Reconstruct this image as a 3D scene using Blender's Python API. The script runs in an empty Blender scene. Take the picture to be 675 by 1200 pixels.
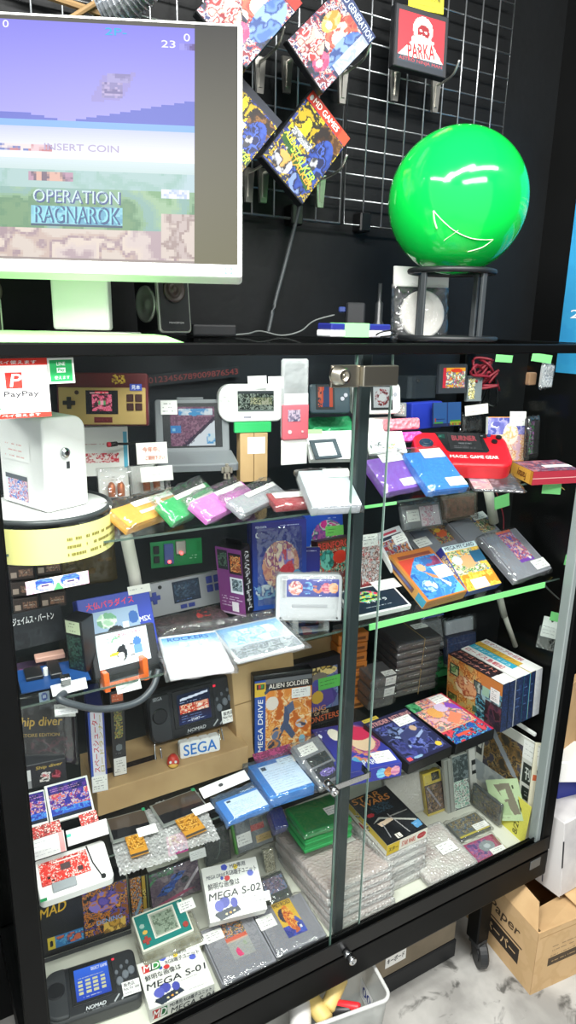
import bpy, bmesh, math, random
import numpy as np
from mathutils import Vector, Matrix
SC = bpy.context.scene
COL = SC.collection
R = math.radians
# ------------------------------------------------------------------ camera (solved from the case's edges)
CAM = np.array([-0.0697, -0.882, 1.55])
ROT = np.array([[0.86768434, -0.11585132, 0.48342772],
                [-0.49669561, -0.24200462, 0.83350299],
                [0.02042932, -0.96333392, -0.26752646]])
FPX = 805.356
W0, H0 = 675.0, 1200.0
cd = bpy.data.cameras.new('camera')
cam = bpy.data.objects.new('camera', cd); COL.objects.link(cam)
cam.matrix_world = Matrix(((ROT[0][0], -ROT[0][1], -ROT[0][2], CAM[0]), (ROT[1][0], -ROT[1][1], -ROT[1][2], CAM[1]),
                           (ROT[2][0], -ROT[2][1], -ROT[2][2], CAM[2]), (0, 0, 0, 1)))
cd.sensor_fit = 'VERTICAL'; cd.sensor_height = 36; cd.lens = FPX / H0 * 36; cd.clip_start = 0.02
SC.camera = cam
vs = SC.view_settings
SC.display_settings.display_device = 'sRGB'
vs.view_transform = 'Standard'; vs.look = 'None'; vs.gamma = 1; vs.use_curve_mapping = False; vs.exposure = 0
SC.cycles.transparent_max_bounces = 40
SC.cycles.max_bounces = 8

def ray(px, py): return ROT @ np.array([px - W0 / 2, py - H0 / 2, FPX])
def on(px, py, axis, val):
    """the point of the real plane (x, y or z = val) seen at this spot of the photograph"""
    k = 'xyz'.index(axis); r = ray(px, py); return CAM + r * ((val - CAM[k]) / r[k])
def proj(P):
    q = (np.asarray(P) - CAM) @ ROT
    return np.stack([W0 / 2 + FPX * q[..., 0] / q[..., 2], H0 / 2 + FPX * q[..., 1] / q[..., 2]], -1)

def axes(yaw, tilt, roll=0.0):
    ex = np.array([math.cos(yaw), math.sin(yaw), 0]); n0 = np.array([math.sin(yaw), -math.cos(yaw), 0])
    z = np.array([0, 0, 1.0]); u = math.cos(tilt) * z - math.sin(tilt) * n0; n = math.cos(tilt) * n0 + math.sin(tilt) * z
    c, s = math.cos(roll), math.sin(roll)
    return c * ex + s * u, -s * ex + c * u, n
DBG = []
def fit(quad, anchor, tilt=0.0, st=3.0, yaw=None, sy=60.0, asp=None, roll=None, w=None, h=None):
    """rectangle in the room (corner, yaw, tilt, width, height) whose corners BL BR TR TL fall where the photograph has them"""
    q = np.array(quad, float); ax, val = anchor; k = 'xyz'.index(ax)
    oth = [i for i in range(3) if i != k]
    P0 = on(q[0][0], q[0][1], ax, val)
    tilt0 = R(tilt)
    if yaw is None:
        if ax == 'z':
            P1 = on(q[1][0], q[1][1], ax, val); yaw0 = math.atan2(P1[1] - P0[1], P1[0] - P0[0])
        else: yaw0 = R(-15)
        if roll: yaw0 = R(-10)
    else: yaw0 = R(yaw)
    d = np.dot(P0 - CAM, ROT[:, 2])
    w0 = w or np.hypot(*(q[1] - q[0])) * d / FPX; h0 = h or np.hypot(*(q[3] - q[0])) * d / FPX
    p = np.array([P0[oth[0]], P0[oth[1]], yaw0, tilt0, math.log(w0), math.log(h0), R(roll or 0)])
    def corners(p):
        P = np.zeros(3); P[k] = val; P[oth[0]] = p[0]; P[oth[1]] = p[1]
        ex, u, n = axes(p[2], p[3], p[6]); ww, hh = math.exp(p[4]), math.exp(p[5])
        return np.array([P, P + ex * ww, P + ex * ww + u * hh, P + u * hh])
    def res(p):
        r = list((proj(corners(p)) - q).ravel())
        r.append((p[3] - tilt0) / R(st) * 1.0)
        r.append((p[2] - yaw0) / R(sy) * 1.0)
        r.append((p[6] - R(roll or 0)) / R(0.05 if roll is None else 6))
        if asp: r.append((p[5] - p[4] - math.log(asp)) * 60)
        if w: r.append((p[4] - math.log(w)) * 120)
        if h: r.append((p[5] - math.log(h)) * 120)
        return np.array(r)
    lam = 1e-3; r = res(p); c = r @ r
    for _ in range(60):
        J = np.zeros((len(r), 7))
        for i in range(7):
            e = np.zeros(7); e[i] = 1e-5; J[:, i] = (res(p + e) - r) / 1e-5
        A = J.T @ J; g = J.T @ r
        dp = -np.linalg.solve(A + lam * np.diag(np.diag(A) + 1e-9), g)
        r2 = res(p + dp); c2 = r2 @ r2
        if c2 < c: p, r, done, c = p + dp, r2, c - c2 < 1e-7, c2; lam = max(lam * .3, 1e-9)
        else: lam *= 8; done = lam > 1e8
        if done: break
    ex, u, n = axes(p[2], p[3], p[6]); P = corners(p)[0]
    err = np.abs(proj(corners(p)) - q).max()
    return P, ex, u, n, math.exp(p[4]), math.exp(p[5]), err, math.degrees(p[2]), math.degrees(p[3])

# ------------------------------------------------------------------ materials
def lin(h):
    h = h.lstrip('#'); v = [int(h[i:i + 2], 16) / 255 for i in (0, 2, 4)]
    return tuple(x / 12.92 if x <= .04045 else ((x + .055) / 1.055) ** 2.4 for x in v)
MATS = {}
def mat(name, hexcol='808080', rough=.5, metal=0.0, spec=.5, emit=0, bump=None, var=None, trans=0):
    if name in MATS: return MATS[name]
    m = bpy.data.materials.new(name); m.use_nodes = True; MATS[name] = m
    nt = m.node_tree; b = nt.nodes['Principled BSDF']
    b.inputs['Base Color'].default_value = (*lin(hexcol), 1); b.inputs['Roughness'].default_value = rough
    b.inputs['Metallic'].default_value = metal; b.inputs['Specular IOR Level'].default_value = spec
    if trans: b.inputs['Transmission Weight'].default_value = trans
    tc = nt.nodes.new('ShaderNodeTexCoord')
    if emit:
        b.inputs['Emission Color'].default_value = (*lin(hexcol), 1); b.inputs['Emission Strength'].default_value = emit
    if var:                                    # (scale, other colour, contrast low, high)
        n = nt.nodes.new('ShaderNodeTexNoise'); n.inputs['Scale'].default_value = var[0]; n.inputs['Detail'].default_value = 6
        nt.links.new(tc.outputs['Object'], n.inputs['Vector'])
        r = nt.nodes.new('ShaderNodeValToRGB'); r.color_ramp.elements[0].position = var[2]; r.color_ramp.elements[1].position = var[3]
        r.color_ramp.elements[0].color = (*lin(var[1]), 1); r.color_ramp.elements[1].color = (*lin(hexcol), 1)
        nt.links.new(n.outputs['Fac'], r.inputs['Fac']); nt.links.new(r.outputs['Color'], b.inputs['Base Color'])
    if bump:                                   # (kind, scale, strength)
        n = nt.nodes.new('ShaderNodeTexNoise' if bump[0] == 'noise' else 'ShaderNodeTexVoronoi'); n.inputs['Scale'].default_value = bump[1]
        nt.links.new(tc.outputs['Object'], n.inputs['Vector'])
        bp = nt.nodes.new('ShaderNodeBump'); bp.inputs['Strength'].default_value = bump[2]; bp.inputs['Distance'].default_value = .004
        nt.links.new(n.outputs[0], bp.inputs['Height']); nt.links.new(bp.outputs['Normal'], b.inputs['Normal'])
    return m
def clear(name, tint='ffffff', gloss=.05, rough=.03, haze=0.0, hazecol='ffffff', fres=True, bump=None, fk=.4):
    """thin clear sheet: see-through, mirror-like at grazing angles, optional milky haze"""
    if name in MATS: return MATS[name]
    m = bpy.data.materials.new(name); m.use_nodes = True; MATS[name] = m
    nt = m.node_tree; nt.nodes.clear(); N = nt.nodes.new; L = nt.links.new
    out = N('ShaderNodeOutputMaterial'); tr = N('ShaderNodeBsdfTransparent'); tr.inputs[0].default_value = (*lin(tint), 1)
    gl = N('ShaderNodeBsdfGlossy'); gl.inputs['Roughness'].default_value = rough
    mx = N('ShaderNodeMixShader'); L(tr.outputs[0], mx.inputs[1]); L(gl.outputs[0], mx.inputs[2])
    if fres:
        fr = N('ShaderNodeLayerWeight'); fr.inputs['Blend'].default_value = .12
        ma = N('ShaderNodeMath'); ma.operation = 'MULTIPLY_ADD'; ma.inputs[1].default_value = fk; ma.inputs[2].default_value = gloss; ma.use_clamp = True
        L(fr.outputs['Fresnel'], ma.inputs[0]); L(ma.outputs[0], mx.inputs[0])
    else: mx.inputs[0].default_value = gloss
    last = mx
    if haze:
        df = N('ShaderNodeBsdfDiffuse'); df.inputs[0].default_value = (*lin(hazecol), 1)
        m2 = N('ShaderNodeMixShader'); m2.inputs[0].default_value = haze
        L(mx.outputs[0], m2.inputs[1]); L(df.outputs[0], m2.inputs[2]); last = m2
    if bump:
        tc = N('ShaderNodeTexCoord'); n = N('ShaderNodeTexNoise' if bump[0] == 'noise' else 'ShaderNodeTexVoronoi'); n.inputs['Scale'].default_value = bump[1]
        L(tc.outputs['Object'], n.inputs['Vector']); bp = N('ShaderNodeBump'); bp.inputs['Strength'].default_value = bump[2]; bp.inputs['Distance'].default_value = .006
        L(n.outputs[0], bp.inputs['Height']); L(bp.outputs['Normal'], gl.inputs['Normal'])
        if haze: L(bp.outputs['Normal'], df.inputs['Normal'])
    L(last.outputs[0], out.inputs[0]); return m
def print_mat(name, emit=0.0, rough=.35):
    if name in MATS: return MATS[name]
    m = bpy.data.materials.new(name); m.use_nodes = True; MATS[name] = m
    nt = m.node_tree; b = nt.nodes['Principled BSDF']; a = nt.nodes.new('ShaderNodeAttribute'); a.attribute_name = 'ink'
    b.inputs['Roughness'].default_value = rough
    if emit:
        b.inputs['Specular IOR Level'].default_value = .12; b.inputs['Base Color'].default_value = (.01, .01, .01, 1); nt.links.new(a.outputs['Color'], b.inputs['Emission Color']); b.inputs['Emission Strength'].default_value = emit
    else: nt.links.new(a.outputs['Color'], b.inputs['Base Color'])
    return m
INK = lambda: print_mat('printed_card', 0, .35)
PAPER = lambda: print_mat('printed_paper', 0, .8)
def SCREEN(e=1.0): return print_mat('lit_screen_%g' % e, e * .66, .45)

BLACK = lambda: mat('black_plastic', '1b1d20', .42)
WHITE = lambda: mat('white_paper', 'eeeeea', .8)
GREYC = lambda: mat('grey_cartridge', '8b8b93', .5)
CARD = lambda: mat('cardboard', 'c9a87a', .85, var=(9, 'b8966a', .35, .6))
FILM = lambda: clear('clear_film', gloss=.14, rough=.06, haze=.02, bump=('noise', 60, 1.0))
BUBBLE = lambda: clear('bubble_wrap', gloss=.13, rough=.1, haze=.33, hazecol='ffffff', bump=('voronoi', 170, .7))
CHROME = lambda: mat('chrome', 'd0d2d4', .18, 1.0)
GREEN_TAPE = lambda: mat('green_tape', '86e08a', .6)

# ------------------------------------------------------------------ geometry
def mesh_obj(name, bm, m, parent=None, smooth=False):
    me = bpy.data.meshes.new(name); bm.normal_update(); bm.to_mesh(me); bm.free()
    return link(name, me, m, parent, smooth)
def link(name, me, m, parent=None, smooth=False):
    if m is not None:
        for x in (m if isinstance(m, (list, tuple)) else [m]): me.materials.append(x)
    if smooth:
        me.polygons.foreach_set('use_smooth', [True] * len(me.polygons))
    o = bpy.data.objects.new(name, me); COL.objects.link(o)
    if parent is not None: o.parent = parent
    return o
def box(bm, x0, x1, y0, y1, z0, z1, bev=0.0, seg=1, mi=0):
    r = bmesh.ops.create_cube(bm, size=1.0); vs_ = r['verts']
    for v in vs_: v.co = Vector(((x0 + x1) / 2 + v.co.x * (x1 - x0), (y0 + y1) / 2 + v.co.y * (y1 - y0), (z0 + z1) / 2 + v.co.z * (z1 - z0)))
    fs = set(f for v in vs_ for f in v.link_faces)
    if bev:
        es = list(set(e for v in vs_ for e in v.link_edges))
        rb = bmesh.ops.bevel(bm, geom=es, offset=min(bev, .45 * min(abs(x1 - x0), abs(y1 - y0), abs(z1 - z0))), segments=seg, affect='EDGES', profile=.5)
        fs = set(f for f in fs if f.is_valid) | set(rb['faces'])
    for f in fs:
        if f.is_valid: f.material_index = mi
def B(x0, x1, y0, y1, z0, z1, bev=0.0, seg=1):
    bm = bmesh.new(); box(bm, x0, x1, y0, y1, z0, z1, bev, seg); return bm
def prism(outline, z0, z1, bev=0.0, seg=2, bm=None):
    """outline in local x,y extruded along z, top rim rounded"""
    bm = bm or bmesh.new()
    bot = [bm.verts.new((x, y, z0)) for x, y in outline]; f = bm.faces.new(bot); f.normal_update()
    if f.normal.z > 0: f.normal_flip()
    r = bmesh.ops.extrude_face_region(bm, geom=[f]); top = [v for v in r['geom'] if isinstance(v, bmesh.types.BMVert)]
    for v in top: v.co.z = z1
    if bev:
        tops = set(top); es = [e for e in set(e for v in top for e in v.link_edges) if e.verts[0] in tops and e.verts[1] in tops]
        bmesh.ops.bevel(bm, geom=es, offset=bev, segments=seg, affect='EDGES', profile=.5)
    bmesh.ops.recalc_face_normals(bm, faces=bm.faces[:])
    return bm
def rrect(x0, x1, y0, y1, r, n=5):
    rs = r if isinstance(r, (list, tuple)) else [r] * 4         # BL BR TR TL
    out = []
    for (cx, cy, a, rr) in ((x0 + rs[0], y0 + rs[0], 180, rs[0]), (x1 - rs[1], y0 + rs[1], 270, rs[1]), (x1 - rs[2], y1 - rs[2], 0, rs[2]), (x0 + rs[3], y1 - rs[3], 90, rs[3])):
        for i in range(n + 1):
            t = R(a + 90 * i / n); out.append((cx + rr * math.cos(t), cy + rr * math.sin(t)))
    return out
def circ(cx, cy, rx, ry=None, n=28):
    ry = ry or rx; return [(cx + rx * math.cos(2 * math.pi * i / n), cy + ry * math.sin(2 * math.pi * i / n)) for i in range(n)]
def tube(bm, pts, r, n=8, closed=False):
    pts = [Vector(p) for p in pts]; rings = []
    for i, p in enumerate(pts):
        a = pts[(i - 1) % len(pts)] if (i or closed) else p; b = pts[(i + 1) % len(pts)] if (i < len(pts) - 1 or closed) else p
        t = (b - a).normalized(); up = Vector((0, 0, 1)) if abs(t.z) < .9 else Vector((1, 0, 0))
        s = t.cross(up).normalized(); v = t.cross(s).normalized(); rr = r[i] if isinstance(r, (list, tuple)) else r
        rings.append([bm.verts.new(p + s * rr * math.cos(2 * math.pi * k / n) + v * rr * math.sin(2 * math.pi * k / n)) for k in range(n)])
    m = len(rings)
    for i in range(m if closed else m - 1):
        A, Bq = rings[i], rings[(i + 1) % m]
        for k in range(n): bm.faces.new((A[k], A[(k + 1) % n], Bq[(k + 1) % n], Bq[k]))
    if not closed: bm.faces.new(rings[0][::-1]); bm.faces.new(rings[-1])
def T(pts, r, n=8, closed=False):
    bm = bmesh.new(); tube(bm, pts, r, n, closed); bmesh.ops.recalc_face_normals(bm, faces=bm.faces[:]); return bm
def smoothpath(pts, k=6):
    P = [Vector(p) for p in pts]; out = []
    for i in range(len(P) - 1):
        a, b, c, d = P[max(i - 1, 0)], P[i], P[i + 1], P[min(i + 2, len(P) - 1)]
        for j in range(k):
            t = j / k; out.append(.5 * ((2 * b) + (c - a) * t + (2 * a - 5 * b + 4 * c - d) * t * t + (-a + 3 * b - 3 * c + d) * t ** 3))
    return out + [P[-1]]
def lathe(bm, prof, n=28, c=(0, 0, 0)):
    rings = []
    for r, z in prof: rings.append([bm.verts.new((c[0] + r * math.cos(2 * math.pi * k / n), c[1] + r * math.sin(2 * math.pi * k / n), c[2] + z)) for k in range(n)])
    for A, Bq in zip(rings, rings[1:]):
        for k in range(n): bm.faces.new((A[k], A[(k + 1) % n], Bq[(k + 1) % n], Bq[k]))
    bm.faces.new(rings[0][::-1]); bm.faces.new(rings[-1])
    bmesh.ops.recalc_face_normals(bm, faces=bm.faces[:])
def disc(bm, cx, cy, r, z0, z1, n=24, ry=None, bev=0): prism(circ(cx, cy, r, ry, n), z0, z1, bev, 1, bm)

# ------------------------------------------------------------------ printed faces: coloured cells + lettering in one mesh
def vnoise(U, V, sc, seed):
    rng = np.random.RandomState(seed); g = rng.rand(64, 64)
    def s(a, b): return g[a % 64, b % 64]
    x, y = U * sc, V * sc; xi, yi = np.floor(x).astype(int), np.floor(y).astype(int); fx, fy = x - xi, y - yi
    fx, fy = fx * fx * (3 - 2 * fx), fy * fy * (3 - 2 * fy)
    return (s(xi, yi) * (1 - fx) + s(xi + 1, yi) * fx) * (1 - fy) + (s(xi, yi + 1) * (1 - fx) + s(xi + 1, yi + 1) * fx) * fy
def inpoly(U, V, pts):
    ins = np.zeros(U.shape, bool); n = len(pts); j = n - 1
    for i in range(n):
        (xi, yi), (xj, yj) = pts[i], pts[j]
        ins ^= ((yi > V) != (yj > V)) & (U < (xj - xi) * (V - yi) / ((yj - yi) or 1e-9) + xi); j = i
    return ins
def palmix(s, cols):
    """ink colours of a palette laid out by the rank of s, with soft steps between neighbours"""
    pal = np.array([lin(c) for c in cols]); n = len(pal); r = s.argsort().argsort() / max(len(s), 1) * n
    i = np.minimum(r.astype(int), n - 1); f = np.round(np.clip((r - i - .45) / .55, 0, 1) * 3) / 3; j = np.minimum(i + 1, n - 1)
    return pal[i] * (1 - f[:, None]) + pal[j] * f[:, None]
def paint(w, h, ops, cell):
    nu, nv = max(4, min(150, round(w / cell))), max(4, min(150, round(h / cell)))
    U, V = np.meshgrid((np.arange(nu) + .5) / nu, (np.arange(nv) + .5) / nv)
    C = np.ones((nv, nu, 3)) * .8
    for o in ops:
        k = o[0]
        if k == 'b': C[:] = lin(o[1])
        elif k == 'k': C *= o[1]               # darkens every colour so far, in place of dimmer light
        elif k == 'r': C[(U >= o[1]) & (U <= o[3]) & (V >= o[2]) & (V <= o[4])] = lin(o[5])
        elif k == 'e': C[((U - o[1]) / o[3]) ** 2 + ((V - o[2]) / o[4]) ** 2 <= 1] = lin(o[5])
        elif k == 'p': C[inpoly(U, V, o[1])] = lin(o[2])
        elif k == 'g':
            m = (U >= o[1]) & (U <= o[3]) & (V >= o[2]) & (V <= o[4]); t = ((V - o[2]) / (o[4] - o[2]))[..., None]
            G = (1 - t) * np.array(lin(o[5])) + t * np.array(lin(o[6])); C[m] = G[m]
        elif k == 'n':
            u0, v0, u1, v1 = o[1]; m = (U >= u0) & (U <= u1) & (V >= v0) & (V <= v1)
            a_, b_ = (U * w / h, V) if w > h else (U, V * h / w); s = .60 * vnoise(a_, b_, o[3] * 1.4, o[4]) + .28 * vnoise(a_, b_, o[3] * 3.3, o[4] + 7) + .12 * vnoise(a_, b_, o[3] * 8, o[4] + 3)
            if m.any():
                C[m] = palmix(s[m], o[2])
        elif k == 'ne':                        # noise palette inside an ellipse
            m = ((U - o[1]) / o[3]) ** 2 + ((V - o[2]) / o[4]) ** 2 <= 1
            s = .68 * vnoise(U, V, o[6] * 1.4, o[7]) + .32 * vnoise(U, V, o[6] * 3.6, o[7] + 5)
            if m.any():
                C[m] = palmix(s[m], o[5])
        elif k == 'm':                         # rows of tiny illegible print
            u0, v0, u1, v1, rows, c = o[1:7]; rng = np.random.RandomState(int(abs(u0 * 991 + v0 * 577 + rows * 31 + w * 9999)) % 9999)
            for i in range(rows):
                a = v0 + (v1 - v0) * (i + .25) / rows; b = v0 + (v1 - v0) * (i + .75) / rows; end = u1 - (u1 - u0) * rng.rand() * .35
                jv = np.clip(int((a + b) / 2 * nv), 0, nv - 1); hit = rng.rand(nu) < .62
                row = (U[jv] >= u0) & (U[jv] <= end) & hit
                C[jv, row] = C[jv, row] * .35 + .65 * np.array(lin(c))
    return nu, nv, C
TXT = {}
def text_geo(s):
    if s not in TXT:
        c = bpy.data.curves.new('lettering', 'FONT'); c.body = s; c.resolution_u = 3
        o = bpy.data.objects.new('lettering', c); me = bpy.data.meshes.new_from_object(o)
        v = np.array([x.co[:2] for x in me.vertices]) if len(me.vertices) else np.zeros((0, 2))
        f = [tuple(p.vertices) for p in me.polygons]
        bpy.data.objects.remove(o); bpy.data.curves.remove(c); bpy.data.meshes.remove(me)
        if len(v): v = (v - v.min(0)) / np.maximum(v.max(0) - v.min(0), 1e-6)
        TXT[s] = (v, f)
    return TXT[s]
def art(parent, name, w, h, ops, M=None, m=None, cell=.0017, depth=.0004):
    """printed panel w x h in the local plane M (columns: origin, u, v); lettering lies on it"""
    nu, nv, C = paint(w, h, [o for o in ops if o[0] not in 't'], cell)
    verts, faces, cols = [], [], []
    def quad(a, b, c, d, z, col):
        i = len(verts); verts.extend([(a, b, z), (c, b, z), (c, d, z), (a, d, z)]); faces.append((i, i + 1, i + 2, i + 3)); cols.append(col)
    Q = np.round(C, 3)
    for j in range(nv):
        i = 0
        while i < nu:
            k = i + 1
            while k < nu and (Q[j, k] == Q[j, i]).all(): k += 1
            quad(i / nu * w, j / nv * h, k / nu * w, (j + 1) / nv * h, 0, C[j, i]); i = k
    for o in ops:
        if o[0] != 't': continue
        s, u0, v0, u1, v1, col = o[1:7]; rot = R(o[7]) if len(o) > 7 else 0; it = o[8] if len(o) > 8 else 0
        v, f = text_geo(s); i0 = len(verts); cx, cy = (u0 + u1) / 2 * w, (v0 + v1) / 2 * h; tw, th = (u1 - u0) * w, (v1 - v0) * h
        if abs(math.sin(rot)) > .8: tw, th = th, tw
        c_, s_ = math.cos(rot), math.sin(rot)
        for kk, (dx, dy) in enumerate(((0, 0), (.028, 0), (0, .028))):      # three strikes make it bold
            i0 = len(verts)
            for x, y in v:
                a, b = (x - .5) * tw + (y - .5) * th * it + dx * th, (y - .5) * th + dy * th
                verts.append((cx + a * c_ - b * s_, cy + a * s_ + b * c_, depth + kk * 2e-5))
            faces.extend(tuple(i0 + q for q in p) for p in f); cols.extend([lin(col)] * len(f))
    me = bpy.data.meshes.new(name); me.from_pydata(verts, [], faces)
    a = me.color_attributes.new('ink', 'FLOAT_COLOR', 'CORNER')
    cc = np.ones((len(me.loops), 4), np.float32); ls = np.zeros(len(me.polygons), int); me.polygons.foreach_get('loop_total', ls)
    cc[:, :3] = np.repeat(np.array(cols, np.float32), ls, axis=0); a.data.foreach_set('color', cc.ravel())
    o = link(name, me, m or INK(), parent)
    if M is not None: o.matrix_local = M
    return o

# ------------------------------------------------------------------ things
def tag(o, label, cat, group=None, kind=None):
    if label: o['label'] = label
    if cat: o['category'] = cat
    if group: o['group'] = group
    if kind: o['kind'] = kind
    return o
def empty(name, label, cat, loc=(0, 0, 0), rz=0, group=None, M=None):
    o = bpy.data.objects.new(name, None); COL.objects.link(o); o.empty_display_size = .02
    if M is not None: o.matrix_world = M
    else: o.location = loc; o.rotation_euler = (0, 0, rz)
    return tag(o, label, cat, group)
def struct(name, bm, m):
    o = mesh_obj(name, bm, m); o['kind'] = 'structure'; return o
class It:
    """a thing whose front (or top) face is the rectangle seen at quad (BL BR TR TL in the photograph); body lies behind it"""
    def __init__(s, name, label, cat, quad, anchor, tilt=0, t=.02, group=None, **kw):
        P, ex, u, n, s.w, s.h, err, yaw, tl = fit(quad, anchor, tilt, **kw)
        s.t = t; s.name = name
        DBG.append((name, label[:40], [round(float(x), 3) for x in P], round(s.w, 3), round(s.h, 3), 'err%.1f' % err, 'yaw%.0f' % yaw, 'tilt%.0f' % tl, 'low%.3f' % min(P[2], (P - n * t)[2], (P + u * s.h - n * t)[2])))
        M = Matrix(((ex[0], u[0], n[0], P[0]), (ex[1], u[1], n[1], P[1]), (ex[2], u[2], n[2], P[2]), (0, 0, 0, 1)))
        s.M = M; s.root = empty(name, label, cat, M=M, group=group)
    def fx(s, u): return u * s.w
    def fy(s, v): return v * s.h
    def box(s, name, u0=0, v0=0, u1=1, v1=1, z0=None, z1=0, m=None, bev=.001, seg=1, parent=None):
        z0 = -s.t if z0 is None else z0
        return mesh_obj(name, B(u0 * s.w, u1 * s.w, v0 * s.h, v1 * s.h, z0, z1, bev, seg), m, parent or s.root, smooth=False)
    def prism(s, name, outline, z0, z1, m, bev=.001, seg=2, parent=None, smooth=False):
        return mesh_obj(name, prism(outline, z0, z1, bev, seg), m, parent or s.root, smooth)
    def art(s, name, ops, u0=0, v0=0, u1=1, v1=1, z=.0004, face='front', m=None, parent=None, cell=.0017):
        w, h, t = s.w, s.h, s.t; e = z
        if face == 'front': o, a, b, ww, hh = (u0 * w, v0 * h, e), (1, 0, 0), (0, 1, 0), (u1 - u0) * w, (v1 - v0) * h
        elif face == 'bottom': o, a, b, ww, hh = (u0 * w, -e, -t + v0 * t), (1, 0, 0), (0, 0, 1), (u1 - u0) * w, (v1 - v0) * t
        elif face == 'top': o, a, b, ww, hh = (u0 * w, h + e, -v0 * t), (1, 0, 0), (0, 0, -1), (u1 - u0) * w, (v1 - v0) * t
        elif face == 'left': o, a, b, ww, hh = (-e, v0 * h, -t + u0 * t), (0, 0, 1), (0, 1, 0), (u1 - u0) * t, (v1 - v0) * h
        elif face == 'right': o, a, b, ww, hh = (w + e, v0 * h, -u0 * t), (0, 0, -1), (0, 1, 0), (u1 - u0) * t, (v1 - v0) * h
        n = Vector(a).cross(Vector(b))
        M = Matrix(((a[0], b[0], n[0], o[0]), (a[1], b[1], n[1], o[1]), (a[2], b[2], n[2], o[2]), (0, 0, 0, 1)))
        return art(parent or s.root, name, ww, hh, ops, M, m, cell)
    def tag(s, u0, v0, u1, v1, z=.0012, col='f4f4f0', ink='555560', rows=3, face='front', name='price_label'):
        return s.art(name, [('b', col), ('m', .1, .1, .92, .9, rows, ink)], u0, v0, u1, v1, z, face, PAPER())
    def sleeve(s, mx=.004, mt=.012, mz=.002, m=None, seed=1, name='plastic_sleeve', mb=.004, parent=None):
        """crumpled clear bag around the body"""
        x0, x1, y0, y1, z0, z1 = -mx, s.w + mx, -mb, s.h + mt, -s.t - mz * .3, mz
        bm = bmesh.new(); nx, ny = 9, 11; rnd = random.Random(seed); G = {}
        for side, zz in ((0, z1), (1, z0)):
            for i in range(nx + 1):
                for j in range(ny + 1):
                    edge = i in (0, nx) or j in (0, ny)
                    zc = (z0 + z1) / 2
                    z = zc + (zz - zc) * (.35 if edge else 1) + (rnd.uniform(0, mz * .9) if side == 0 else -rnd.uniform(0, mz * .1))
                    G[side, i, j] = bm.verts.new((x0 + (x1 - x0) * i / nx + (rnd.uniform(-mx, mx) * .4 if edge else 0), y0 + (y1 - y0) * j / ny + (rnd.uniform(-1, 1) * .003 if edge else 0), z))
        for i in range(nx):
            for j in range(ny):
                bm.faces.new((G[0, i, j], G[0, i + 1, j], G[0, i + 1, j + 1], G[0, i, j + 1])); bm.faces.new((G[1, i, j], G[1, i, j + 1], G[1, i + 1, j + 1], G[1, i + 1, j]))
        for i in range(nx):
            for j, sgn in ((0, 1), (ny, -1)):
                q = (G[0, i, j], G[1, i, j], G[1, i + 1, j], G[0, i + 1, j]); bm.faces.new(q if sgn > 0 else q[::-1])
        for j in range(ny):
            for i, sgn in ((0, -1), (nx, 1)):
                q = (G[0, i, j], G[1, i, j], G[1, i, j + 1], G[0, i, j + 1]); bm.faces.new(q if sgn > 0 else q[::-1])
        bmesh.ops.recalc_face_normals(bm, faces=bm.faces[:])
        return mesh_obj(name, bm, m or FILM(), parent or s.root, smooth=True)

SH1, SH2, SH3, FLO, TOP = 1.242, 1.011, .648, .335, 1.519
LK = 1.0
# ================================================================== the room
def floor_mat():
    m = mat('concrete', 'c9c8c2', .6); nt = m.node_tree; b = nt.nodes['Principled BSDF']; tc = nt.nodes.new('ShaderNodeTexCoord')
    def noise(sc, det, dist):
        n = nt.nodes.new('ShaderNodeTexNoise'); n.inputs['Scale'].default_value = sc; n.inputs['Detail'].default_value = det; n.inputs['Distortion'].default_value = dist
        nt.links.new(tc.outputs['Object'], n.inputs['Vector']); return n
    def ramp(n, a, b_, ca, cb):
        r = nt.nodes.new('ShaderNodeValToRGB'); r.color_ramp.elements[0].position = a; r.color_ramp.elements[1].position = b_
        r.color_ramp.elements[0].color = (*lin(ca), 1); r.color_ramp.elements[1].color = (*lin(cb), 1); nt.links.new(n.outputs['Fac'], r.inputs['Fac']); return r
    r1 = ramp(noise(7, 10, .3), .36, .62, '8e8d89', 'b6b5b0'); r2 = ramp(noise(16, 12, .6), .36, .44, '6a6a68', 'ffffff')
    mx = nt.nodes.new('ShaderNodeMix'); mx.data_type = 'RGBA'; mx.blend_type = 'MULTIPLY'; mx.inputs['Factor'].default_value = .85
    nt.links.new(r1.outputs['Color'], mx.inputs['A']); nt.links.new(r2.outputs['Color'], mx.inputs['B']); nt.links.new(mx.outputs['Result'], b.inputs['Base Color'])
    return m
struct('floor', B(-1.6, 1.6, -2.4, .6, -.05, 0), floor_mat())
WALLB = mat('black_wall_paint', '0b0e10', .6, spec=.3, var=(14, '080a0b', .3, .7), bump=('noise', 60, .15))
struct('wall_back', B(-1.6, 1.55, .47, .55, 0, 2.75), WALLB)
struct('wall_right', B(1.47, 1.55, -2.4, .47, 0, 2.75), mat('black_wall_board', '0a0b0c', .5, spec=.3, var=(5, '070808', .35, .7)))
struct('ceiling', B(-1.6, 1.6, -2.4, .6, 2.75, 2.8), mat('ceiling_board', '77787a', .9, var=(4, '6a6b6d', .3, .7)))

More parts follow.
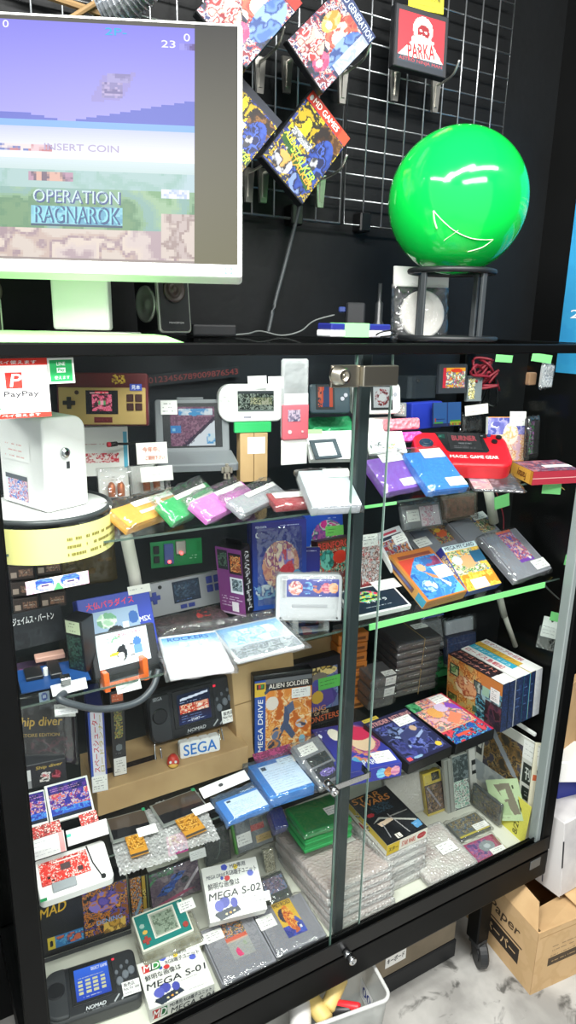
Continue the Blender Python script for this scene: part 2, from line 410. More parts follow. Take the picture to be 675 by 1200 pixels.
# ================================================================== the display case
FRAME = mat('black_steel', '08090a', .45, spec=.15, var=(18, '050606', .3, .7))
GLASS = clear('pane_glass', tint='fbfdfc', gloss=.006, rough=.01, fk=.22)
EDGE = mat('glass_edge', '4f6b60', .2)
STEEL = mat('brushed_steel', 'b9b3a4', .3, 1.0)
case = empty('display_case', 'black framed glass display case with sliding front doors and three glass shelves', 'display case', (0, 0, 0))
def part(name, bm, m, parent=case, smooth=False): return mesh_obj(name, bm, m, parent, smooth)
CW, CDp = 1.2, .43
for x0 in (0, CW - .033):
    for y0 in (0, CDp - .033): part('corner_post', B(x0, x0 + .033, y0, y0 + .033, .322, 1.502, .002), FRAME)
part('top_rail', B(0, CW, 0, .022, 1.5025, 1.519, .002), FRAME)
part('top_rail', B(0, .022, .022, CDp - .022, 1.5025, 1.519, .002), FRAME)
part('top_rail', B(CW - .022, CW, .022, CDp - .022, 1.5025, 1.519, .002), FRAME)
part('top_rail', B(0, CW, CDp - .022, CDp, 1.5025, 1.519, .002), FRAME)
bm = bmesh.new(); box(bm, 0, CW, 0, .045, .247, .322, .006, 2); box(bm, 0, CW, CDp - .04, CDp, .247, .322, .004); box(bm, 0, .04, .04, CDp - .03, .247, .322); box(bm, CW - .04, CW, .04, CDp - .03, .247, .322)
part('bottom_frame', bm, FRAME)
bm = bmesh.new()
for y in (-.002, .012, .026): box(bm, .01, CW - .01, y, y + .003, .322, .364 if y < .02 else .352)
box(bm, .01, CW - .01, -.002, .029, .322, .326); part('door_track', bm, mat('black_anodised', '0b0c0d', .4, .3))
part('base_board', B(.03, CW - .03, .03, CDp - .01, .30, FLO), mat('cream_board', 'd9d9cc', .5))
part('back_panel', B(.03, CW - .03, CDp - .012, CDp - .006, FLO, 1.5), mat('dark_back_panel', '1a2026', .45, var=(7, '12171c', .3, .7)))
part('top_pane', B(.015, CW - .015, .015, CDp - .015, 1.5125, 1.5185), GLASS)
for x in (.008, CW - .014): part('side_pane', B(x, x + .005, .034, CDp - .034, FLO, 1.503), GLASS)
part('pane_channel', B(CW - .046, CW - .033, .006, .03, .352, 1.502, .001), mat('grey_aluminium', 'a9b2b2', .4, .3))
part('pane_channel', B(.033, .036, .012, .03, .352, 1.502, .001), FRAME)
part('name_plate', B(1.135, 1.17, -.0012, .001, .288, .312, .0004), mat('plate_grey', '6a6e70', .4, .5))
# centre stile behind the doors
xa = on(418.5, 520, 'y', .036)[0]
part('centre_stile', B(xa, xa + .022, .034, .056, FLO, 1.503, .002), mat('dark_grey_stile', '2c3336', .4))
# sliding doors: the right one runs in front, the left one behind
dl = on(401, 790, 'y', .008)[0]; dr = on(438, 790, 'y', .02)[0]
door_r = part('sliding_door', B(dl, CW - .034, .004, .009, .345, 1.503), GLASS)
part('door_edge', B(dl - .0015, dl, .004, .009, .332, 1.503), EDGE, door_r)
door_l = part('sliding_door', B(.034, dr, .018, .023, .345, 1.503), GLASS)
part('door_edge', B(dr, dr + .0012, .018, .023, .34, 1.503), mat('pale_glass_edge', '9fb5ad', .2), door_l)
# top lock: bent plate with a cylinder
a = on(388, 428, 'y', -.004); b_ = on(461, 452, 'y', -.004); c_ = on(421, 440, 'y', -.004)
bm = bmesh.new(); box(bm, a[0], c_[0], -.006, -.001, b_[2], a[2], .001); box(bm, c_[0], b_[0], -.016, -.002, b_[2] + .001, a[2] - .001, .0015)
lock = part('lock_plate', bm, STEEL, door_r)
k = on(398, 440, 'y', -.012)
bm = bmesh.new()
lathe(bm, [(.015, 0), (.015, .006), (.0125, .008), (.0125, .018), (.0105, .019), (.0105, .02), (.006, .02), (.006, .017), (.003, .017)], 28)
bmesh.ops.rotate(bm, cent=(0, 0, 0), matrix=Matrix.Rotation(R(90), 3, 'X'), verts=bm.verts); bmesh.ops.translate(bm, vec=(k[0], -.006, k[2]), verts=bm.verts)
box(bm, k[0] - .0008, k[0] + .0008, -.0245, -.0225, k[2] - .003, k[2] + .003)
part('lock_cylinder', bm, STEEL, door_r, True)
# ratchet lock lower down
p0 = on(396, 921, 'y', .002); p1 = on(432, 899, 'y', .002)
bm = bmesh.new(); box(bm, p0[0] - .012, p1[0] + .004, -.001, .002, p0[2] - .006, p0[2] + .006, .0006)
for i in range(12): box(bm, p0[0] + i * .0045, p0[0] + i * .0045 + .002, -.0016, -.001, p0[2] - .004, p0[2] + .004)
box(bm, p1[0] + .001, p1[0] + .004, -.001, .025, p0[2] - .006, p0[2] + .006)
part('ratchet_bar', bm, CHROME(), door_r)
def barrel(name, px, py, y, r, ln, parent):
    k = on(px, py, 'y', y); bm = bmesh.new()
    lathe(bm, [(r * .8, 0), (r, .002), (r, ln * .45), (r * .85, ln * .5), (r, ln * .55), (r, ln - .002), (r * .85, ln), (r * .3, ln), (r * .3, ln - .003)], 24)
    bmesh.ops.rotate(bm, cent=(0, 0, 0), matrix=Matrix.Rotation(R(90), 3, 'X'), verts=bm.verts); bmesh.ops.translate(bm, vec=(k[0], y, k[2]), verts=bm.verts)
    return part(name, bm, CHROME(), parent, True)
barrel('lock_barrel', 382, 917, .004, .008, .032, door_r)
barrel('push_lock', 405, 1115, -.002, .0085, .028, case)
# glass shelves, their rim tape and price strip
SHG = clear('shelf_glass', tint='f6faf8', gloss=.012, rough=.02, fk=.3)
for z in (SH1, SH2, SH3):
    yf = .06 if z != SH3 else .125
    s = part('shelf', B(.02, CW - .02, yf, CDp - .014, z - .0045, z - .0006), SHG)
    part('shelf_edge', B(.02, CW - .02, yf - .001, yf, z - .0042, z - .0008), clear('shelf_rim', tint='8fa89c', gloss=.15, rough=.1, haze=.25, hazecol='7f978c'), s)
    if z == SH2: part('edge_tape', B(.655, 1.13, .0555, .0585, z - .013, z - .001), GREEN_TAPE(), s)
    if z == SH1:
        part('edge_tape', B(.52, .70, .056, .0585, z - .006, z - .001), GREEN_TAPE(), s)
for x, y in ((.055, .06), (CW - .15, .06), (.055, CDp - .06), (CW - .15, CDp - .06)):
    lg = part('leg', B(x - .02, x + .02, y - .02, y + .02, .075, .25, .003), FRAME)
    bm = bmesh.new(); disc(bm, 0, 0, .036, -.011, .011, 28, bev=.004); disc(bm, 0, 0, .02, -.013, .013, 20)
    bmesh.ops.rotate(bm, cent=(0, 0, 0), matrix=Matrix.Rotation(R(90), 3, 'X') @ Matrix.Rotation(R(0), 3, 'Z'), verts=bm.verts)
    bmesh.ops.rotate(bm, cent=(0, 0, 0), matrix=Matrix.Rotation(R(65), 3, 'Z'), verts=bm.verts); bmesh.ops.translate(bm, vec=(x + .004, y - .012, .036), verts=bm.verts)
    box(bm, x - .016, x + .016, y - .022, y + .014, .06, .078, .003)
    part('caster', bm, mat('caster_rubber', '202224', .45), lg)

# ================================================================== lights of the shop, and one added lamp
def area(name, loc, size, energy, rot, col=(1, 1, 1)):
    l = bpy.data.lights.new(name, 'AREA'); l.shape = 'RECTANGLE'; l.size, l.size_y = size; l.energy = energy; l.color = col
    o = bpy.data.objects.new(name, l); COL.objects.link(o); o.location = loc; o.rotation_euler = rot; return o
area('added_left_light', (.0, -.75, 2.66), (1.3, .12), LK * 30, (R(14), 0, 0), (1, .99, .96))
area('added_left_light', (1.0, -.9, 2.66), (1.2, .12), LK * 16, (R(14), 0, 0), (1, .99, .96))
area('added_left_light', (-.9, -.4, 2.66), (.12, 1.2), LK * 16, (0, R(-20), 0), (1, .99, .96))
area('added_left_light', (-.35, -.5, 2.5), (.6, .1), LK * 16, (R(12), R(-8), 0), (1, 1, .98))  # added lamp, brightens the left of the case
area('added_left_light', (.2, -1.9, 2.66), (1.6, .3), LK * 30, (R(30), 0, 0), (1, .99, .96))
w = bpy.data.worlds.new('room_light'); SC.world = w; w.use_nodes = True
w.node_tree.nodes['Background'].inputs[0].default_value = (.92, .97, 1, 1); w.node_tree.nodes['Background'].inputs[1].default_value = .5 * LK
vs.exposure = 0.62
# ================================================================== on top of the case
# monitor with the shoot-em-up title picture
mon = It('monitor', 'wide white-rimmed computer monitor showing a pixel-art shooting game title', 'monitor', [(-190, 310), (285, 330), (283, 27), (-190, 3.6)], ('y', .31), tilt=13, st=3, yaw=-30.5, sy=4, t=.028)
mon.prism('casing', rrect(0, mon.w, 0, mon.h, .006), -.028, 0, mat('white_casing', 'e9ebe4', .4), .002)
mon.box('chin_strip', 0.003, .002, .997, .047, 0, .002, mat('white_casing'), .001)
mon.art('display', [('b', '4a463e'), ('g', .885, 0, 1, 1, '66623f', '22211d'), ('r', 0, 0, .885, .985, '9a8c88'),
   ('g', 0, .55, .885, .985, 'a9a4f4', '8480ee'), ('p', [(0, .585), (.44, .605), (.56, .572), (.885, .68), (.885, .55), (0, .55)], '5f6ad0'), ('r', 0, .52, .885, .575, '7fb2f0'), ('g', 0, .40, .885, .545, 'ffffff', 'c5cdf8'),
   ('g', 0, .25, .885, .42, '8fb79a', 'd5e6ee'), ('n', (0, .30, .885, .37), ['b5d0d8', 'a6c8c8', '98c0b8', 'a9c9c8'], 5, 3), ('n', (0, .13, .885, .30), ['6f9a6e', '5f9068', '86b088', '86b0a8', '9cc09a', '78a878'], 4, 4),
   ('n', (0, .01, .885, .125), ['b59fa6', 'd8c8c4', 'e0d0c4', 'a89098', 'c9b2a8', 'd8cac0'], 4, 5), ('n', (.80, .02, .885, .2), ['c9b8b4', 'a8938f', 'd8c9c0'], 8, 9),
   ('n', (.38, .44, .52, .475), ['e9c9d0', 'c98088', '7080c0', 'f0e0e0'], 12, 6), ('n', (.46, .325, .57, .365), ['b98fa8', '705a70', 'e0b0a0'], 11, 8), ('n', (.80, .27, .87, .31), ['e0e8ff', 'b8c8f0', 'f0f0ff'], 9, 2),
   ('p', [(.615, .655), (.70, .672), (.735, .785), (.65, .77)], '9c92d8'), ('n', (.645, .68, .70, .74), ['7a70a8', 'b8a8d8', '9088c0'], 9, 12), ('n', (.66, .74, .72, .78), ['8880b8', 'a8a0d8'], 9, 13),
   ('n', (.47, .145, .70, .22), ['7cc4d8', '8fd4e4', '5fa8c8'], 9, 10), ('r', .465, .14, .70, .146, '204868'),
   ('t', 'OPERATION', .475, .232, .695, .285, '3a4f90'), ('t', 'OPERATION', .472, .236, .692, .287, 'd8f2f6'), ('t', 'RAGNAROK', .478, .15, .695, .22, '1f4f86'), ('t', 'RAGNAROK', .474, .156, .69, .218, '8fe0ee'),
   ('t', 'INSERT COIN', .50, .45, .69, .478, 'b4a8cc'), ('t', '2P-', .655, .935, .71, .965, '18b4e8'), ('t', '0', .858, .925, .874, .957, 'f8f8ff'), ('t', '23', .80, .895, .836, .925, 'f8f8ff'), ('t', '0', .395, .945, .41, .975, 'f8f8ff'), ('n', (.85, .885, .885, .915), ['604890', '8078d0', '9a96ee'], 9, 44), ('m', .02, .92, .3, .97, 1, 'ffffff')],
   .012, .052, .988, .988, .0006, m=SCREEN(1.0), cell=.0032)
mon.art('badge', [('b', '4fb0e0'), ('e', .5, .5, .3, .3, 'e8f4ff')], .955, .012, .975, .038, .0026)
c0 = on(98, 388, 'y', .27)
bm = bmesh.new(); rz = R(-30)
box(bm, -.045, .045, -.012, .012, .008, .26, .004, 2); box(bm, -.08, .08, -.08, .06, 0, .005, .002, 2)
o = mesh_obj('stand', bm, mat('white_casing'), mon.root); o.matrix_local = mon.root.matrix_world.inverted() @ Matrix.Translation((c0[0], .27, TOP + .003)) @ Matrix.Rotation(rz, 4, 'Z')
# pale green sheet under it
bm = bmesh.new(); pass
SHP = [(-.02, .06), (.0, .012), (.14, .006), (.285, .02), (.30, .12), (.1, .36)]
cxs, cys = sum(p[0] for p in SHP) / 6, sum(p[1] for p in SHP) / 6
lo = [bm.verts.new((x, y, TOP + .0003)) for x, y in SHP]; hi_ = [bm.verts.new((cxs + (x - cxs) * .86, cys + (y - cys) * .86, TOP + .0085)) for x, y in SHP]
for i in range(6): bm.faces.new((lo[i], lo[(i + 1) % 6], hi_[(i + 1) % 6], hi_[i]))
bm.faces.new(hi_); bm.faces.new(lo[::-1]); bmesh.ops.recalc_face_normals(bm, faces=bm.faces[:])
tag(mesh_obj('plastic_sheet', bm, mat('pale_green_sheet', '86cc78', .5)), 'pale green plastic sheet lying under the monitor stand', 'sheet')
def speaker(quad, y, label):
    s = It('speaker', label, 'speaker', quad, ('y', y), tilt=4, st=2, yaw=14, sy=3, t=.07, group='desktop speakers beside the monitor')
    s.prism('cabinet', rrect(0, s.w, 0, s.h, .006), -.07, -.004, mat('speaker_black', '0f1012', .35), .002)
    s.prism('rim', rrect(0, s.w, 0, s.h, .007), -.006, 0, mat('silver_rim', 'c4cbbd', .3, .8), .001)
    s.prism('baffle', rrect(.003, s.w - .003, .003, s.h - .003, .006), -.004, .0016, mat('speaker_baffle', '1f2022', .5), .001)
    bm = bmesh.new(); lathe(bm, [(.021, 0), (.021, .003), (.018, .004), (.014, -.0005), (.006, .0005), (.005, .004), (.002, .005)], 26, (s.w * .5, s.h * .60, .0018)); mesh_obj('driver_cone', bm, mat('cone_rubber', '3a2f2a', .45), s.root, True)
    bm = bmesh.new(); lathe(bm, [(.03, 0), (.03, .003), (.026, .004), (.024, .001), (.008, .001), (.006, .003)], 26); bmesh.ops.rotate(bm, cent=(0, 0, 0), matrix=Matrix.Rotation(R(-90), 3, 'Y'), verts=bm.verts); bmesh.ops.translate(bm, vec=(0, s.h * .42, -.036), verts=bm.verts)
    mesh_obj('side_ring', bm, mat('ring_silver', '8f948c', .35, .7), s.root, True)
    return s
sp = speaker([(188, 391), (225, 389), (219, 305), (181, 305)], .25, 'small black silver-rimmed desktop speaker just right of the white monitor stand')
sp.art('lettering', [('b', '1f2022'), ('t', 'PRINCETON', .04, .2, .96, .8, 'd0d0d0')], .26, .12, .76, .16, .0018, m=INK())
s2 = speaker([(-26, 392), (4, 391), (-2, 305), (-33, 305)], .30, 'black desktop speaker at the left edge with only its side ring showing')
# adapter box, cables on the top
b0 = on(250, 388, 'y', .36)
bm = B(-.045, .045, -.02, .02, 0, .022, .004, 2)
o = mesh_obj('router', bm, mat('matt_black', '17191c', .6)); o.location = (b0[0], .37, TOP + .0005); tag(o, 'flat black plastic box lying against the wall right of the speaker', 'router')
def cable(name, label, pts, r, m, grp=None):
    o = mesh_obj(name, T(smoothpath(pts, 8), r, 8), m, None, True); return tag(o, label, 'cable', grp)
BC = mat('cable_black', '0d0e10', .5)
def onp(px, py, y): return tuple(on(px, py, 'y', y))
cable('cable', 'thick black cable running down the wall from the wire grid', [onp(352, 236, .435), onp(346, 262, .44), onp(334, 310, .445), onp(322, 355, .44), onp(314, 390, .42)], .0042, mat('cable_grey', '3b4042', .5))
cable('cable', 'thin grey cable looping along the top behind the blue power box', [onp(266, 393, .4), onp(290, 391, .40), onp(305, 388, .42), onp(330, 393, .41), onp(352, 388, .40), onp(368, 376, .41), onp(392, 369, .40)], .0016, mat('cable_pale', '6d7270', .5))
# power box wrapped in green tape
pb = It('power_strip', 'white and blue power box with a band of green tape', 'power strip', [(388, 396), (459, 394), (459, 379), (388, 380)], ('y', .16), tilt=0, st=.5, yaw=-2, sy=4, t=.05)
pb.box('lower_shell', 0, 0, 1, .5, None, 0, mat('white_shell', 'dedfe2', .4), .002); pb.box('upper_shell', .01, .5, .99, 1, -.049, -.001, mat('blue_shell', '232a7a', .35), .002)
pb.box('tape', .22, -.02, .62, 1.04, -.051, .0006, GREEN_TAPE(), .0005)
bm = T(smoothpath([(pb.w * .72, .004, .003), (pb.w * .75, .009, .012), (pb.w * .9, .012, .014), (pb.w * 1.03, .008, .008), (pb.w * .95, .003, .005), (pb.w * .78, .001, .006)], 6), .0016); mesh_obj('strap', bm, BC, pb.root, True)
ad = It('power_adapter', 'small black plug adapter standing behind the power box', 'adapter', [(406, 381), (428, 380), (428, 354), (406, 355)], ('y', .3), tilt=0, st=1, yaw=-5, t=.03)
ad.box('body', 0, 0, 1, 1, None, 0, mat('matt_black'), .003); ad.box('socket', -.4, .55, -.02, .8, -.02, -.006, mat('plug_blue', '2a3a70', .4), .002)
bm = bmesh.new(); q = on(443, 385, 'y', .33); lathe(bm, [(.011, 0), (.011, .03), (.008, .034), (.008, .07), (.004, .075), (.004, .11)], 16, (q[0], .33, TOP + .0005))
tag(mesh_obj('audio_plug', bm, mat('plug_black', '25282a', .35), None, True), 'upright black audio plug behind the blue power box', 'plug')
# bag with a white disc
bg = It('disc_bag', 'clear bag with white card header holding a round white disc', 'bagged part', [(461, 397), (523, 394), (527, 334), (462, 334)], ('y', .31), tilt=6, st=2, yaw=-14, sy=5, t=.02)
bg.sleeve(.001, .001, .004, seed=5)
bm = bmesh.new(); disc(bm, bg.w * .56, bg.h * .45, bg.w * .40, -.016, -.004, 36, bev=.003); mesh_obj('white_disc', bm, mat('white_plastic', 'e8e6df', .4), bg.root)
bg.box('header_card', 0, .97, 1.0, 1.34, -.008, -.002, WHITE(), .0004)
bm = T(smoothpath([(bg.w * .62, bg.h * 1.3, 0), (bg.w * .64, bg.h * 1.2, .002), (bg.w * .7, bg.h * 1.17, .003), (bg.w * .76, bg.h * 1.22, .003)], 5), .001); mesh_obj('hook_mark', bm, BC, bg.root)
# green globe on its stand
gy = .21; gc = on(536, 237, 'y', gy); gr = 81.5 * np.dot(gc - CAM, ROT[:, 2]) / FPX * .985
bm = bmesh.new(); bmesh.ops.create_uvsphere(bm, u_segments=64, v_segments=40, radius=gr)
GM = mat('green_globe_gloss', '0ccc4a', .12); GM.node_tree.nodes['Principled BSDF'].inputs['Coat Weight'].default_value = .3
gl = mesh_obj('globe', bm, GM, None, True); gl.location = gc; tag(gl, 'big glossy green ball resting on a black wire stand', 'ball')
def on_ball(px, py):
    d = ray(px, py); d = d / np.linalg.norm(d); oc = CAM - gc; bq = d @ oc; return CAM + d * (-bq - math.sqrt(max(bq * bq - oc @ oc + (gr + .0006) ** 2, 0))) - gc
GLINT = mat('pale_glint', 'cdeebc', .5)  # lamp reflection on the ball, put in as pale curves
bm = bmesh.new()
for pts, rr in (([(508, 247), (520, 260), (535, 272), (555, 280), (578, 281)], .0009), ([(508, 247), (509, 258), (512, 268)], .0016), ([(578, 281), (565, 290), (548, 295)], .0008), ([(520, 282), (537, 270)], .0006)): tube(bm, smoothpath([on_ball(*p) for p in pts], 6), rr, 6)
mesh_obj('glint_lines', bm, GLINT, gl, True)
st = empty('globe_stand', 'black four-legged wire stand carrying the big green ball', 'stand', (gc[0], gy, TOP))
SB = mat('stand_black', '1b1e20', .45)
zr = on(531, 317, 'y', gy - .03)[2] - TOP; rad = gr * .62
bm = bmesh.new(); tube(bm, [(rad * math.cos(a), rad * math.sin(a), zr) for a in np.linspace(0, 2 * math.pi, 41)[:-1]], .0055, 8, True); mesh_obj('top_ring', bm, SB, st, True)
bm = bmesh.new(); tube(bm, [(rad * 1.16 * math.cos(a), rad * 1.16 * math.sin(a), .005) for a in np.linspace(0, 2 * math.pi, 41)[:-1]], .005, 8, True); mesh_obj('base_ring', bm, SB, st, True)
va = math.atan2(gy + .882, gc[0] + .07)
for k in (1, 3, 5, 7):
    a = va + k * math.pi / 4 + .09; x, y = rad * .97 * math.cos(a), rad * .97 * math.sin(a)
    bm = B(-.006, .006, -.003, .003, .004, zr, .001); bmesh.ops.rotate(bm, cent=(0, 0, 0), matrix=Matrix.Rotation(a + math.pi / 2, 3, 'Z'), verts=bm.verts); bmesh.ops.translate(bm, vec=(x, y, 0), verts=bm.verts); mesh_obj('leg', bm, mat('stand_grey', '3a3e40', .45), st)
# blue poster on the right wall
pa = on(655, 400, 'x', 1.468); pz = on(660, 437, 'x', 1.468)[2]; ptop = 2.02; pw = .42
po = empty('poster', 'light blue event poster on the black wall at the right edge', 'poster', (1.4685, pa[1], pz))
def wallM(o): return Matrix(((0, 0, -1, o[0]), (-1, 0, 0, o[1]), (0, 1, 0, o[2]), (0, 0, 0, 1)))
x_ = art(po, 'sheet', pw, ptop - pz, [('b', '2f9ad0'), ('n', (0, 0, 1, 1), ['2c97cf', '319dd2', '2f9ad0'], 4, 2), ('n', (.12, .30, 1, .48), ['202428', '303a40', '707880', '181c20'], 9, 8), ('r', .12, .295, 1, .30, 'ffffff'), ('r', .11, .30, .125, .48, 'f0f4f8'), ('r', 0.12, .10, .8, .12, 'd03038'), ('r', .12, .11, .8, .118, 'f0e0e0'),
    ('t', '2017', .06, .235, .36, .27, 'f4f8fa'), ('t', '○', .12, .19, .17, .21, 'c8f0d0'), ('r', .1, .55, 1, .62, 'd8ecf4'), ('r', .115, .557, 1, .613, '2f9ad0'), ('t', 'NEO', .16, .57, .6, .60, 'f4f8fa'), ('r', .1, .64, .9, .70, 'd8ecf4'), ('r', .115, .647, .9, .693, '2f9ad0')], m=PAPER(), cell=.004)
x_.matrix_local = wallM((0, 0, 0))
# ------------------------------------------------------------------ wire grid panels and what hangs on them
WIRE = mat('bright_wire', 'b4b8ba', .3, .9); GY = .445
def grid_panel(label, x0, x1, z0, z1):
    g = empty('wire_grid', label, 'wire grid panel', (0, 0, 0), group=None); bm = bmesh.new()
    tube(bm, [(x0, GY, z0), (x1, GY, z0), (x1, GY, z1), (x0, GY, z1)], .0034, 8, True); mesh_obj('rim_wire', bm, WIRE, g, True)
    bm = bmesh.new(); x = x0 + .05
    while x < x1 - .02: tube(bm, [(x, GY - .003, z0), (x, GY - .003, z1)], .0019, 6); x += .05
    z = z0 + .05
    while z < z1 - .02: tube(bm, [(x0, GY, z), (x1, GY, z)], .0019, 6); z += .05
    mesh_obj('mesh_wires', bm, WIRE, g, True)
    bm = bmesh.new()
    for x in (x0 + (.24 if x0 > .5 else .52), ): pass
    return g
ge = on(397.5, 262, 'y', GY); gr_ = on(603, 0, 'y', GY)
GZ = ge[2]
g1 = grid_panel('left wire grid panel behind the monitor, carrying the tilted game boxes', -.35, ge[0], GZ, 2.45)
g2 = grid_panel('right wire grid panel, reaching behind the green ball', ge[0] + .009, on(598, 60, 'y', GY)[0], GZ, 2.45)
for px, py, g in ((347, 246, g1), (427, 254, g2)):
    q = on(px, py, 'y', GY); mesh_obj('wall_clip', B(q[0] - .014, q[0] + .014, GY - .008, .4695, GZ - .012, GZ + .028, .003), mat('clip_black', '0c0d0e', .4), g)
def hook(px, py, dx, label, ln=.10, grp='metal display hooks on the wire grid'):
    """one prong: slat plate on the grid, rod rising to a bent tip"""
    q = on(px, py, 'y', GY - .006); h = empty('display_hook', label, 'display hook', (q[0], GY - .005, q[2]), group=grp)
    bm = bmesh.new(); v = [(-.012, .012), (.012, .012), (.007, -.05), (-.007, -.05)]
    fs = [[bm.verts.new((x, y, z)) for x, z in v] for y in (-.002, -.009)]
    bm.faces.new(fs[0]); bm.faces.new(fs[1][::-1])
    for i in range(4): bm.faces.new((fs[0][i], fs[1][i], fs[1][(i + 1) % 4], fs[0][(i + 1) % 4]))
    box(bm, -.003, .003, -.0115, -.009, -.04, .002); bmesh.ops.recalc_face_normals(bm, faces=bm.faces[:]); mesh_obj('back_plate', bm, mat('hook_steel', 'c4c2ba', .3, .9), h)
    mesh_obj('prong', T(smoothpath([(0, -.006, .004), (0, -.03, .004), (0, -ln * .8, .012), (0, -ln, .034)], 4), .0026, 8), mat('hook_steel'), h, True)
    return h
for i, (px, py, l_) in enumerate([(303, 76, 'hook under the upper box peeking from behind the monitor'), (335, 76, 'hook at the left edge of the blue-banner box'), (400, 90, 'hook at the right side of the blue-banner box'), (290, 205, 'hook beside the monitor edge under the lower dark box'), (307, 206, 'hook at the left corner of the red-banner box'), (374, 213, 'hook at the right side of the red-banner box'),
    (462, 88, 'hook under the left bottom corner of the red face box'), (509, 103, 'hook under the right bottom corner of the red face box')]): hook(px, py, 0, 'bright metal ' + l_, .10 if i < 6 else .075)
def hung(label, quad, roll, body, ops, y, **kw):
    it = It('game_box', label, 'game box', quad, ('y', y), tilt=kw.pop('tilt', 12), st=3, yaw=kw.pop('yaw', -8), sy=7, roll=roll, t=.018, group='game boxes hung on the wire grid')
    it.box('case', 0, 0, 1, 1, None, 0, body, .0015); it.art('cover', [*ops, ('k', .58)], .015, .012, .985, .988, m=print_mat('gloss_sleeve_print', 0, .5)); return it  # cover colours darkened to stand for weaker light on the wall
CB = mat('case_black', '15171a', .3)
shoot = [('b', '2a2c48'), ('n', (0, 0, 1, .88), ['20264a', '2f3f86', '3a58b8', '14161f', 'a8842a', 'd8c030', '1f2a56'], 7, 31), ('n', (.05, .45, .5, .86), ['e0c020', 'f0d830', '2a2a1c', '1a1a18', 'c8a818'], 5, 33), ('n', (.5, .6, .98, .86), ['5a3a20', '8a6030', '402818', '241a18'], 4, 35), ('ne', .78, .50, .2, .26, ['3858b8', '2846a0', '16183a', '4a6ad0', '1a2454'], 6, 34), ('ne', .74, .40, .07, .1, ['c0c0c8', '404048'], 5, 3),
  ('n', (.12, .45, .56, .55), ['c8ccd0', '90949a', 'e0e2e4', '606468'], 8, 36), ('ne', .3, .14, .2, .12, ['e8e8ea', 'c0c0c8', '303038', 'e0b060'], 6, 37), ('ne', .72, .12, .2, .12, ['3050b0', '2040a0', '101838', '88a0e0'], 6, 38)]
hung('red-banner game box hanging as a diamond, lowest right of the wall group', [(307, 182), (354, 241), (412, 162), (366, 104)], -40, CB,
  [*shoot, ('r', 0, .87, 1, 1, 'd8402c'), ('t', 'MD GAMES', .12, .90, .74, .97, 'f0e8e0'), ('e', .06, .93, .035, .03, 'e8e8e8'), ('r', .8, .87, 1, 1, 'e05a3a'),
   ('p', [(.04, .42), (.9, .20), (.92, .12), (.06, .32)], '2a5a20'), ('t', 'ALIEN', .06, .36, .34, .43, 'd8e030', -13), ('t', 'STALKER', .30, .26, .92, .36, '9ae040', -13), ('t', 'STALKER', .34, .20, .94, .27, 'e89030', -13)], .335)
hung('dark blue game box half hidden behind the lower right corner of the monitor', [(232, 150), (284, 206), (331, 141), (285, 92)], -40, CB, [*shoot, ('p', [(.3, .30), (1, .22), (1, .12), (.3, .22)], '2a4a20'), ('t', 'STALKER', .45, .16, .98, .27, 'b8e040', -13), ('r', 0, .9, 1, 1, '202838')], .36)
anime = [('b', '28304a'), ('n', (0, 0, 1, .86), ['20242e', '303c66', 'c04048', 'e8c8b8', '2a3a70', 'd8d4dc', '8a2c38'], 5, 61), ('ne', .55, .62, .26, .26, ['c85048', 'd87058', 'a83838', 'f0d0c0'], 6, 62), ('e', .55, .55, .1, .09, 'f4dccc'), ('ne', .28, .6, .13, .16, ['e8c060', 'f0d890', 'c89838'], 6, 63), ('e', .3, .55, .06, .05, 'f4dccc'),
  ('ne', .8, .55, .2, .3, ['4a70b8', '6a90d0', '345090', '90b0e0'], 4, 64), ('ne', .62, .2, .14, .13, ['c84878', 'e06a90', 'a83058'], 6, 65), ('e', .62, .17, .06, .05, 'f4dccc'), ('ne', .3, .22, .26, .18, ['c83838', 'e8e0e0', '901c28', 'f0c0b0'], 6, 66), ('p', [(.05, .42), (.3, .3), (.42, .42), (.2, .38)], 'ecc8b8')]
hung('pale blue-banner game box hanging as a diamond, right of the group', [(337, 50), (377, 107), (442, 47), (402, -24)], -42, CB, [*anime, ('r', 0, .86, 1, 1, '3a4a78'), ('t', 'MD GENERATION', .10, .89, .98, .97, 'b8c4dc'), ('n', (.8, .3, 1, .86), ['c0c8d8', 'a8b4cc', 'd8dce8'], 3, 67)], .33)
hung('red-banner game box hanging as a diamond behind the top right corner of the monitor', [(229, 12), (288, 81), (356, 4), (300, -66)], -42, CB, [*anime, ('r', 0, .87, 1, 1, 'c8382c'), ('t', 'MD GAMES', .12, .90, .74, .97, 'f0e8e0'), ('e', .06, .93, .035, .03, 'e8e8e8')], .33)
pk = It('game_box', 'small square red game box with a white-hooded face', 'game box', [(460, 76), (523, 93), (526.5, 20), (464, 2)], ('y', .37), tilt=8, st=3, yaw=-3, sy=7, roll=0, t=.018, group='game boxes hung on the wire grid')
pk.box('case', 0, 0, 1, 1, None, 0, CB, .0015)
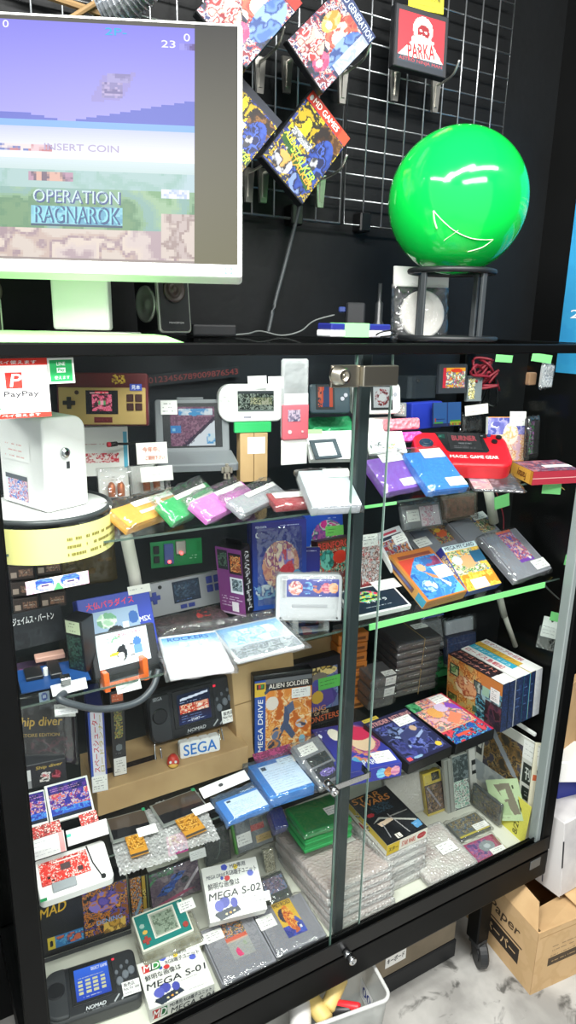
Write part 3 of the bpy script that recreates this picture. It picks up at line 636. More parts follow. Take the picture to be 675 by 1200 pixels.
pk.art('cover', [('b', 'c8323c'), ('r', 0, 0, 1, .09, '2a3038'), ('r', 0, 0, .06, 1, '2a2c30'), ('r', .94, 0, 1, 1, '2a2c30'), ('r', 0, .93, 1, 1, '2a2c30'), ('p', [(.08, .22), (.35, .5), (.7, .5), (.93, .2), (.93, .12), (.08, .12)], 'f0ece0'), ('e', .52, .68, .19, .22, 'f0ece0'), ('e', .53, .64, .12, .13, '8c2028'), ('p', [(.3, .53), (.5, .6), (.75, .52), (.68, .36), (.34, .38)], 'f0ece0'), ('r', .06, .09, .94, .2, '30404c'),
    ('e', .48, .66, .03, .02, 'f0e0d8'), ('e', .58, .65, .03, .02, 'f0e0d8'), ('r', .46, .56, .6, .57, '401015'), ('t', 'PARKA', .24, .2, .76, .44, 'c8202c', 8), ('t', 'ASTRO NINJA MAN', .08, .10, .92, .17, 'b04a50')], .02, .02, .98, .98, m=print_mat('gloss_sleeve_print'), cell=.0022)
yt = It('price_card', 'yellow handwritten card on the wire grid above the red face box', 'card', [(478, 9), (519, 17), (521, -10), (480, -18)], ('y', .40), tilt=6, st=2, yaw=-3, sy=5, roll=0, t=.002)
yt.box('sheet', 0, 0, 1, 1, None, 0, mat('yellow_card', 'e4d83a', .7), .0003); yt.art('lettering', [('b', 'e4d83a'), ('t', 'ブルーシリーズ入荷', .06, .45, .9, .7, '40402a'), ('m', .1, .1, .9, .3, 1, '40402a')], m=PAPER())
# silver duct and beams up by the ceiling, behind the monitor
bm = bmesh.new(); pts = smoothpath([onp(120, 8, .36), onp(150, -10, .33), onp(175, -45, .3), onp(190, -120, .28)], 14); tube(bm, pts, [.034 + (.003 if i % 2 else -.003) for i in range(len(pts))], 20)
tag(mesh_obj('flexible_duct', bm, mat('foil', 'b8bcc0', .3, .85, bump=('noise', 70, .6)), None, False), 'crinkled silver duct above the top edge of the monitor', 'duct')
bm = bmesh.new(); tube(bm, [onp(10, -20, .44), onp(130, 20, .44)], .006); tube(bm, [onp(150, -20, .43), onp(70, 30, .43)], .005)
tag(mesh_obj('wooden_lath', bm, mat('raw_wood', '8a6f48', .7), None, False), 'crossed thin wooden laths above the monitor', 'lath')
# ================================================================== stuck on the glass
def sticker(name, label, cat, quad, ops, y=.0168, m=None, cell=.0012, kind=None):
    s = It(name, label, cat, quad, ('y', y), tilt=0, st=.3, yaw=0, sy=.5, t=.0006, roll=0)
    s.art('sheet', ops, z=0, m=m or PAPER(), cell=cell); s.box('backing', 0, 0, 1, 1, -.0006, -.0001, WHITE(), 0); return s
sticker('payment_sign', 'white payment sign with red bands and a red round P mark on the glass', 'sign', [(-34, 494), (59.5, 487), (55.5, 418), (-40, 422)],
  [('b', 'fbfaf6'), ('r', 0, .88, 1, 1, 'e23a2c'), ('r', 0, 0, 1, .085, 'e23a2c'), ('t', 'ペイペイ使えます', .20, .905, .86, .965, 'fbf4ee'), ('t', 'ペイペイ使えます', .20, .02, .86, .07, 'fbf4ee'), ('r', .46, .50, .66, .76, 'e8362c'), ('t', 'PayPay', .42, .34, .86, .455, '3a3a40'), ('t', 'P', .52, .53, .65, .74, 'ffffff', 0, .2), ('r', .3, .15, .37, .19, '30b858'), ('m', .4, .13, .95, .21, 1, '50505a'), ('m', .1, .15, .28, .2, 1, '30b858')])
sticker('payment_sticker', 'small square green payment sticker on the glass', 'sticker', [(57.5, 450), (88, 448.5), (86, 418.5), (55, 420)],
  [('b', 'eef6ea'), ('r', .06, .06, .94, .94, '26b060'), ('t', 'LINE', .34, .70, .66, .84, 'f2fff6'), ('r', .32, .42, .68, .62, 'f2fff6'), ('t', 'Pay', .38, .45, .62, .59, '26b060'), ('t', '使えます', .22, .16, .8, .30, 'd8f6e2')])
sticker('cartoon_sticker', 'long narrow blue and pink cartoon faces sticker on the glass', 'sticker', [(31, 697), (105, 684), (103, 668), (30, 683)],
  [('b', 'e8dde6'), ('ne', .28, .6, .16, .5, ['3a6ac0', '5a8ad8', '2a4aa0'], 6, 4), ('ne', .7, .6, .16, .5, ['3a6ac0', '5a8ad8', '2a4aa0'], 6, 8), ('e', .3, .4, .12, .22, 'f0d4cc'), ('e', .7, .4, .12, .22, 'f0d4cc'), ('r', .24, .4, .35, .52, '3a3a70'), ('r', .65, .4, .76, .52, '3a3a70'), ('p', [(.42, 0), (.5, .6), (.58, 0)], '58b070'), ('n', (0, 0, .14, 1), ['f0c8d0', 'e8e0f0', 'd8a0b8'], 5, 3), ('n', (.86, 0, 1, 1), ['f0c8d0', 'e8e0f0', 'd8a0b8'], 5, 5)])
for quad, lab in (([(580, 423), (600, 426), (601, 416), (582, 416)], 'pale green note slip taped under the top rail, left one of two'), ([(622, 421), (645, 428), (648, 415), (625, 415)], 'pale green note slip taped under the top rail, right one of two'),
    ([(635, 577), (657, 581), (658, 566), (636, 566)], 'green tape square at the right end of the top shelf'), ([(580, 598), (598, 592), (596, 578), (579, 583)], 'green tape square on the red wire under the top shelf'), ([(661, 661), (671, 665), (673, 653), (663, 649)], 'small green tape square near the right edge of the case')):
    p = on(quad[0][0], quad[0][1], 'y', .1); s = It('tape_piece', lab, 'tape', quad, ('y', .06 if quad[0][1] < 500 or quad[0][0] > 600 else .2), tilt=0, st=4, yaw=0, sy=25, roll=0, t=.0005, group='green tape pieces inside the case'); s.box('strip', 0, 0, 1, 1, None, 0, GREEN_TAPE(), 0)
pc = It('hanging_tag', 'white tag with a green tape tab hanging in front of the right side pane', 'price tag', [(634, 744), (653, 751), (659, 727), (637, 721)], ('y', .1), tilt=0, st=4, yaw=18, sy=20, roll=0, t=.001)
pc.art('card', [('b', 'f4f4f2'), ('m', .1, .1, .9, .6, 3, '888890'), ('e', .5, .82, .06, .05, '303030')], z=0, m=PAPER()); pc.box('tab', .32, .86, .8, 1.28, -.001, .001, GREEN_TAPE(), 0); pc.box('pouch', -.12, -.6, 1.0, .5, -.0015, .0015, FILM(), .0005)

# ================================================================== top shelf, left half
# round glass tray with yellow notice and white locked box
tr = .092; tc_ = (.108, .132); TZ = SH1 + .036
tray = empty('round_tray', 'round turntable tray with a dark rim at the left end of the top shelf', 'tray', (tc_[0], tc_[1], TZ))
part('base', (lambda b: (lathe(b, [(.05, -.036), (.05, -.03), (.02, -.026), (.02, -.004), (.06, .001)], 32), b)[1])(bmesh.new()), mat('smoke_base', '5a5e60', .3), tray, True)
bm = bmesh.new(); disc(bm, 0, 0, tr - .003, .001, .006, 60); mesh_obj('plate', bm, clear('frosted_plate', gloss=.1, haze=.75, hazecol='f4f4f4'), tray)
bm = bmesh.new(); tube(bm, [(tr * math.cos(a), tr * math.sin(a), .005) for a in np.linspace(0, 2 * math.pi, 73)[:-1]], .0042, 8, True); mesh_obj('rim', bm, mat('rim_dark', '3a3e40', .35), tray, True)
bm = bmesh.new(); n = 24; ring = []
for i in range(n + 1):
    a = R(-150) + (R(-18) - R(-150)) * i / n; ring.append([bm.verts.new(((tr + .005) * math.cos(a), (tr + .005) * math.sin(a), z)) for z in (-.002, -.052)])
for i in range(n): bm.faces.new((ring[i][0], ring[i][1], ring[i + 1][1], ring[i + 1][0]))
nt_ = mesh_obj('notice', bm, mat('yellow_notice', 'f4ee9a', .8), None, True); nt_.location = (tc_[0], tc_[1], TZ); tag(nt_, 'curved yellow paper notice hanging from the round tray', 'notice')
bm = bmesh.new(); rnd = random.Random(4)
for row in range(3):
    a = R(-85)
    while a < R(-25):
        da = R(rnd.uniform(1.2, 2.6)); z = -.018 - row * .011
        if rnd.random() < .75:
            q = [((tr + .0056) * math.cos(t), (tr + .0056) * math.sin(t), zz) for t, zz in ((a, z), (a, z - .004), (a + da * .8, z - .004), (a + da * .8, z))]; bm.faces.new([bm.verts.new(v) for v in q])
        a += da
mesh_obj('handwriting', bm, mat('olive_ink', '8a8038', .8), nt_)
wb = It('locked_box', 'white plastic box with a small lock on the round tray', 'box', [(54, 604), (106, 588), (98, 490), (50, 487)], ('z', TZ + .007), tilt=0, st=2, sy=12, t=.105)
WP = mat('bright_white_plastic', 'f6f6f4', .4)
wb.prism('shell', rrect(0, wb.w, 0, wb.h, [.004, .006, .02, .008]), -.105, 0, WP, .004, 3)
bm = bmesh.new(); lathe(bm, [(.0075, 0), (.0075, .003), (.006, .004), (.0045, .0035), (.0045, .006), (.003, .006)], 20, (wb.w * .47, wb.h * .62, 0)); mesh_obj('keyhole_lock', bm, CHROME(), wb.root, True)
wb.box('key_slot', .50, .44, .58, .52, -.001, .0006, mat('slot_dark', '33363a', .5), .0004)
wb.art('photo', [('b', 'e8eef4'), ('n', (.1, 0, 1, .8), ['4a78c8', 'e8e8f0', 'c05868', '80a8e0', 'e8c0c8'], 7, 4), ('r', 0, .84, 1, 1, '6a7078')], .1, .06, .6, .34, .0008, 'left')
wb.art('red_note', [('b', 'f6f6f4'), ('m', .05, .05, .95, .95, 3, 'd88078')], .1, .5, .7, .72, .0008, 'left', PAPER())
# gold and dark red handheld, with box and plug under it
gh = It('handheld_console', 'gold and dark red handheld console with a pink game on its screen', 'handheld', [(69.5, 497.5), (170.5, 497.5), (171, 454), (68, 454)], ('y', .30), tilt=8, st=4, yaw=-24, sy=8, t=.022)
GOLD = mat('gold_face', 'c6a668', .35, .25); DRED = mat('dark_red_plastic', '5e1a20', .4)
gh.prism('back_shell', rrect(-.003, gh.w + .004, -.002, gh.h * 1.40, .004), -.024, -.004, DRED, .002); gh.box('face_plate', 0, 0, 1, 1, -.005, 0, GOLD, .001)
gh.art('screen', [('b', '17181c'), ('n', (.18, .12, .8, .82), ['d85878', 'e88098', 'b83858', '3a2a30'], 8, 5), ('r', .3, .88, .7, .95, 'c83848'), ('r', .38, .4, .62, .55, '58a068'), ('r', .44, .4, .56, .55, 'f0a0b0'), ('m', .1, .86, .9, .96, 1, 'f0c0c0')], .31, .28, .68, .92, .0004, m=SCREEN(.85))
bm = bmesh.new(); x, y = gh.w * .12, gh.h * .58; box(bm, x - .010, x + .010, y - .0035, y + .0035, 0, .003, .0006); box(bm, x - .0035, x + .0035, y - .010, y + .010, 0, .0031, .0006); mesh_obj('direction_pad', bm, mat('button_black', '26221e', .4), gh.root)
for i in (0, 1):
    for j in (0, 1): gh.box('button', .78 + .1 * i, .38 + .24 * j, .86 + .1 * i, .58 + .24 * j, 0, .0022, mat('button_brown', '3c1c1a', .4), .0008)
gh.art('name_plate', [('b', '6a1c22'), ('m', .1, .2, .9, .8, 1, '8a3438')], .40, .05, .61, .2, .0005)
bm = bmesh.new(); disc(bm, gh.w * .21, gh.h * .86, .0035, 0, .002, 16); mesh_obj('button', bm, mat('button_brown'), gh.root)
gh.art('emblem', [('b', '5e1a20'), ('ne', .3, .5, .25, .45, ['d8b848', 'a88428', '5e1a20'], 7, 4), ('ne', .7, .5, .25, .45, ['d8b848', 'c8a030', '5e1a20'], 7, 6)], .6, 1.08, .78, 1.36, -.003)
bd = gh.art('sample_badge', [('b', '3a50b8'), ('t', '見本', .14, .18, .86, .82, 'f4f6ff')], .82, .92, .96, 1.1, .0012); 
wbx = It('carton', 'white carton with red lettering under the gold handheld', 'carton', [(72, 560), (150, 556), (151, 500), (72, 501)], ('y', .33), tilt=0, st=1, yaw=-20, sy=6, t=.03)
wbx.box('body', m=WHITE()); wbx.art('print', [('b', 'f4f2ee'), ('m', .1, .62, .7, .7, 1, 'c88080'), ('n', (.35, .28, .85, .48), ['d83848', 'f0d0d0', 'c02838', 'f0e4e0'], 9, 5), ('r', .93, .1, .98, .9, '60b8d8')])
pg = on(128, 521, 'y', .27)
o = mesh_obj('cable', T(smoothpath([onp(163, 518, .29), onp(150, 520, .28), onp(135, 520, .27)], 5), .0022), BC, None, True); tag(o, 'black plug cable with white and red bands in front of the white carton', 'cable')
bm = bmesh.new(); tube(bm, [onp(137, 520, .27), onp(129, 521, .268)], .0042); mesh_obj('plug', bm, BC, o, True); bm = bmesh.new(); tube(bm, [onp(129, 521, .268), onp(126, 521, .267)], .0044); mesh_obj('band', bm, mat('band_red', 'c83040', .5), o, True)
# two blister cards of glowing tubes
def nixie(quad, label, y):
    s = It('tube_kit', label, 'electronic kit', quad, ('y', y), tilt=12, st=4, yaw=-22, sy=6, t=.03, group='clear boxes of copper display tubes')
    s.box('card', .04, .04, .96, .96, -.028, -.022, WHITE()); s.art('card_print', [('b', 'f2f1f0'), ('m', .3, .55, .7, .75, 2, '80808a')], .05, .05, .95, .95, -.0215)
    bm = bmesh.new()
    for u in (.40, .66): lathe(bm, [(.0062, 0), (.0062, .020), (.004, .025), (.001, .027)], 14); 
    bm.free()
    for u in (.40, .68):
        bm = bmesh.new(); lathe(bm, [(.006, 0), (.0062, .002), (.0062, .018), (.004, .023), (.001, .025)], 16); bmesh.ops.rotate(bm, cent=(0, 0, 0), matrix=Matrix.Rotation(R(-90), 3, 'X'), verts=bm.verts); bmesh.ops.translate(bm, vec=(u * s.w, s.h * .08, -.012), verts=bm.verts)
        mesh_obj('glow_tube', bm, mat('copper_tube', 'c86a38', .3, .4), s.root, True)
    s.box('clear_case', 0, 0, 1, 1, -.03, 0, FILM(), .002); return s
nixie([(117, 590), (156, 581), (154, 546), (115, 549)], 'left one of two clear boxes of copper tubes beside the round tray', .22)
nixie([(160, 585), (200, 572), (198, 541), (155, 546)], 'right one of two clear boxes of copper tubes, behind the yellow cartridge', .235)
def card(label, quad, y, ops, name='price_card', **kw):
    s = It(name, label, 'card', quad, ('y', y), tilt=kw.get('tilt', 8), st=3, yaw=kw.get('yaw', -20), sy=10, roll=kw.get('roll', 0), t=.0012, group=kw.get('group'))
    s.art('print', ops, z=0, m=PAPER(), cell=.001); s.box('stock', 0, 0, 1, 1, -.0012, -.0002, WHITE(), 0); return s
card('white card with red handwriting standing in front of the grey clamshell', [(160, 545), (196, 542), (196, 517), (160, 520)], .21, [('b', 'f8f4ee'), ('t', '今年中、', .2, .55, .75, .8, 'd06848'), ('t', 'ご期待下さい', .28, .18, .9, .38, 'd06848')])
card('plain white card overlapping the clear tube box', [(166, 566), (203, 562), (202, 545), (164, 548)], .205, [('b', 'f8f6f2'), ('m', .3, .4, .6, .55, 1, 'a0a0a8')])
# grey clamshell handheld
GREYD = mat('clamshell_grey', '74787c', .45)
cl = It('clamshell_console', 'dark grey clamshell handheld standing open with a pixel game on screen', 'handheld', [(184, 532), (270, 529), (267, 469), (180, 467)], ('y', .30), tilt=10, st=4, yaw=-22, sy=6, t=.014)
cl.prism('lid', rrect(0, cl.w, 0, cl.h, .006), -.014, 0, GREYD, .002, 2)
cl.box('bezel', .10, .10, .90, .93, 0, .0012, mat('bezel_black', '212326', .3), .0004)
cl.art('screen', [('b', '7a5a70'), ('n', (0, 0, 1, 1), ['8a5c78', '6a4860', '74506a', '9a7088'], 14, 3), ('p', [(.3, 0), (1, .72), (1, 0)], 'e4ecf4'), ('p', [(.25, 0), (.36, 0), (1, .66), (1, .76)], '3a2c44'), ('n', (.2, .78, .95, .95), ['e8f0f8', 'c8e0f0', '58a0d8'], 6, 4), ('e', .55, .82, .14, .05, '4aa0d8'), ('r', 0, .34, .24, .52, '3f86c8'), ('r', .04, .38, .1, .46, '90d0f0'), ('n', (.8, .05, 1, .3), ['58a8e0', 'd8ecf4'], 8, 6), ('t', '3 00', .32, .04, .52, .18, '403050', 38)], .20, .13, .80, .86, .0016, m=SCREEN(.8))
cl.tag(.08, .72, .30, .98, .0022, rows=3, ink='202024'); 
bm = bmesh.new(); tube(bm, [(cl.w * .26, -.006, -.006), (cl.w * .74, -.006, -.006)], .0065, 12); box(bm, cl.w * .3, cl.w * .66, cl.h, cl.h + .004, -.012, -.002, .001); mesh_obj('hinge', bm, GREYD, cl.root, True)
bb = mesh_obj('base_half', prism(rrect(-.004, cl.w + .004, -.085, .0, .008), 0, .014, .003), GREYD, cl.root); bb.matrix_local = Matrix.Translation((0, -.008, -.012)) @ Matrix.Rotation(R(-72), 4, 'X')
bm = bmesh.new(); disc(bm, .012, -.045, .009, 0, .003, 20); o = mesh_obj('direction_pad', bm, mat('bezel_black'), cl.root); o.matrix_local = bb.matrix_local @ Matrix.Translation((0, 0, .014))
# white rounded handheld on a cardboard stand
ws = It('handheld_console', 'white rounded handheld console with a grey screen, raised on cardboard', 'handheld', [(257, 496), (330, 493), (332, 450), (256, 450)], ('y', .27), tilt=6, st=3, yaw=-14, sy=6, t=.02)
ws.prism('shell', rrect(0, ws.w, 0, ws.h, [.024, .012, .012, .024], 8), -.02, 0, WP, .004, 3, smooth=False)
ws.art('screen', [('b', '8a9a94'), ('n', (0, .1, 1, .85), ['2c3a34', '4a5c50', 'b8c8b8', '9fb0a4', '20302a'], 6, 9), ('r', 0, .86, 1, 1, '505a5e'), ('n', (.35, .3, .95, .7), ['d8dcb0', '3a4a3c', '8a9a70', 'c8ccb0'], 7, 3)], .29, .28, .86, .82, .0006, m=SCREEN(.75))
bm = bmesh.new()
for (u, v) in ((.10, .70), (.16, .60), (.10, .50), (.05, .60), (.12, .32), (.17, .24)): disc(bm, ws.w * u, ws.h * v, .0035, 0, .0016, 14)
mesh_obj('round_buttons', bm, mat('button_white', 'd8d8d6', .4), ws.root); ws.box('slot_mark', .38, .1, .5, .16, 0, .0006, mat('button_grey', '9a9aa4', .4), .0002)
ga = It('acrylic_strip', 'translucent green strip beneath the white rounded handheld', 'strip', [(275, 508), (318, 506), (318, 494), (275, 496)], ('y', .262), tilt=0, st=2, yaw=-14, sy=5, t=.01); ga.box('strip', m=mat('green_acrylic', '3fc070', .2)); 
cs = It('cardboard_stand', 'tall narrow cardboard box carrying the white rounded handheld', 'box', [(282, 566), (314, 563), (313, 507), (281, 508)], ('y', .26), tilt=0, st=1, yaw=-16, sy=6, t=.028)
cs.box('left_flap', 0, 0, .49, 1, None, 0, CARD(), .0006); cs.box('right_flap', .51, 0, 1, 1, None, 0, CARD(), .0006); cs.tag(.26, .58, .9, .92, .0006, rows=2, ink='e8e8e8')
card('small white note with black handwriting above the white rounded handheld, left one', [(291, 456), (313, 455), (312, 440), (290, 441)], .262, [('b', 'f6f6f4'), ('m', .06, .1, .94, .9, 3, '282830')], name='note')
card('small white note with black handwriting above the white rounded handheld, right one', [(315, 455), (333, 455), (332, 441), (314, 441)], .262, [('b', 'f6f6f4'), ('m', .06, .1, .94, .9, 3, '282830')], name='note')
# hanging strip with little red handheld
hs = It('hanging_pack', 'tall clear hanging strip with a small red handheld and white cards', 'hanging pack', [(331.5, 545), (361, 544), (362, 420), (331, 421)], ('y', .135), tilt=0, st=1, yaw=-6, sy=6, t=.012)
hs.box('backing_card', 0, .0, 1, .24, -.006, -.003, WHITE(), .0004); hs.box('dark_insert', .14, .72, .86, .96, -.008, -.001, mat('insert_dark', '4a5054', .5), .002)
hs.box('pouch', 0, .25, 1, 1, -.011, 0, clear('milky_film', gloss=.08, rough=.1, haze=.35, hazecol='e8eaec', bump=('noise', 40, .8)), .003)
hs.art('note', [('b', 'f6f6f6'), ('m', .05, .2, .95, .8, 2, '303038')], .05, .56, .97, .68, .0008, m=PAPER())
hs.prism('red_handheld', rrect(0, hs.w, hs.h * .245, hs.h * .58, .003), -.006, .002, mat('pale_red_shell', 'c8606c', .4), .0015); hs.art('small_screen', [('b', '58586a'), ('n', (0, 0, 1, 1), ['505068', '8a7a90', 'b0a0b0'], 5, 2)], .18, .42, .66, .53, .0028); 
bm = bmesh.new(); disc(bm, hs.w * .26, hs.h * .32, .0035, .002, .0035, 16); disc(bm, hs.w * .75, hs.h * .32, .002, .002, .0035, 12); mesh_obj('round_buttons', bm, mat('pale_pink', 'eab8bc', .4), hs.root)
# silver robot figure
fg = on(266, 561, 'y', .165); rb = empty('robot_figure', 'tiny silver robot figure standing behind the green cartridge', 'figurine', tuple(fg), R(-20)); SV = mat('silver_paint', 'b8b0a0', .3, .7)
def rbp(name, *bx):
    bm = bmesh.new()
    for b in bx: box(bm, *b, .0008, 1)
    mesh_obj(name, bm, SV, rb)
rbp('torso', (-.005, .005, -.004, .004, .012, .021), (-.003, .003, -.003, .003, .009, .0125)); rbp('head', (-.0028, .0028, -.003, .003, .021, .0265), (-.001, .001, -.0045, -.003, .0225, .0245))
for s_ in (-1, 1): rbp('arm', (s_ * .0075 - .002, s_ * .0075 + .002, -.0025, .0025, .010, .020)); rbp('leg', (s_ * .0032 - .0022, s_ * .0032 + .0022, -.0028, .0028, 0, .0095), (s_ * .0034 - .0026, s_ * .0034 + .0026, -.005, .0028, 0, .0025))
# bagged cartridges in a fan along the front edge
def bag_cart(label, quad, col, z, t=.017, tagpos=None, stripe=None, tilt=90, grp='bagged cartridges along the top shelf', st=8, seed=1, mt=.016, **kw):
    s = It('bagged_cartridge', label, 'game cartridge', quad, ('z', z), tilt=tilt, st=st, t=t, group=grp, **kw)
    m = mat('cart_' + col, col, .4)
    bm = bmesh.new(); w, h = s.w, s.h; box(bm, 0, w, 0, h, -t, 0, .0015, 2); 
    mesh_obj('shell', bm, m, s.root); bm = bmesh.new(); box(bm, w * .12, w * .88, -.0006, .001, -t * .82, -t * .22, .0003); mesh_obj('contact_slot', bm, mat('slot_' + col, col, .6, var=(60, '40403a', .0, .3)), s.root)
    if stripe: s.art('label_strip', [('b', 'f6f2ea'), ('m', .1, .2, .9, .8, 1, 'c0b8b0')], *stripe, .0008)
    if tagpos: s.tag(*tagpos, .0016, rows=2, ink='888078')
    s.sleeve(.004, mt, .0025, seed=seed); return s
bag_cart('yellow bagged cartridge, the left end of the fanned row on the top shelf', [(152, 617), (219, 593), (198, 574), (130, 597)], 'e0a548', SH1 + .020, .018, tagpos=(.30, .72, .98, .98), stripe=(.3, .35, .85, .5), seed=3)
bag_cart('green bagged cartridge between the yellow and pink ones', [(205, 612), (261, 584), (240, 564), (190, 588)], '32a860', SH1 + .018, .016, tagpos=(.25, .78, .9, .98), stripe=(.35, .28, .95, .5), seed=5)
bag_cart('pink bagged cartridge between the green and clear ones', [(246, 608), (302, 581), (282, 562), (225, 588)], 'd878cc', SH1 + .017, .015, tagpos=(.4, .72, .95, .96), seed=7)
bag_cart('clear grey bagged cartridge between the pink and dark red ones', [(284, 603), (338, 578), (318, 563), (270, 586)], '9a9ca2', SH1 + .016, .013, tagpos=(.3, .68, .95, .95), seed=9)
bag_cart('dark red bagged cartridge lying under the clear-cased ones', [(323, 594), (379, 588), (366, 572), (312, 579)], '9a3038', SH1 + .016, .012, tagpos=(.1, .5, .8, .9), seed=11, mt=.006, tilt=80, st=2)

# ================================================================== top shelf, right half
def handheld(label, quad, y, body, scr, r=.012, yaw=-18, su=(.2, .2, .62, .85), tilt=10, btn=True, e=.8):
    s = It('handheld_console', label, 'handheld', quad, ('y', y), tilt=tilt, st=4, yaw=yaw, sy=6, t=.018)
    s.prism('shell', rrect(0, s.w, 0, s.h, r, 6), -.018, 0, body, .003, 2); s.box('bezel', su[0] - .05, su[1] - .08, su[2] + .05, su[3] + .08, 0, .001, mat('bezel_black'), .0004); s.art('screen', scr, *su, .0014, m=SCREEN(e))
    if btn:
        bm = bmesh.new(); disc(bm, s.w * .88, s.h * .62, .004, 0, .002, 16); disc(bm, s.w * .80, s.h * .5, .004, 0, .002, 16); mesh_obj('round_buttons', bm, mat('button_grey'), s.root)
    return s
handheld('dark blue handheld with an orange picture, left of the centre post', [(363, 485), (411, 484), (410, 450), (363, 450)], .25, mat('navy_shell', '2c3c44', .4), [('b', 'd8583c'), ('p', [(.3, 0), (.4, 1), (.75, 1), (.75, 0)], '2c4878'), ('n', (0, 0, .25, 1), ['d8583c', '303848', 'e87858'], 4, 3)], .006, su=(.2, .22, .56, .9))
handheld('white handheld with a red line drawing, behind the centre post', [(414, 486), (470, 484), (469, 448), (413, 449)], .25, WP, [('b', 'd8dce0'), ('ne', .5, .5, .42, .42, ['a84048', 'e8e8ec', 'e0d8dc', '803038'], 5, 8), ('e', .52, .5, .2, .2, 'eef0f2')], .012, su=(.42, .2, .78, .86))
gb_ = It('bagged_part', 'green bubble bag lying behind the cards left of the centre post', 'bag', [(362, 505), (420, 503), (410, 487), (362, 490)], ('y', .27), tilt=50, st=5, yaw=-12, sy=8, t=.02); gb_.sleeve(.0, .0, .003, clear('green_film', gloss=.08, rough=.2, haze=.7, hazecol='3fae72', bump=('voronoi', 120, .8)), 4, 'bag_skin')
wc1 = It('paper_pack', 'white paper packs lying behind the bagged clear cartridge', 'paper pack', [(362, 540), (420, 536), (412, 503), (360, 507)], ('y', .21), tilt=45, st=4, yaw=-14, sy=8, t=.014); wc1.box('sheets', m=WHITE()); wc1.art('print', [('b', 'f0f0f0'), ('m', .5, .6, .9, .95, 3, 'b0b0b8')]); wc1.art('green_corner', [('b', '9ae08a')], 0, .9, .35, 1.06, .0008)
gbz = It('screen_bezel', 'dark square screen bezel on the white paper pack', 'spare part', [(370, 540), (401, 534), (394, 512), (363, 517)], ('y', .195), tilt=45, st=4, yaw=-14, sy=8, t=.003)
bm = bmesh.new(); w, h = gbz.w, gbz.h
for q in ((0, w, 0, h * .14), (0, w, h * .84, h), (0, w * .16, h * .14, h * .84), (w * .84, w, h * .14, h * .84)): box(bm, *q, -.003, 0, .0005)
mesh_obj('frame', bm, mat('bezel_slate', '46525a', .4), gbz.root); gbz.box('window', .16, .14, .84, .84, -.0025, -.0012, mat('window_pale', 'e8eef2', .2), 0)
w2 = It('paper_pack', 'white card with small grey and orange pieces right of the centre post', 'paper pack', [(432, 535), (478, 528), (470, 505), (430, 507)], ('y', .19), tilt=45, st=4, yaw=-14, sy=8, t=.008); w2.box('sheets', m=WHITE()); w2.art('print', [('b', 'f2f2f2'), ('n', (.05, .25, .45, .6), ['50585c', 'e8e8e8', '485054', 'f0f0f0'], 7, 4), ('n', (.5, .2, .75, .45), ['70a090', 'd89850', 'e8e8e8', '90b0a8'], 7, 6)])
w3 = It('paper_pack', 'white cards stacked behind, under the pink bubble rolls', 'paper pack', [(430, 508), (462, 505), (458, 488), (428, 490)], ('y', .24), tilt=20, st=5, yaw=-10, sy=8, t=.01); w3.box('sheets', m=WHITE())
bag_cart('clear white bagged cartridge left of the centre post', [(366, 596), (424, 589), (405, 549), (350, 552)], 'bcc3c9', SH1 + .022, .02, tagpos=(.5, .76, 1.05, 1.0), seed=13, mt=.01, tilt=88)
bag_cart('purple bagged cartridge right of the centre post', [(454, 578), (497, 568), (472, 532), (428, 539)], '8a58c0', SH1 + .020, .017, tagpos=(.35, .82, .95, 1.08), stripe=(.48, .08, .92, .3), seed=15, tilt=88)
bag_cart('bright blue bagged cartridge in front of the red handheld', [(504, 576), (549, 569), (519, 527), (473, 531)], '2f7fd8', SH1 + .020, .017, tagpos=(.4, .80, .95, 1.05), stripe=(.55, .05, 1.0, .27), seed=17, tilt=88)
# pink bubble wrap rolls
for (q, col, lab) in (([(458, 519), (497, 517), (495, 505), (455, 507)], 'd85ab0', 'lower magenta bubble-wrapped pack behind the purple cartridge'), ([(457, 505), (494, 502), (492, 489), (456, 491)], 'f08a98', 'upper pink bubble-wrapped pack behind the purple cartridge')):
    s = It('bubble_pack', lab, 'bubble-wrapped pack', q, ('y', .215), tilt=10, st=4, yaw=-12, sy=8, t=.035, group='bubble-wrapped packs on the top shelf'); s.prism('wrap', rrect(0, s.w, 0, s.h, .006, 4), -.035, 0, mat('bubble_' + col, col, .3, bump=('voronoi', 130, 1.0)), .005, 3)
# blue shells behind
bs = It('blue_case', 'dark blue plastic case behind the pink bubble packs', 'case', [(478, 505), (520, 500), (517, 468), (487, 474)], ('y', .30), tilt=18, st=4, yaw=-15, sy=8, t=.03); bs.prism('shell', rrect(0, bs.w, 0, bs.h, .004), -.03, 0, mat('deep_blue_plastic', '2a3cb0', .35), .003)
gd = It('small_device', 'small grey tilted device with a photo screen left of the blue case', 'device', [(459, 489), (475, 487), (478, 470), (463, 473)], ('y', .26), tilt=25, st=4, yaw=-15, sy=8, t=.012); gd.box('body', m=mat('device_grey', '5a6064', .4)); gd.art('picture', [('b', '8a9094'), ('n', (0, 0, 1, 1), ['707478', 'c8c8c0', '484c50', 'a08880'], 5, 3)], .15, .15, .85, .85)
gcart = It('game_cartridge', 'black cartridge with a red and blue label standing upright behind', 'game cartridge', [(513.5, 463), (546, 459.5), (548.5, 426.5), (516, 427)], ('y', .33), tilt=4, st=3, yaw=-10, sy=6, t=.01)
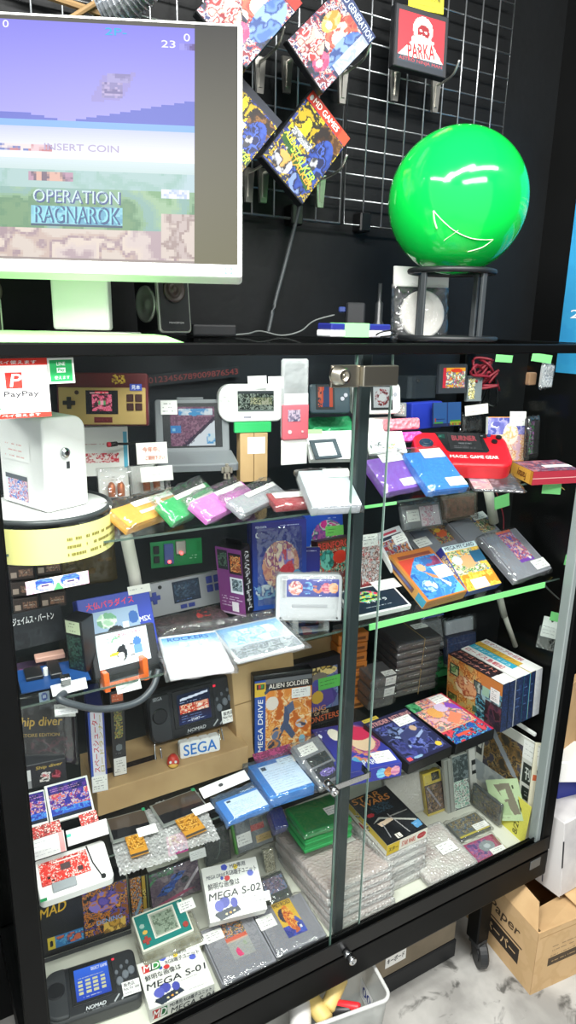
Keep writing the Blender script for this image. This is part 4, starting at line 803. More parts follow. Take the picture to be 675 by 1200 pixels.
gcart.prism('shell', [(0, 0), (gcart.w, 0), (gcart.w, gcart.h * .96), (gcart.w * .96, gcart.h), (gcart.w * .04, gcart.h), (0, gcart.h * .96)], -.01, 0, mat('cart_slate', '383c42', .4), .001); gcart.art('label', [('b', '3878b8'), ('n', (.12, 0, 1, .8), ['e8c040', 'd85830', '3a80c0', 'a82838', '48a058', 'e8e0d0'], 7, 4), ('r', 0, 0, .14, 1, 'c83040'), ('r', .14, .8, 1, 1, 'e8a030'), ('e', .6, .86, .26, .1, 'd84028')], .13, .2, .92, .88)
vb = It('clear_box', 'clear box with small chrome screw behind the blue case', 'box', [(477, 470), (512, 465), (511, 440), (478, 441)], ('y', .35), tilt=0, st=2, yaw=-12, sy=6, t=.04); vb.box('body', m=clear('smoke_box', tint='9aa8b0', gloss=.06, haze=.15, hazecol='707c84'), bev=.002); bm = bmesh.new(); disc(bm, vb.w * .32, vb.h * .8, .004, 0, .004, 16); mesh_obj('screw', bm, CHROME(), vb.root)
bp_ = It('game_screen_card', 'blue pixel-scene card standing behind the red handheld', 'card', [(508, 501), (540, 498), (540, 470), (508, 473)], ('y', .285), tilt=6, st=3, yaw=-12, sy=6, t=.006); bp_.box('backing', m=mat('navy_back', '24365c', .5)); bp_.art('picture', [('b', '3a78c8'), ('r', 0, 0, 1, .14, '2a3a70'), ('r', .48, 0, .52, 1, '2a4a90'), ('r', .02, .14, .34, .2, '58c050'), ('r', .04, .18, .1, .36, 'd85838'), ('r', .6, .12, 1, .18, 'c8d040'), ('r', .62, .18, .98, .26, '48a848'), ('r', .1, .3, .4, .32, '203a80'), ('n', (.6, .02, 1, .12), ['d8d040', '50b048', 'd05030'], 10, 3)], m=SCREEN(.6))
dk = It('dark_pack', 'glossy black pack under the red-lettered note', 'pack', [(541, 506), (566, 503), (566, 482), (541, 485)], ('y', .28), tilt=5, st=3, yaw=-12, sy=6, t=.014); dk.box('body', m=mat('gloss_black', '0e0f10', .15)); dk.sleeve(.001, .001, .002, seed=4)
card('white note with red handwriting above the red handheld', [(545, 488), (572, 484), (572, 472.5), (545.5, 476)], .268, [('b', 'f6efe6'), ('m', .05, .12, .95, .9, 2, 'b02838')], name='note', yaw=-10)
# the red handheld
RED = mat('red_shell', 'd8202c', .28)
gg = It('handheld_console', 'bright red wide handheld console with white lettering on the top shelf', 'handheld', [(489, 541), (603, 551), (586, 507), (489, 506)], ('z', SH1 + .045), tilt=50, st=15, yaw=-36, sy=8, t=.034, w=.2, h=.11)
w, h = gg.w, gg.h
ol = rrect(0, w, 0, h, [.022, .026, .03, .022], 8)
gg.prism('shell', ol, -.034, 0, RED, .007, 3, smooth=False)
gg.prism('screen_surround', [(w * .24, h * .98), (w * .33, h * .42), (w * .36, h * .36), (w * .75, h * .36), (w * .78, h * .42), (w * .74, h * .98)], 0, .0016, mat('surround_black', '26282a', .25), .0006)
gg.art('screen', [('b', '3c3f42'), ('n', (0, 0, 1, 1), ['3c3f42', '444749', '383b3e'], 5, 2), ('t', 'BURNER', .12, .52, .88, .82, 'e8707a'), ('n', (.12, .54, .88, .8), ['3c3f42', '3c3f42', 'c04050'], 16, 9), ('t', 'PRESS START', .3, .32, .7, .4, 'c8c8cc'), ('m', .12, .06, .88, .24, 2, 'b8b8bc')], .37, .42, .71, .95, .0022, m=SCREEN(.7))
bm = bmesh.new(); disc(bm, w * .13, h * .62, .0145, 0, .003, 28, bev=.001); disc(bm, w * .13, h * .62, .009, .003, .005, 24, bev=.001); mesh_obj('direction_pad', bm, mat('pad_blue', '23384c', .35), gg.root)
bm = bmesh.new(); disc(bm, w * .86, h * .70, .006, 0, .004, 18); disc(bm, w * .92, h * .84, .006, 0, .004, 18); mesh_obj('round_buttons', bm, mat('pad_black', '1c1e22', .3), gg.root)
bm = bmesh.new(); disc(bm, w * .82, h * .9, .004, 0, .003, 14); mesh_obj('start_button', bm, mat('pad_blue2', '3a5a98', .3), gg.root)
gg.art('lettering', [('b', 'd8202c'), ('t', 'GAME GEAR', .42, .1, .98, .8, 'f6f0ee'), ('t', 'MAGE.', .02, .15, .38, .8, 'f6e8e6')], .34, .16, .86, .29, .0004)
gg.art('badge', [('b', '1a3a34'), ('m', .1, .2, .9, .8, 1, '60c0a8')], .27, .76, .34, .90, .0022); gg.art('badge', [('b', '26282a'), ('m', .1, .2, .9, .8, 1, 'c8c8cc')], .72, .82, .79, .93, .0022)
bk = It('art_book', 'pale fantasy art book with a white tag behind the red handheld', 'book', [(575, 540), (610, 541), (619, 490), (568, 487)], ('y', .20), tilt=8, st=3, yaw=-10, sy=8, t=.012)
bk.box('body', m=WHITE()); bk.art('cover', [('b', 'd8a878'), ('g', 0, .4, 1, 1, 'b8a8d0', '5a5aa8'), ('n', (0, .6, 1, 1), ['6868b0', '8a88c8', 'a8a0d0', '4a50a0'], 4, 6), ('e', .2, .82, .12, .07, 'f0f0e0'), ('e', .23, .84, .11, .06, '5a5aa8'), ('n', (.08, 0, 1, .6), ['e8c8a0', 'd89868', 'f0e0c8', 'c88058', 'e0b8a8', 'c8a0b0'], 6, 8), ('ne', .62, .62, .2, .24, ['f0e0c8', 'e0b078', 'f0d8c8'], 5, 4), ('r', 0, 0, 1, .02, 'e8a050'), ('r', 0, .98, 1, 1, 'e8a050')]); bk.tag(.58, .80, 1.02, 1.12, .001, rows=2)
bk2 = It('black_bag', 'black glossy bag standing right of the pale fantasy art book', 'bag', [(618, 537), (630, 536), (633, 487), (620, 491)], ('y', .15), tilt=3, st=3, yaw=0, sy=8, t=.012); bk2.box('insert', .02, 0, .98, .98, None, -.001, mat('gloss_black')); bk2.sleeve(.001, .002, .002, seed=8); bk2.art('sparkles', [('b', '151618'), ('n', (0, 0, .5, 1), ['151618', '151618', '151618', '48c060', '151618', 'b868b8'], 12, 3)], .1, .1, .9, .9)
fc = It('flat_case', 'flat clear-bagged dark card lying in front of the red handheld', 'game case', [(553, 579), (615, 570), (598, 551), (548, 557)], ('z', SH1 + .006), tilt=88, st=2, t=.005); fc.box('card', m=mat('dark_print', '4c4a52', .4)); fc.art('cover', [('b', 'd8c8cc'), ('n', (0, 0, .4, 1), ['e8b8b8', 'c890a0', 'f0e0d8', 'b0a0b8'], 5, 3), ('n', (.4, 0, 1, 1), ['50505a', '8a8a94', '3c3c44'], 3, 6), ('r', .62, .3, .95, .8, '303038')]); fc.sleeve(.004, .006, .002, seed=21)
rb1 = It('game_box', 'dark red game box with an orange end at the right end of the top shelf', 'game box', [(626, 553), (679, 550.5), (653, 539), (600, 541)], ('z', SH1 + .028), tilt=90, st=6, t=.028)
rb1.box('carton', m=mat('dark_red_card', '8c2834', .4)); rb1.art('cover', [('b', '6a3a50'), ('n', (0, 0, 1, 1), ['7a3048', '506078', 'a04050', '382838', '88788a', 'b86870'], 6, 4)]); rb1.art('spine', [('b', 'e0a848'), ('t', 'Fantasy', .14, .3, .86, .7, '6a3018', 90), ('r', 0, 0, 1, .12, 'c88830')], face='left'); rb1.tag(.4, .3, 1.0, .52, .001, rows=1); rb1.art('front_edge', [('b', 'a83040'), ('m', .3, .25, .95, .7, 1, 'e8d8d8'), ('r', 0, .46, 1, .52, 'd8a0a0')], face='bottom')
# tangle of red and black wires, small pieces, and bits behind
bm = bmesh.new(); rnd = random.Random(11)
for k in range(5): tube(bm, smoothpath([onp(rnd.uniform(552, 585), rnd.uniform(418, 458), .34 + rnd.uniform(-.02, .03)) for _ in range(5)], 6), .0032)
tw = mesh_obj('wire_bundle', bm, mat('wire_red', '9a2838', .4), None, True); tag(tw, 'tangled red and black wires hanging at the back near the top rail', 'wires')
bm = bmesh.new()
for k in range(4): tube(bm, smoothpath([onp(rnd.uniform(556, 584), rnd.uniform(424, 486), .35 + rnd.uniform(-.02, .03)) for _ in range(5)], 6), .003)
mesh_obj('black_wires', bm, mat('wire_black', '16181a', .4), tw, True)
bc_ = It('card_connector', 'white striped connector card with a chrome knob behind the red handheld', 'spare part', [(547, 471), (564, 470), (566, 440), (549, 441)], ('y', .33), tilt=3, st=3, yaw=-8, sy=6, t=.012); bc_.box('body', m=mat('smoke_grey', '7c8488', .3)); bc_.art('teeth', [('b', 'e8e4c8'), ('n', (0, 0, 1, 1), ['f0f0e0', '303428', 'e8d890'], 5, 3)], .05, .1, .5, .9); bm = bmesh.new(); disc(bm, bc_.w * .82, bc_.h * .9, .004, 0, .004, 14); mesh_obj('knob', bm, CHROME(), bc_.root)
ch = It('pane_piece', 'pale patterned charm pack hanging near the right side pane', 'charm', [(634, 455), (646, 452), (650, 428), (638, 429)], ('y', .09), tilt=0, st=3, yaw=0, sy=6, t=.008); ch.box('card', m=mat('pale_grey_card', 'b8bcc0', .5)); ch.art('print', [('b', 'b8bcc0'), ('n', (0, 0, 1, 1), ['c8ccd0', '888c98', 'e0e0e4'], 7, 3)]); ch.sleeve(.002, .003, .002, seed=3)  # small pale piece added near the side pane
ch2 = It('pane_piece', 'dull orange charm hanging left of the pale patterned one', 'charm', [(620, 452), (628, 451), (630, 436), (621, 437)], ('y', .11), tilt=0, st=3, yaw=0, sy=6, t=.01); ch2.prism('body', rrect(0, ch2.w, 0, ch2.h, .004), -.01, 0, mat('dull_orange', '8a6a50', .5), .002)  # second added piece, dull orange
ns = It('number_strip', 'dark strip printed with faint red digits along the back panel', 'strip', [(172, 453), (281, 441), (280, 429), (171, 440)], ('y', .40), tilt=0, st=1, yaw=0, sy=4, roll=0, t=.001); ns.box('strip', m=mat('smoke_strip', '23282c', .4), bev=0); ns.art('digits', [('b', '23282c'), ('t', '0123456789009876543', .02, .25, .98, .78, '7a3a3a')], cell=.004)
rw = mesh_obj('cable', T(smoothpath([onp(580, 572, .25), onp(586, 590, .25), onp(590, 606, .25), onp(590, 622, .25)], 5), .0014), mat('wire_red'), None, True); tag(rw, 'thin red wire hanging under the top shelf', 'cable')
yw = mesh_obj('cable', T(smoothpath([onp(655, 568, .3), onp(664, 575, .3), onp(676, 573, .3)], 5), .0012), mat('wire_yellow', 'c8b060', .4), None, True); tag(yw, 'thin yellow wire looping by the right end of the top shelf', 'cable')
# ================================================================== middle shelf
def box_item(name, label, cat, quad, anchor, tilt, t, col, front=None, bottom=None, left=None, right=None, top=None, tagp=None, group=None, m=None, bev=.0012, sleeve=None, cell=.0017, **kw):
    s = It(name, label, cat, quad, anchor, tilt, t, group, **kw)
    s.box('carton' if not m or name.endswith('box') else 'body', m=m or mat('card_' + col, col, .4), bev=bev)
    for f, ops in (('front', front), ('bottom', bottom), ('left', left), ('right', right), ('top', top)):
        if ops: s.art({'front': 'cover', 'bottom': 'lower_edge', 'left': 'spine', 'right': 'end_print', 'top': 'top_print'}[f], ops, .01, .01, .99, .99, .0005, f, cell=cell)
    if tagp: s.tag(*tagp)
    if sleeve: s.sleeve(seed=sleeve, mx=.003, mt=.006, mz=.002)
    return s
penguin = [('b', 'dfeaf4'), ('ne', .34, .78, .16, .13, ['b8d8c0', 'e8f0e8', '78b890', 'f4f4f0'], 6, 3), ('n', (0, 0, .35, .6), ['dfeaf4', 'cfe0f0', 'dfeaf4'], 3, 4), ('e', .46, .34, .10, .22, '22262c'), ('e', .44, .26, .06, .13, 'eef0e8'), ('e', .50, .52, .05, .06, '22262c'), ('p', [(.2, .38), (.4, .42), (.38, .3), (.24, .3)], 'e0c040'), ('e', .78, .6, .08, .14, '4a78c0'), ('r', .70, .24, .86, .5, '6a98d8'), ('r', .62, .22, .70, .56, '30343c'), ('r', .63, .24, .69, .54, 'f4f6f6'), ('r', .72, .1, .94, .22, 'f4f4f4')]
mx = box_item('game_box', 'blue game box with red lettering and penguin picture, standing behind the black cartridge', 'game box', [(105, 782), (187, 763), (175, 689.5), (86, 703)], ('z', SH2), 14, .03, '2a3f9c', st=4, yaw=-12, sy=10,
   front=[('b', '3448b0'), ('r', .12, .34, .80, .78, '9cb4d0'), ('ne', .35, .62, .14, .12, ['a8d0b0', 'e0ece0', '70a884'], 6, 3), ('e', .45, .42, .12, .1, '22262c'), ('e', .78 - .06, .6, .07, .1, '3a68b0'), ('r', .56, .36, .64, .56, 'e8ecf0'), ('t', '大仏パラダイス', .10, .82, .76, .93, 'e83a58'), ('t', 'MSX', .80, .50, .96, .58, 'f0f2ff')])
mx.art('white_strip', [('b', 'f2f0e8'), ('m', .1, .3, .9, .7, 1, '909090')], .70, .93, 1.02, 1.06, .0012, m=PAPER())
def carton_cart(label, quad, anchor, tilt, lab, col='2a2c30', t=.016, **kw):
    s = It('game_cartridge', label, 'game cartridge', quad, anchor, tilt, t, kw.pop('group', None), **kw); w, h = s.w, s.h
    s.prism('shell', [(0, 0), (w, 0), (w, h * .97), (w * .97, h), (w * .03, h), (0, h * .97)], -t, 0, mat('cartridge_' + col, col, .45), .0015, 2); return s
mc = carton_cart('black cartridge with a white penguin label standing on the orange stand', [(112, 797), (190, 777), (178, 730), (104, 745)], ('y', .095), 14, None, st=4, yaw=-12, sy=10)
mc.art('label', [*penguin, ('t', '大仏パラダイス', .42, .84, .98, .94, 'e03a58')], .08, .18, .87, .97, .0006)
os_ = It('acrylic_stand', 'small translucent orange acrylic stand carrying the black cartridge', 'stand', [(124, 812), (176, 798), (174, 776), (122, 790)], ('y', .075), tilt=10, st=3, yaw=-12, sy=8, t=.03); ORA = mat('orange_acrylic', 'e0662c', .15)
os_.box('cross_bar', .1, .1, .92, .42, -.005, -.002, ORA); os_.box('side_hook', 0, -.05, .12, .95, -.03, -.002, ORA); os_.box('side_hook', .88, .05, 1.0, 1.25, -.03, -.002, ORA)
card('white price strip leaning on the orange stand', [(138, 814), (167, 806), (163, 796), (135, 803)], .065, [('b', 'f4f4f2'), ('m', .1, .2, .9, .8, 1, 'b0b0b4')])
ck = mesh_obj('cable', T(smoothpath([onp(76, 812, .06), onp(70, 819, .05), onp(88, 826, .045), onp(120, 831, .045), onp(158, 824, .048), onp(178, 807, .055), onp(186, 785, .07)], 8), .0055), mat('cable_rubber', '3c4248', .4), None, True); tag(ck, 'thick black cable looped in front of the orange stand', 'cable')
for q, lab, yy in (([(62, 817), (103, 806), (100, 794), (59, 804)], 'white price strip on the blue circuit board', .07), ([(65, 839), (91, 835), (91, 828), (64, 832)], 'white price strip hanging below the black cable', .06)): card(lab, q, yy, [('b', 'f2f2f2'), ('m', .1, .2, .95, .8, 2, '9090a0')])
# left end: dark cartridges in rows, case, boards
bx = It('game_case', 'black game case with white Japanese lettering at the left end of the middle shelf', 'game case', [(15, 764), (77, 748), (70, 708), (10, 721)], ('y', .16), 14, .016, st=4, yaw=-16, sy=8)
bx.box('case', m=mat('case_black')); bx.art('cover', [('b', '24272b'), ('n', (0, 0, 1, .5), ['1c1e22', '2c3034', '24272b'], 4, 3), ('t', 'ジェイムス・バートン', .06, .66, .84, .86, 'f4f4f4', -2)])
k = 0
for r_ in range(4):
    for c_ in range(2):
        x0 = 8 + c_ * 32 + r_ * 2.5; y0 = 664 + r_ * 19 - c_ * 6
        s = It('dark_cartridge', 'dark brown cartridge, %s of the %s column behind the black case' % (['topmost', 'second', 'third', 'lowest'][r_], ['left', 'right'][c_]), 'game cartridge', [(x0, y0), (x0 + 31, y0 - 6), (x0 + 30, y0 - 24), (x0 - 1, y0 - 18)], ('y', .30), 8, .02, 'dark cartridges stacked at the left end of the middle shelf', st=2, yaw=-14, sy=4)
        s.box('shell', .02, .03, .98, .97, m=mat('brown_shell', '453a38', .5), bev=.002); s.art('label', [('b', '8a6a5c'), ('n', (0, 0, 1, 1), ['6a5450', 'a88470', '504444', '98705c'], 6, 20 + k), ('m', .1, .3, .9, .8, 1, 'd8c8b8')], .38, .25, .9, .7); s.art('small_tag', [('b', 'b8a498')], .08, .2, .3, .55); k += 1
bbg = It('film_bag', 'crumpled brownish clear bag of gold parts left of the white post', 'bag', [(66, 690), (138, 676), (134, 634), (62, 645)], ('y', .36), 10, .02, st=3, yaw=-14, sy=5)
bbg.sleeve(0, 0, .004, clear('brown_film', tint='d8ccb0', gloss=.09, rough=.12, haze=.35, hazecol='8a7c60', bump=('noise', 30, 1.0)), 8, 'bag_skin')
bm = bmesh.new(); rnd = random.Random(3)
for _ in range(9):
    x, y = rnd.uniform(.1, .9) * bbg.w, rnd.uniform(.2, .9) * bbg.h; prism(circ(x, y, .006, .0035, 12), -.012, -.006, .001, 1, bm)
mesh_obj('gold_parts', bm, mat('gold_part', 'b89048', .35, .6), bbg.root)
bm = T([onp(148, 628, .2), onp(157, 672, .2), onp(168, 745, .2)], .011, 12); tag(mesh_obj('support_pipe', bm, mat('cream_pipe', 'dcd8cc', .5), None, True), 'cream white slanted pipe between the left shelves', 'pipe')
sc_ = It('standing_case', 'thin black case with a pale green top strip standing at the left', 'case', [(84, 790), (99, 783), (97, 736), (71, 718)], ('y', .12), 8, .03, st=4, yaw=-30, sy=20); sc_.box('case', m=mat('case_black')); sc_.art('strip', [('b', 'c8d4b0'), ('m', .2, .1, .8, .9, 3, '50584a')], .1, .74, .9, .98); sc_.art('strip_print', [('b', '2a3a34'), ('n', (0, 0, 1, 1), ['2a3a34', '38584a', '1c2422'], 5, 3)], .1, .05, .9, .7)
pcb = It('circuit_board', 'blue bare circuit board lying at the left end of the middle shelf', 'circuit board', [(24, 812), (108, 795), (94, 772), (20, 786)], ('z', SH2 + .012), 88, .002, st=3); pcb.box('board', m=mat('pcb_blue', '1c4680', .35), bev=0)
bm = bmesh.new(); box(bm, pcb.w * .45, pcb.w * .62, pcb.h * .3, pcb.h * .95, 0, .008, .001); box(bm, pcb.w * .1, pcb.w * .35, pcb.h * .4, pcb.h * .9, 0, .006, .001); mesh_obj('chips', bm, mat('chip_black', '1b1d20', .4), pcb.root)
bm = bmesh.new(); disc(bm, pcb.w * .40, pcb.h * .55, .0035, 0, .012, 14); mesh_obj('capacitor', bm, WHITE(), pcb.root); pcb.box('pink_connector', .3, 1.0, .75, 1.25, .006, .014, mat('pink_beige', 'd8a898', .5)); pcb.box('chrome_jack', .55, -.1, .7, .12, 0, .012, CHROME())
bts = It('dark_cartridge', 'dark purple cartridge lying behind the blue circuit board', 'game cartridge', [(20, 796), (70, 786), (62, 768), (16, 778)], ('y', .16), 70, .016, st=4, yaw=-14, sy=8); bts.box('shell', m=mat('purple_dark', '3a2c44', .45)); bts.art('label', [('b', '4a2c58'), ('n', (0, 0, 1, 1), ['4a2c58', '7a4068', '302038', '8a5a60'], 5, 2)], .1, .1, .7, .6)
blk = It('film_sheet', 'black film sheet hanging under the left end of the middle shelf', 'sheet', [(24, 830), (66, 820), (62, 806), (22, 816)], ('y', .09), 5, .002, st=3, yaw=-14, sy=6); blk.box('sheet', m=mat('gloss_black')); blk.art('round_mark', [('b', 'b8c4dc'), ('e', .5, .5, .3, .4, '4858a8'), ('e', .5, .5, .15, .2, 'c8d0f0')], .55, .1, .85, .9)
# green board with lamps, grey handheld, purple box
gp = It('circuit_board', 'green circuit board with red glowing lamps standing under the top shelf', 'circuit board', [(177, 667), (237, 659), (236, 630), (176.5, 636)], ('y', .32), 6, .002, st=3, yaw=-16, sy=6); gp.box('board', m=mat('pcb_green', '1f8a4c', .35), bev=0)
gp.box('module', .25, .12, .43, .9, 0, .006, mat('module_blue', '4a5a98', .35)); gp.box('card_slot', .48, .46, .68, .96, 0, .004, mat('slot_metal', 'b8b4a8', .3, .8)); gp.box('chip', .05, .55, .16, .85, 0, .004, mat('chip_black')); gp.box('chip', .05, .2, .16, .45, 0, .004, mat('chip_black'))
for u, v in ((.34, .22), (.58, .5)):
    bm = bmesh.new(); lathe(bm, [(.003, 0), (.003, .002), (.0015, .0035)], 12, (u * gp.w, v * gp.h, .006)); mesh_obj('red_lamp', bm, mat('red_led', 'ff4040', .3, emit=5), gp.root)
gp.art('silk_print', [('b', '1f8a4c'), ('m', .1, .1, .9, .4, 2, 'c8f0d0'), ('r', .7, .5, 1, 1, '187a40')], .7, .1, .98, .9, .0005)
gh2 = It('handheld_console', 'light grey handheld console with blue buttons under the green circuit board', 'handheld', [(172, 726), (262, 705), (258, 668), (163, 687)], ('y', .24), 12, .018, st=4, yaw=-16, sy=8)
w, h = gh2.w, gh2.h; gh2.prism('shell', rrect(0, w, 0, h, .004), -.018, 0, mat('warm_grey_shell', '9c9da2', .45), .0015); BLU = mat('button_blue', '3a4690', .35)
gh2.art('screen', [('b', '2c3644'), ('n', (.05, .2, .95, .9), ['2c3644', '384658', '242c38', '40566a'], 6, 3), ('m', .2, .55, .5, .85, 2, '90a0a8'), ('m', .1, .05, .9, .16, 1, '6080c0')], .37, .27, .71, .92, .0008, m=SCREEN(.8)); bm = bmesh.new(); x, y = w * .14, h * .56; box(bm, x - .011, x + .011, y - .004, y + .004, 0, .003, .0005); box(bm, x - .004, x + .004, y - .011, y + .011, 0, .0031, .0005); mesh_obj('direction_pad', bm, BLU, gh2.root)
for i in (0, 1):
    for j in (0, 1): gh2.box('button', .80 + .1 * i, .40 + .27 * j, .88 + .1 * i, .62 + .27 * j, 0, .0025, BLU, .0012)
gh2.box('select_button', .44, .08, .52, .2, 0, .002, BLU, .0005); gh2.box('select_button', .54, .08, .62, .2, 0, .002, BLU, .0005)
bm = bmesh.new(); disc(bm, w * .22, h * .85, .0035, 0, .002, 14); mesh_obj('knob', bm, mat('chip_black'), gh2.root)
pb2 = It('game_box', 'purple game box with screenshots and a hang tab, left of the blue boxes', 'game box', [(264, 716), (285, 723), (286, 644), (247, 641)], ('y', .20), 2, .03, st=3, yaw=-62, sy=10)
pb2.box('carton', m=mat('card_black', '191a1e', .4)); pb2.art('cover', [('b', '7a3a78'), ('r', .05, .68, .45, .96, '20242a'), ('n', (.08, .72, .42, .92), ['304a38', '506858', '202a24'], 6, 3), ('r', .5, .62, .98, .94, '2a2024'), ('n', (.54, .66, .94, .9), ['d87838', '382a28', 'e8a868', '904a28'], 6, 5), ('r', .5, .34, .98, .58, 'e0e4e8'), ('n', (.55, .38, .94, .55), ['304048', 'a8b8c0', '586870'], 6, 7), ('m', .1, .1, .9, .3, 4, 'e8d8e8'), ('r', .5, .05, .75, .2, 'e8e0e8'), ('r', 0, 0, 1, .03, 'c8a8c8')])
pb2.art('spine', [('b', '17181c'), ('t', 'スーパーゲーム・セレクション', .2, .06, .8, .94, 'e8e8ec', 90)], face='right', cell=.003); pb2.art('hang_tab', [('b', '2a2a2e')], .15, 1.0, .85, 1.08, -.02); pb2.box('hang_tab', .2, .98, .85, 1.06, -.02, -.018, mat('case_black'))
# blue octopus-ring boxes
def ringbox(v=.52, s=1.0, u=.52): return [('b', '2a3aa0'), ('g', 0, 0, 1, 1, '2456b8', '34307e'), ('ne', u, v, .36 * s, .30 * s, ['e0a888', 'c88078', 'e8c8a0', '8a4888', 'b05870', 'f0dcc0'], 7, 6), ('ne', u + .1, v + .05, .16 * s, .14 * s, ['f0e0d0', 'e8b0b0', '6878d0', 'd84858'], 6, 9), ('e', u + .12, v - .06, .14 * s, .07 * s, 'd83848'), ('e', u + .3, v - .12, .08, .05, '4aa8d8'), ('e', .1, .86, .045, .03, 'f4f4fa'), ('e', .12, .865, .04, .027, '342f82')]
pr = box_item('game_box', 'tall shiny blue box with a ring of cartoon shapes, standing behind the grey cartridge', 'game box', [(295, 718), (361, 708), (358, 609), (296, 611.5)], ('z', SH2), 5, .03, '2a3488', st=3, yaw=-12, sy=8, front=[*ringbox(.5, .95), ('t', 'MSX-DATA', .06, .94, .26, .965, 'dfe2ff'), ('m', .5, .94, .95, .965, 1, 'dfe2ff'), ('p', [(.02, .28), (.2, .18), (.42, .24), (.4, .14), (.1, .12)], '8ac0e8'), ('ne', .22, .22, .18, .07, ['8ac0e8', '2f50a8', 'e0f0f8'], 8, 4), ('p', [(.5, .32), (.62, .33), (.55, .22), (.48, .24)], 'e88838'), ('t', 'P', .52, .06, .60, .12, 'e8f0ff')]); pr.sleeve(.001, .002, .0012, seed=33)
box_item('game_box', 'blue box with a green note standing at the very back under the top shelf', 'game box', [(345, 660), (404, 652), (401, 601), (341, 605)], ('y', .36), 4, .02, '2f54c0', st=3, yaw=-10, sy=6, front=[('b', '2b55c4'), ('ne', .7, .45, .34, .42, ['8a4aa0', 'b860a8', '6a3890', '58a878', 'e0d0e0', 'd83890'], 6, 4), ('e', .45, .3, .12, .16, 'e8e8f0'), ('m', .7, .88, .95, .95, 1, 'e0e8ff')]).art('note', [('b', '7ed86a'), ('m', .1, .2, .7, .8, 2, '406838')], .64, .50, 1.0, .72, .001, m=PAPER())
box_item('booklet', 'purple-blue manual booklet tucked behind the grey cartridge', 'booklet', [(325, 690), (376, 688), (374, 643.5), (324, 640)], ('y', .21), 8, .005, '2c2f7e', st=3, yaw=-10, sy=8, front=[('b', '2f2f86'), ('g', 0, 0, 1, 1, '343fa0', '2a2874'), ('ne', .45, .2, .34, .3, ['8a4ea8', 'b868a8', 'e8d0a0', '58b078', 'e03868'], 6, 5), ('e', .66, .16, .2, .14, 'e02c58'), ('m', .4, .9, .95, .95, 1, 'e0e0ff'), ('e', .1, .72, .03, .03, 'f0f0f8')], top=[('b', 'f2f0e6')])
box_item('game_box', 'red and teal monster game box partly behind the centre post', 'game box', [(376, 702), (416, 694), (412, 627), (371, 636)], ('y', .26), 5, .025, '3a2226', st=3, yaw=-12, sy=8, front=[('b', '6a4030'), ('n', (0, 0, 1, .85), ['c83828', '2a8078', 'e86848', '24201e', '58a890', 'd8c8b0', '8a2820'], 6, 14), ('ne', .25, .66, .2, .18, ['3fa098', '286860', '70c0b0'], 5, 3), ('e', .62, .68, .2, .12, 'd84030'), ('t', 'REINFORCE', .02, .86, .98, .97, 'e85048'), ('p', [(.05, .12), (.3, .35), (.2, .05)], 'd8d0c0')])
gsf = It('game_cartridge', 'pale grey cartridge in a clear bag on a clear stand, left of the centre post', 'game cartridge', [(323, 727), (400.5, 728), (401, 673), (324, 673.5)], ('y', .12), 8, .018, st=3, yaw=-22, sy=10)
w, h = gsf.w, gsf.h; gsf.prism('shell', rrect(0, w, 0, h, [.003, .003, .008, .008]), -.018, 0, mat('pale_grey_shell', 'c4c5c9', .45), .0015, 2)
gsf.art('label', [('b', '3a4498'), ('g', 0, 0, 1, 1, '2c3a90', '5a5ab0'), ('ne', .17, .5, .14, .4, ['e08878', 'e8d0d0', 'c03848', 'f0e0d0'], 6, 3), ('ne', .4, .5, .1, .35, ['8ac8e8', '4a78c0', '3a4498'], 6, 4), ('ne', .6, .5, .1, .3, ['e8a070', 'd87850', '3a4498'], 6, 6), ('e', .6, .5, .04, .12, '3a4498'), ('ne', .76, .5, .1, .3, ['d87890', 'c04868', 'e8a0a8'], 6, 5), ('ne', .9, .5, .09, .3, ['e8a070', 'e0c0a0'], 6, 8), ('m', .5, .86, .98, .95, 1, 'e8e8ff')], .16, .52, .95, .9, .0006)
gsf.box('ridge', .24, .29, .78, .36, 0, .001, mat('ridge_grey', 'a8a9ae', .5)); gsf.box('recess', .1, .5, .14, .9, 0, .0008, mat('ridge_grey'))
bm = bmesh.new(); disc(bm, w * .07, h * .06, .002, 0, .001, 12); disc(bm, w * .93, h * .06, .002, 0, .001, 12); mesh_obj('screws', bm, mat('screw_dark', '6a6a6c', .4, .6), gsf.root); gsf.sleeve(.002, .003, .0015, seed=6)
cs_ = It('clear_stand', 'clear acrylic stand under the pale grey bagged cartridge', 'stand', [(343, 744), (386, 738), (386, 722), (343, 724)], ('y', .10), 10, .03, st=3, yaw=-22, sy=8); CA = clear('clear_acrylic', gloss=.12, rough=.05, haze=.1)
cs_.box('leg', 0, 0, .16, 1, -.03, 0, CA); cs_.box('leg', .84, 0, 1, 1, -.03, 0, CA); cs_.box('foot_plate', 0, 0, 1, .12, -.03, 0, CA)
# two big bagged cartridges near the front edge
def label_cart(label, quad, z, seed, g='bagged cartridges with blue-topped labels'):
    s = It('bagged_cartridge', label, 'game cartridge', quad, ('z', z), 84, .008, g, st=4); s.box('shell', m=mat('shell_white', 'd4d5d8', .45), bev=.002)
    return s
a = label_cart('white bagged cartridge with a blue-topped label near the front of the middle shelf', [(196, 796), (277, 781), (251, 736), (189, 748)], SH2 + .010, 1)
a.art('label', [('b', 'f4f6f8'), ('g', 0, .66, 1, .96, 'd8ecf8', '58a8e0'), ('n', (.3, .64, .8, .8), ['e8f4fc', 'f4f8fc', 'b8dcf4', 'd8ecf8'], 4, 4), ('t', 'ROCKERS', .10, .84, .84, .94, '2860b0'), ('m', .5, .45, .95, .6, 2, 'b8c0c8')], .04, .04, .96, .97); a.sleeve(.006, .035, .003, seed=31)
a = label_cart('silvery grey bagged cartridge right beside the white blue-topped one', [(277, 776), (359, 754), (322, 723), (250, 737)], SH2 + .010, 2)
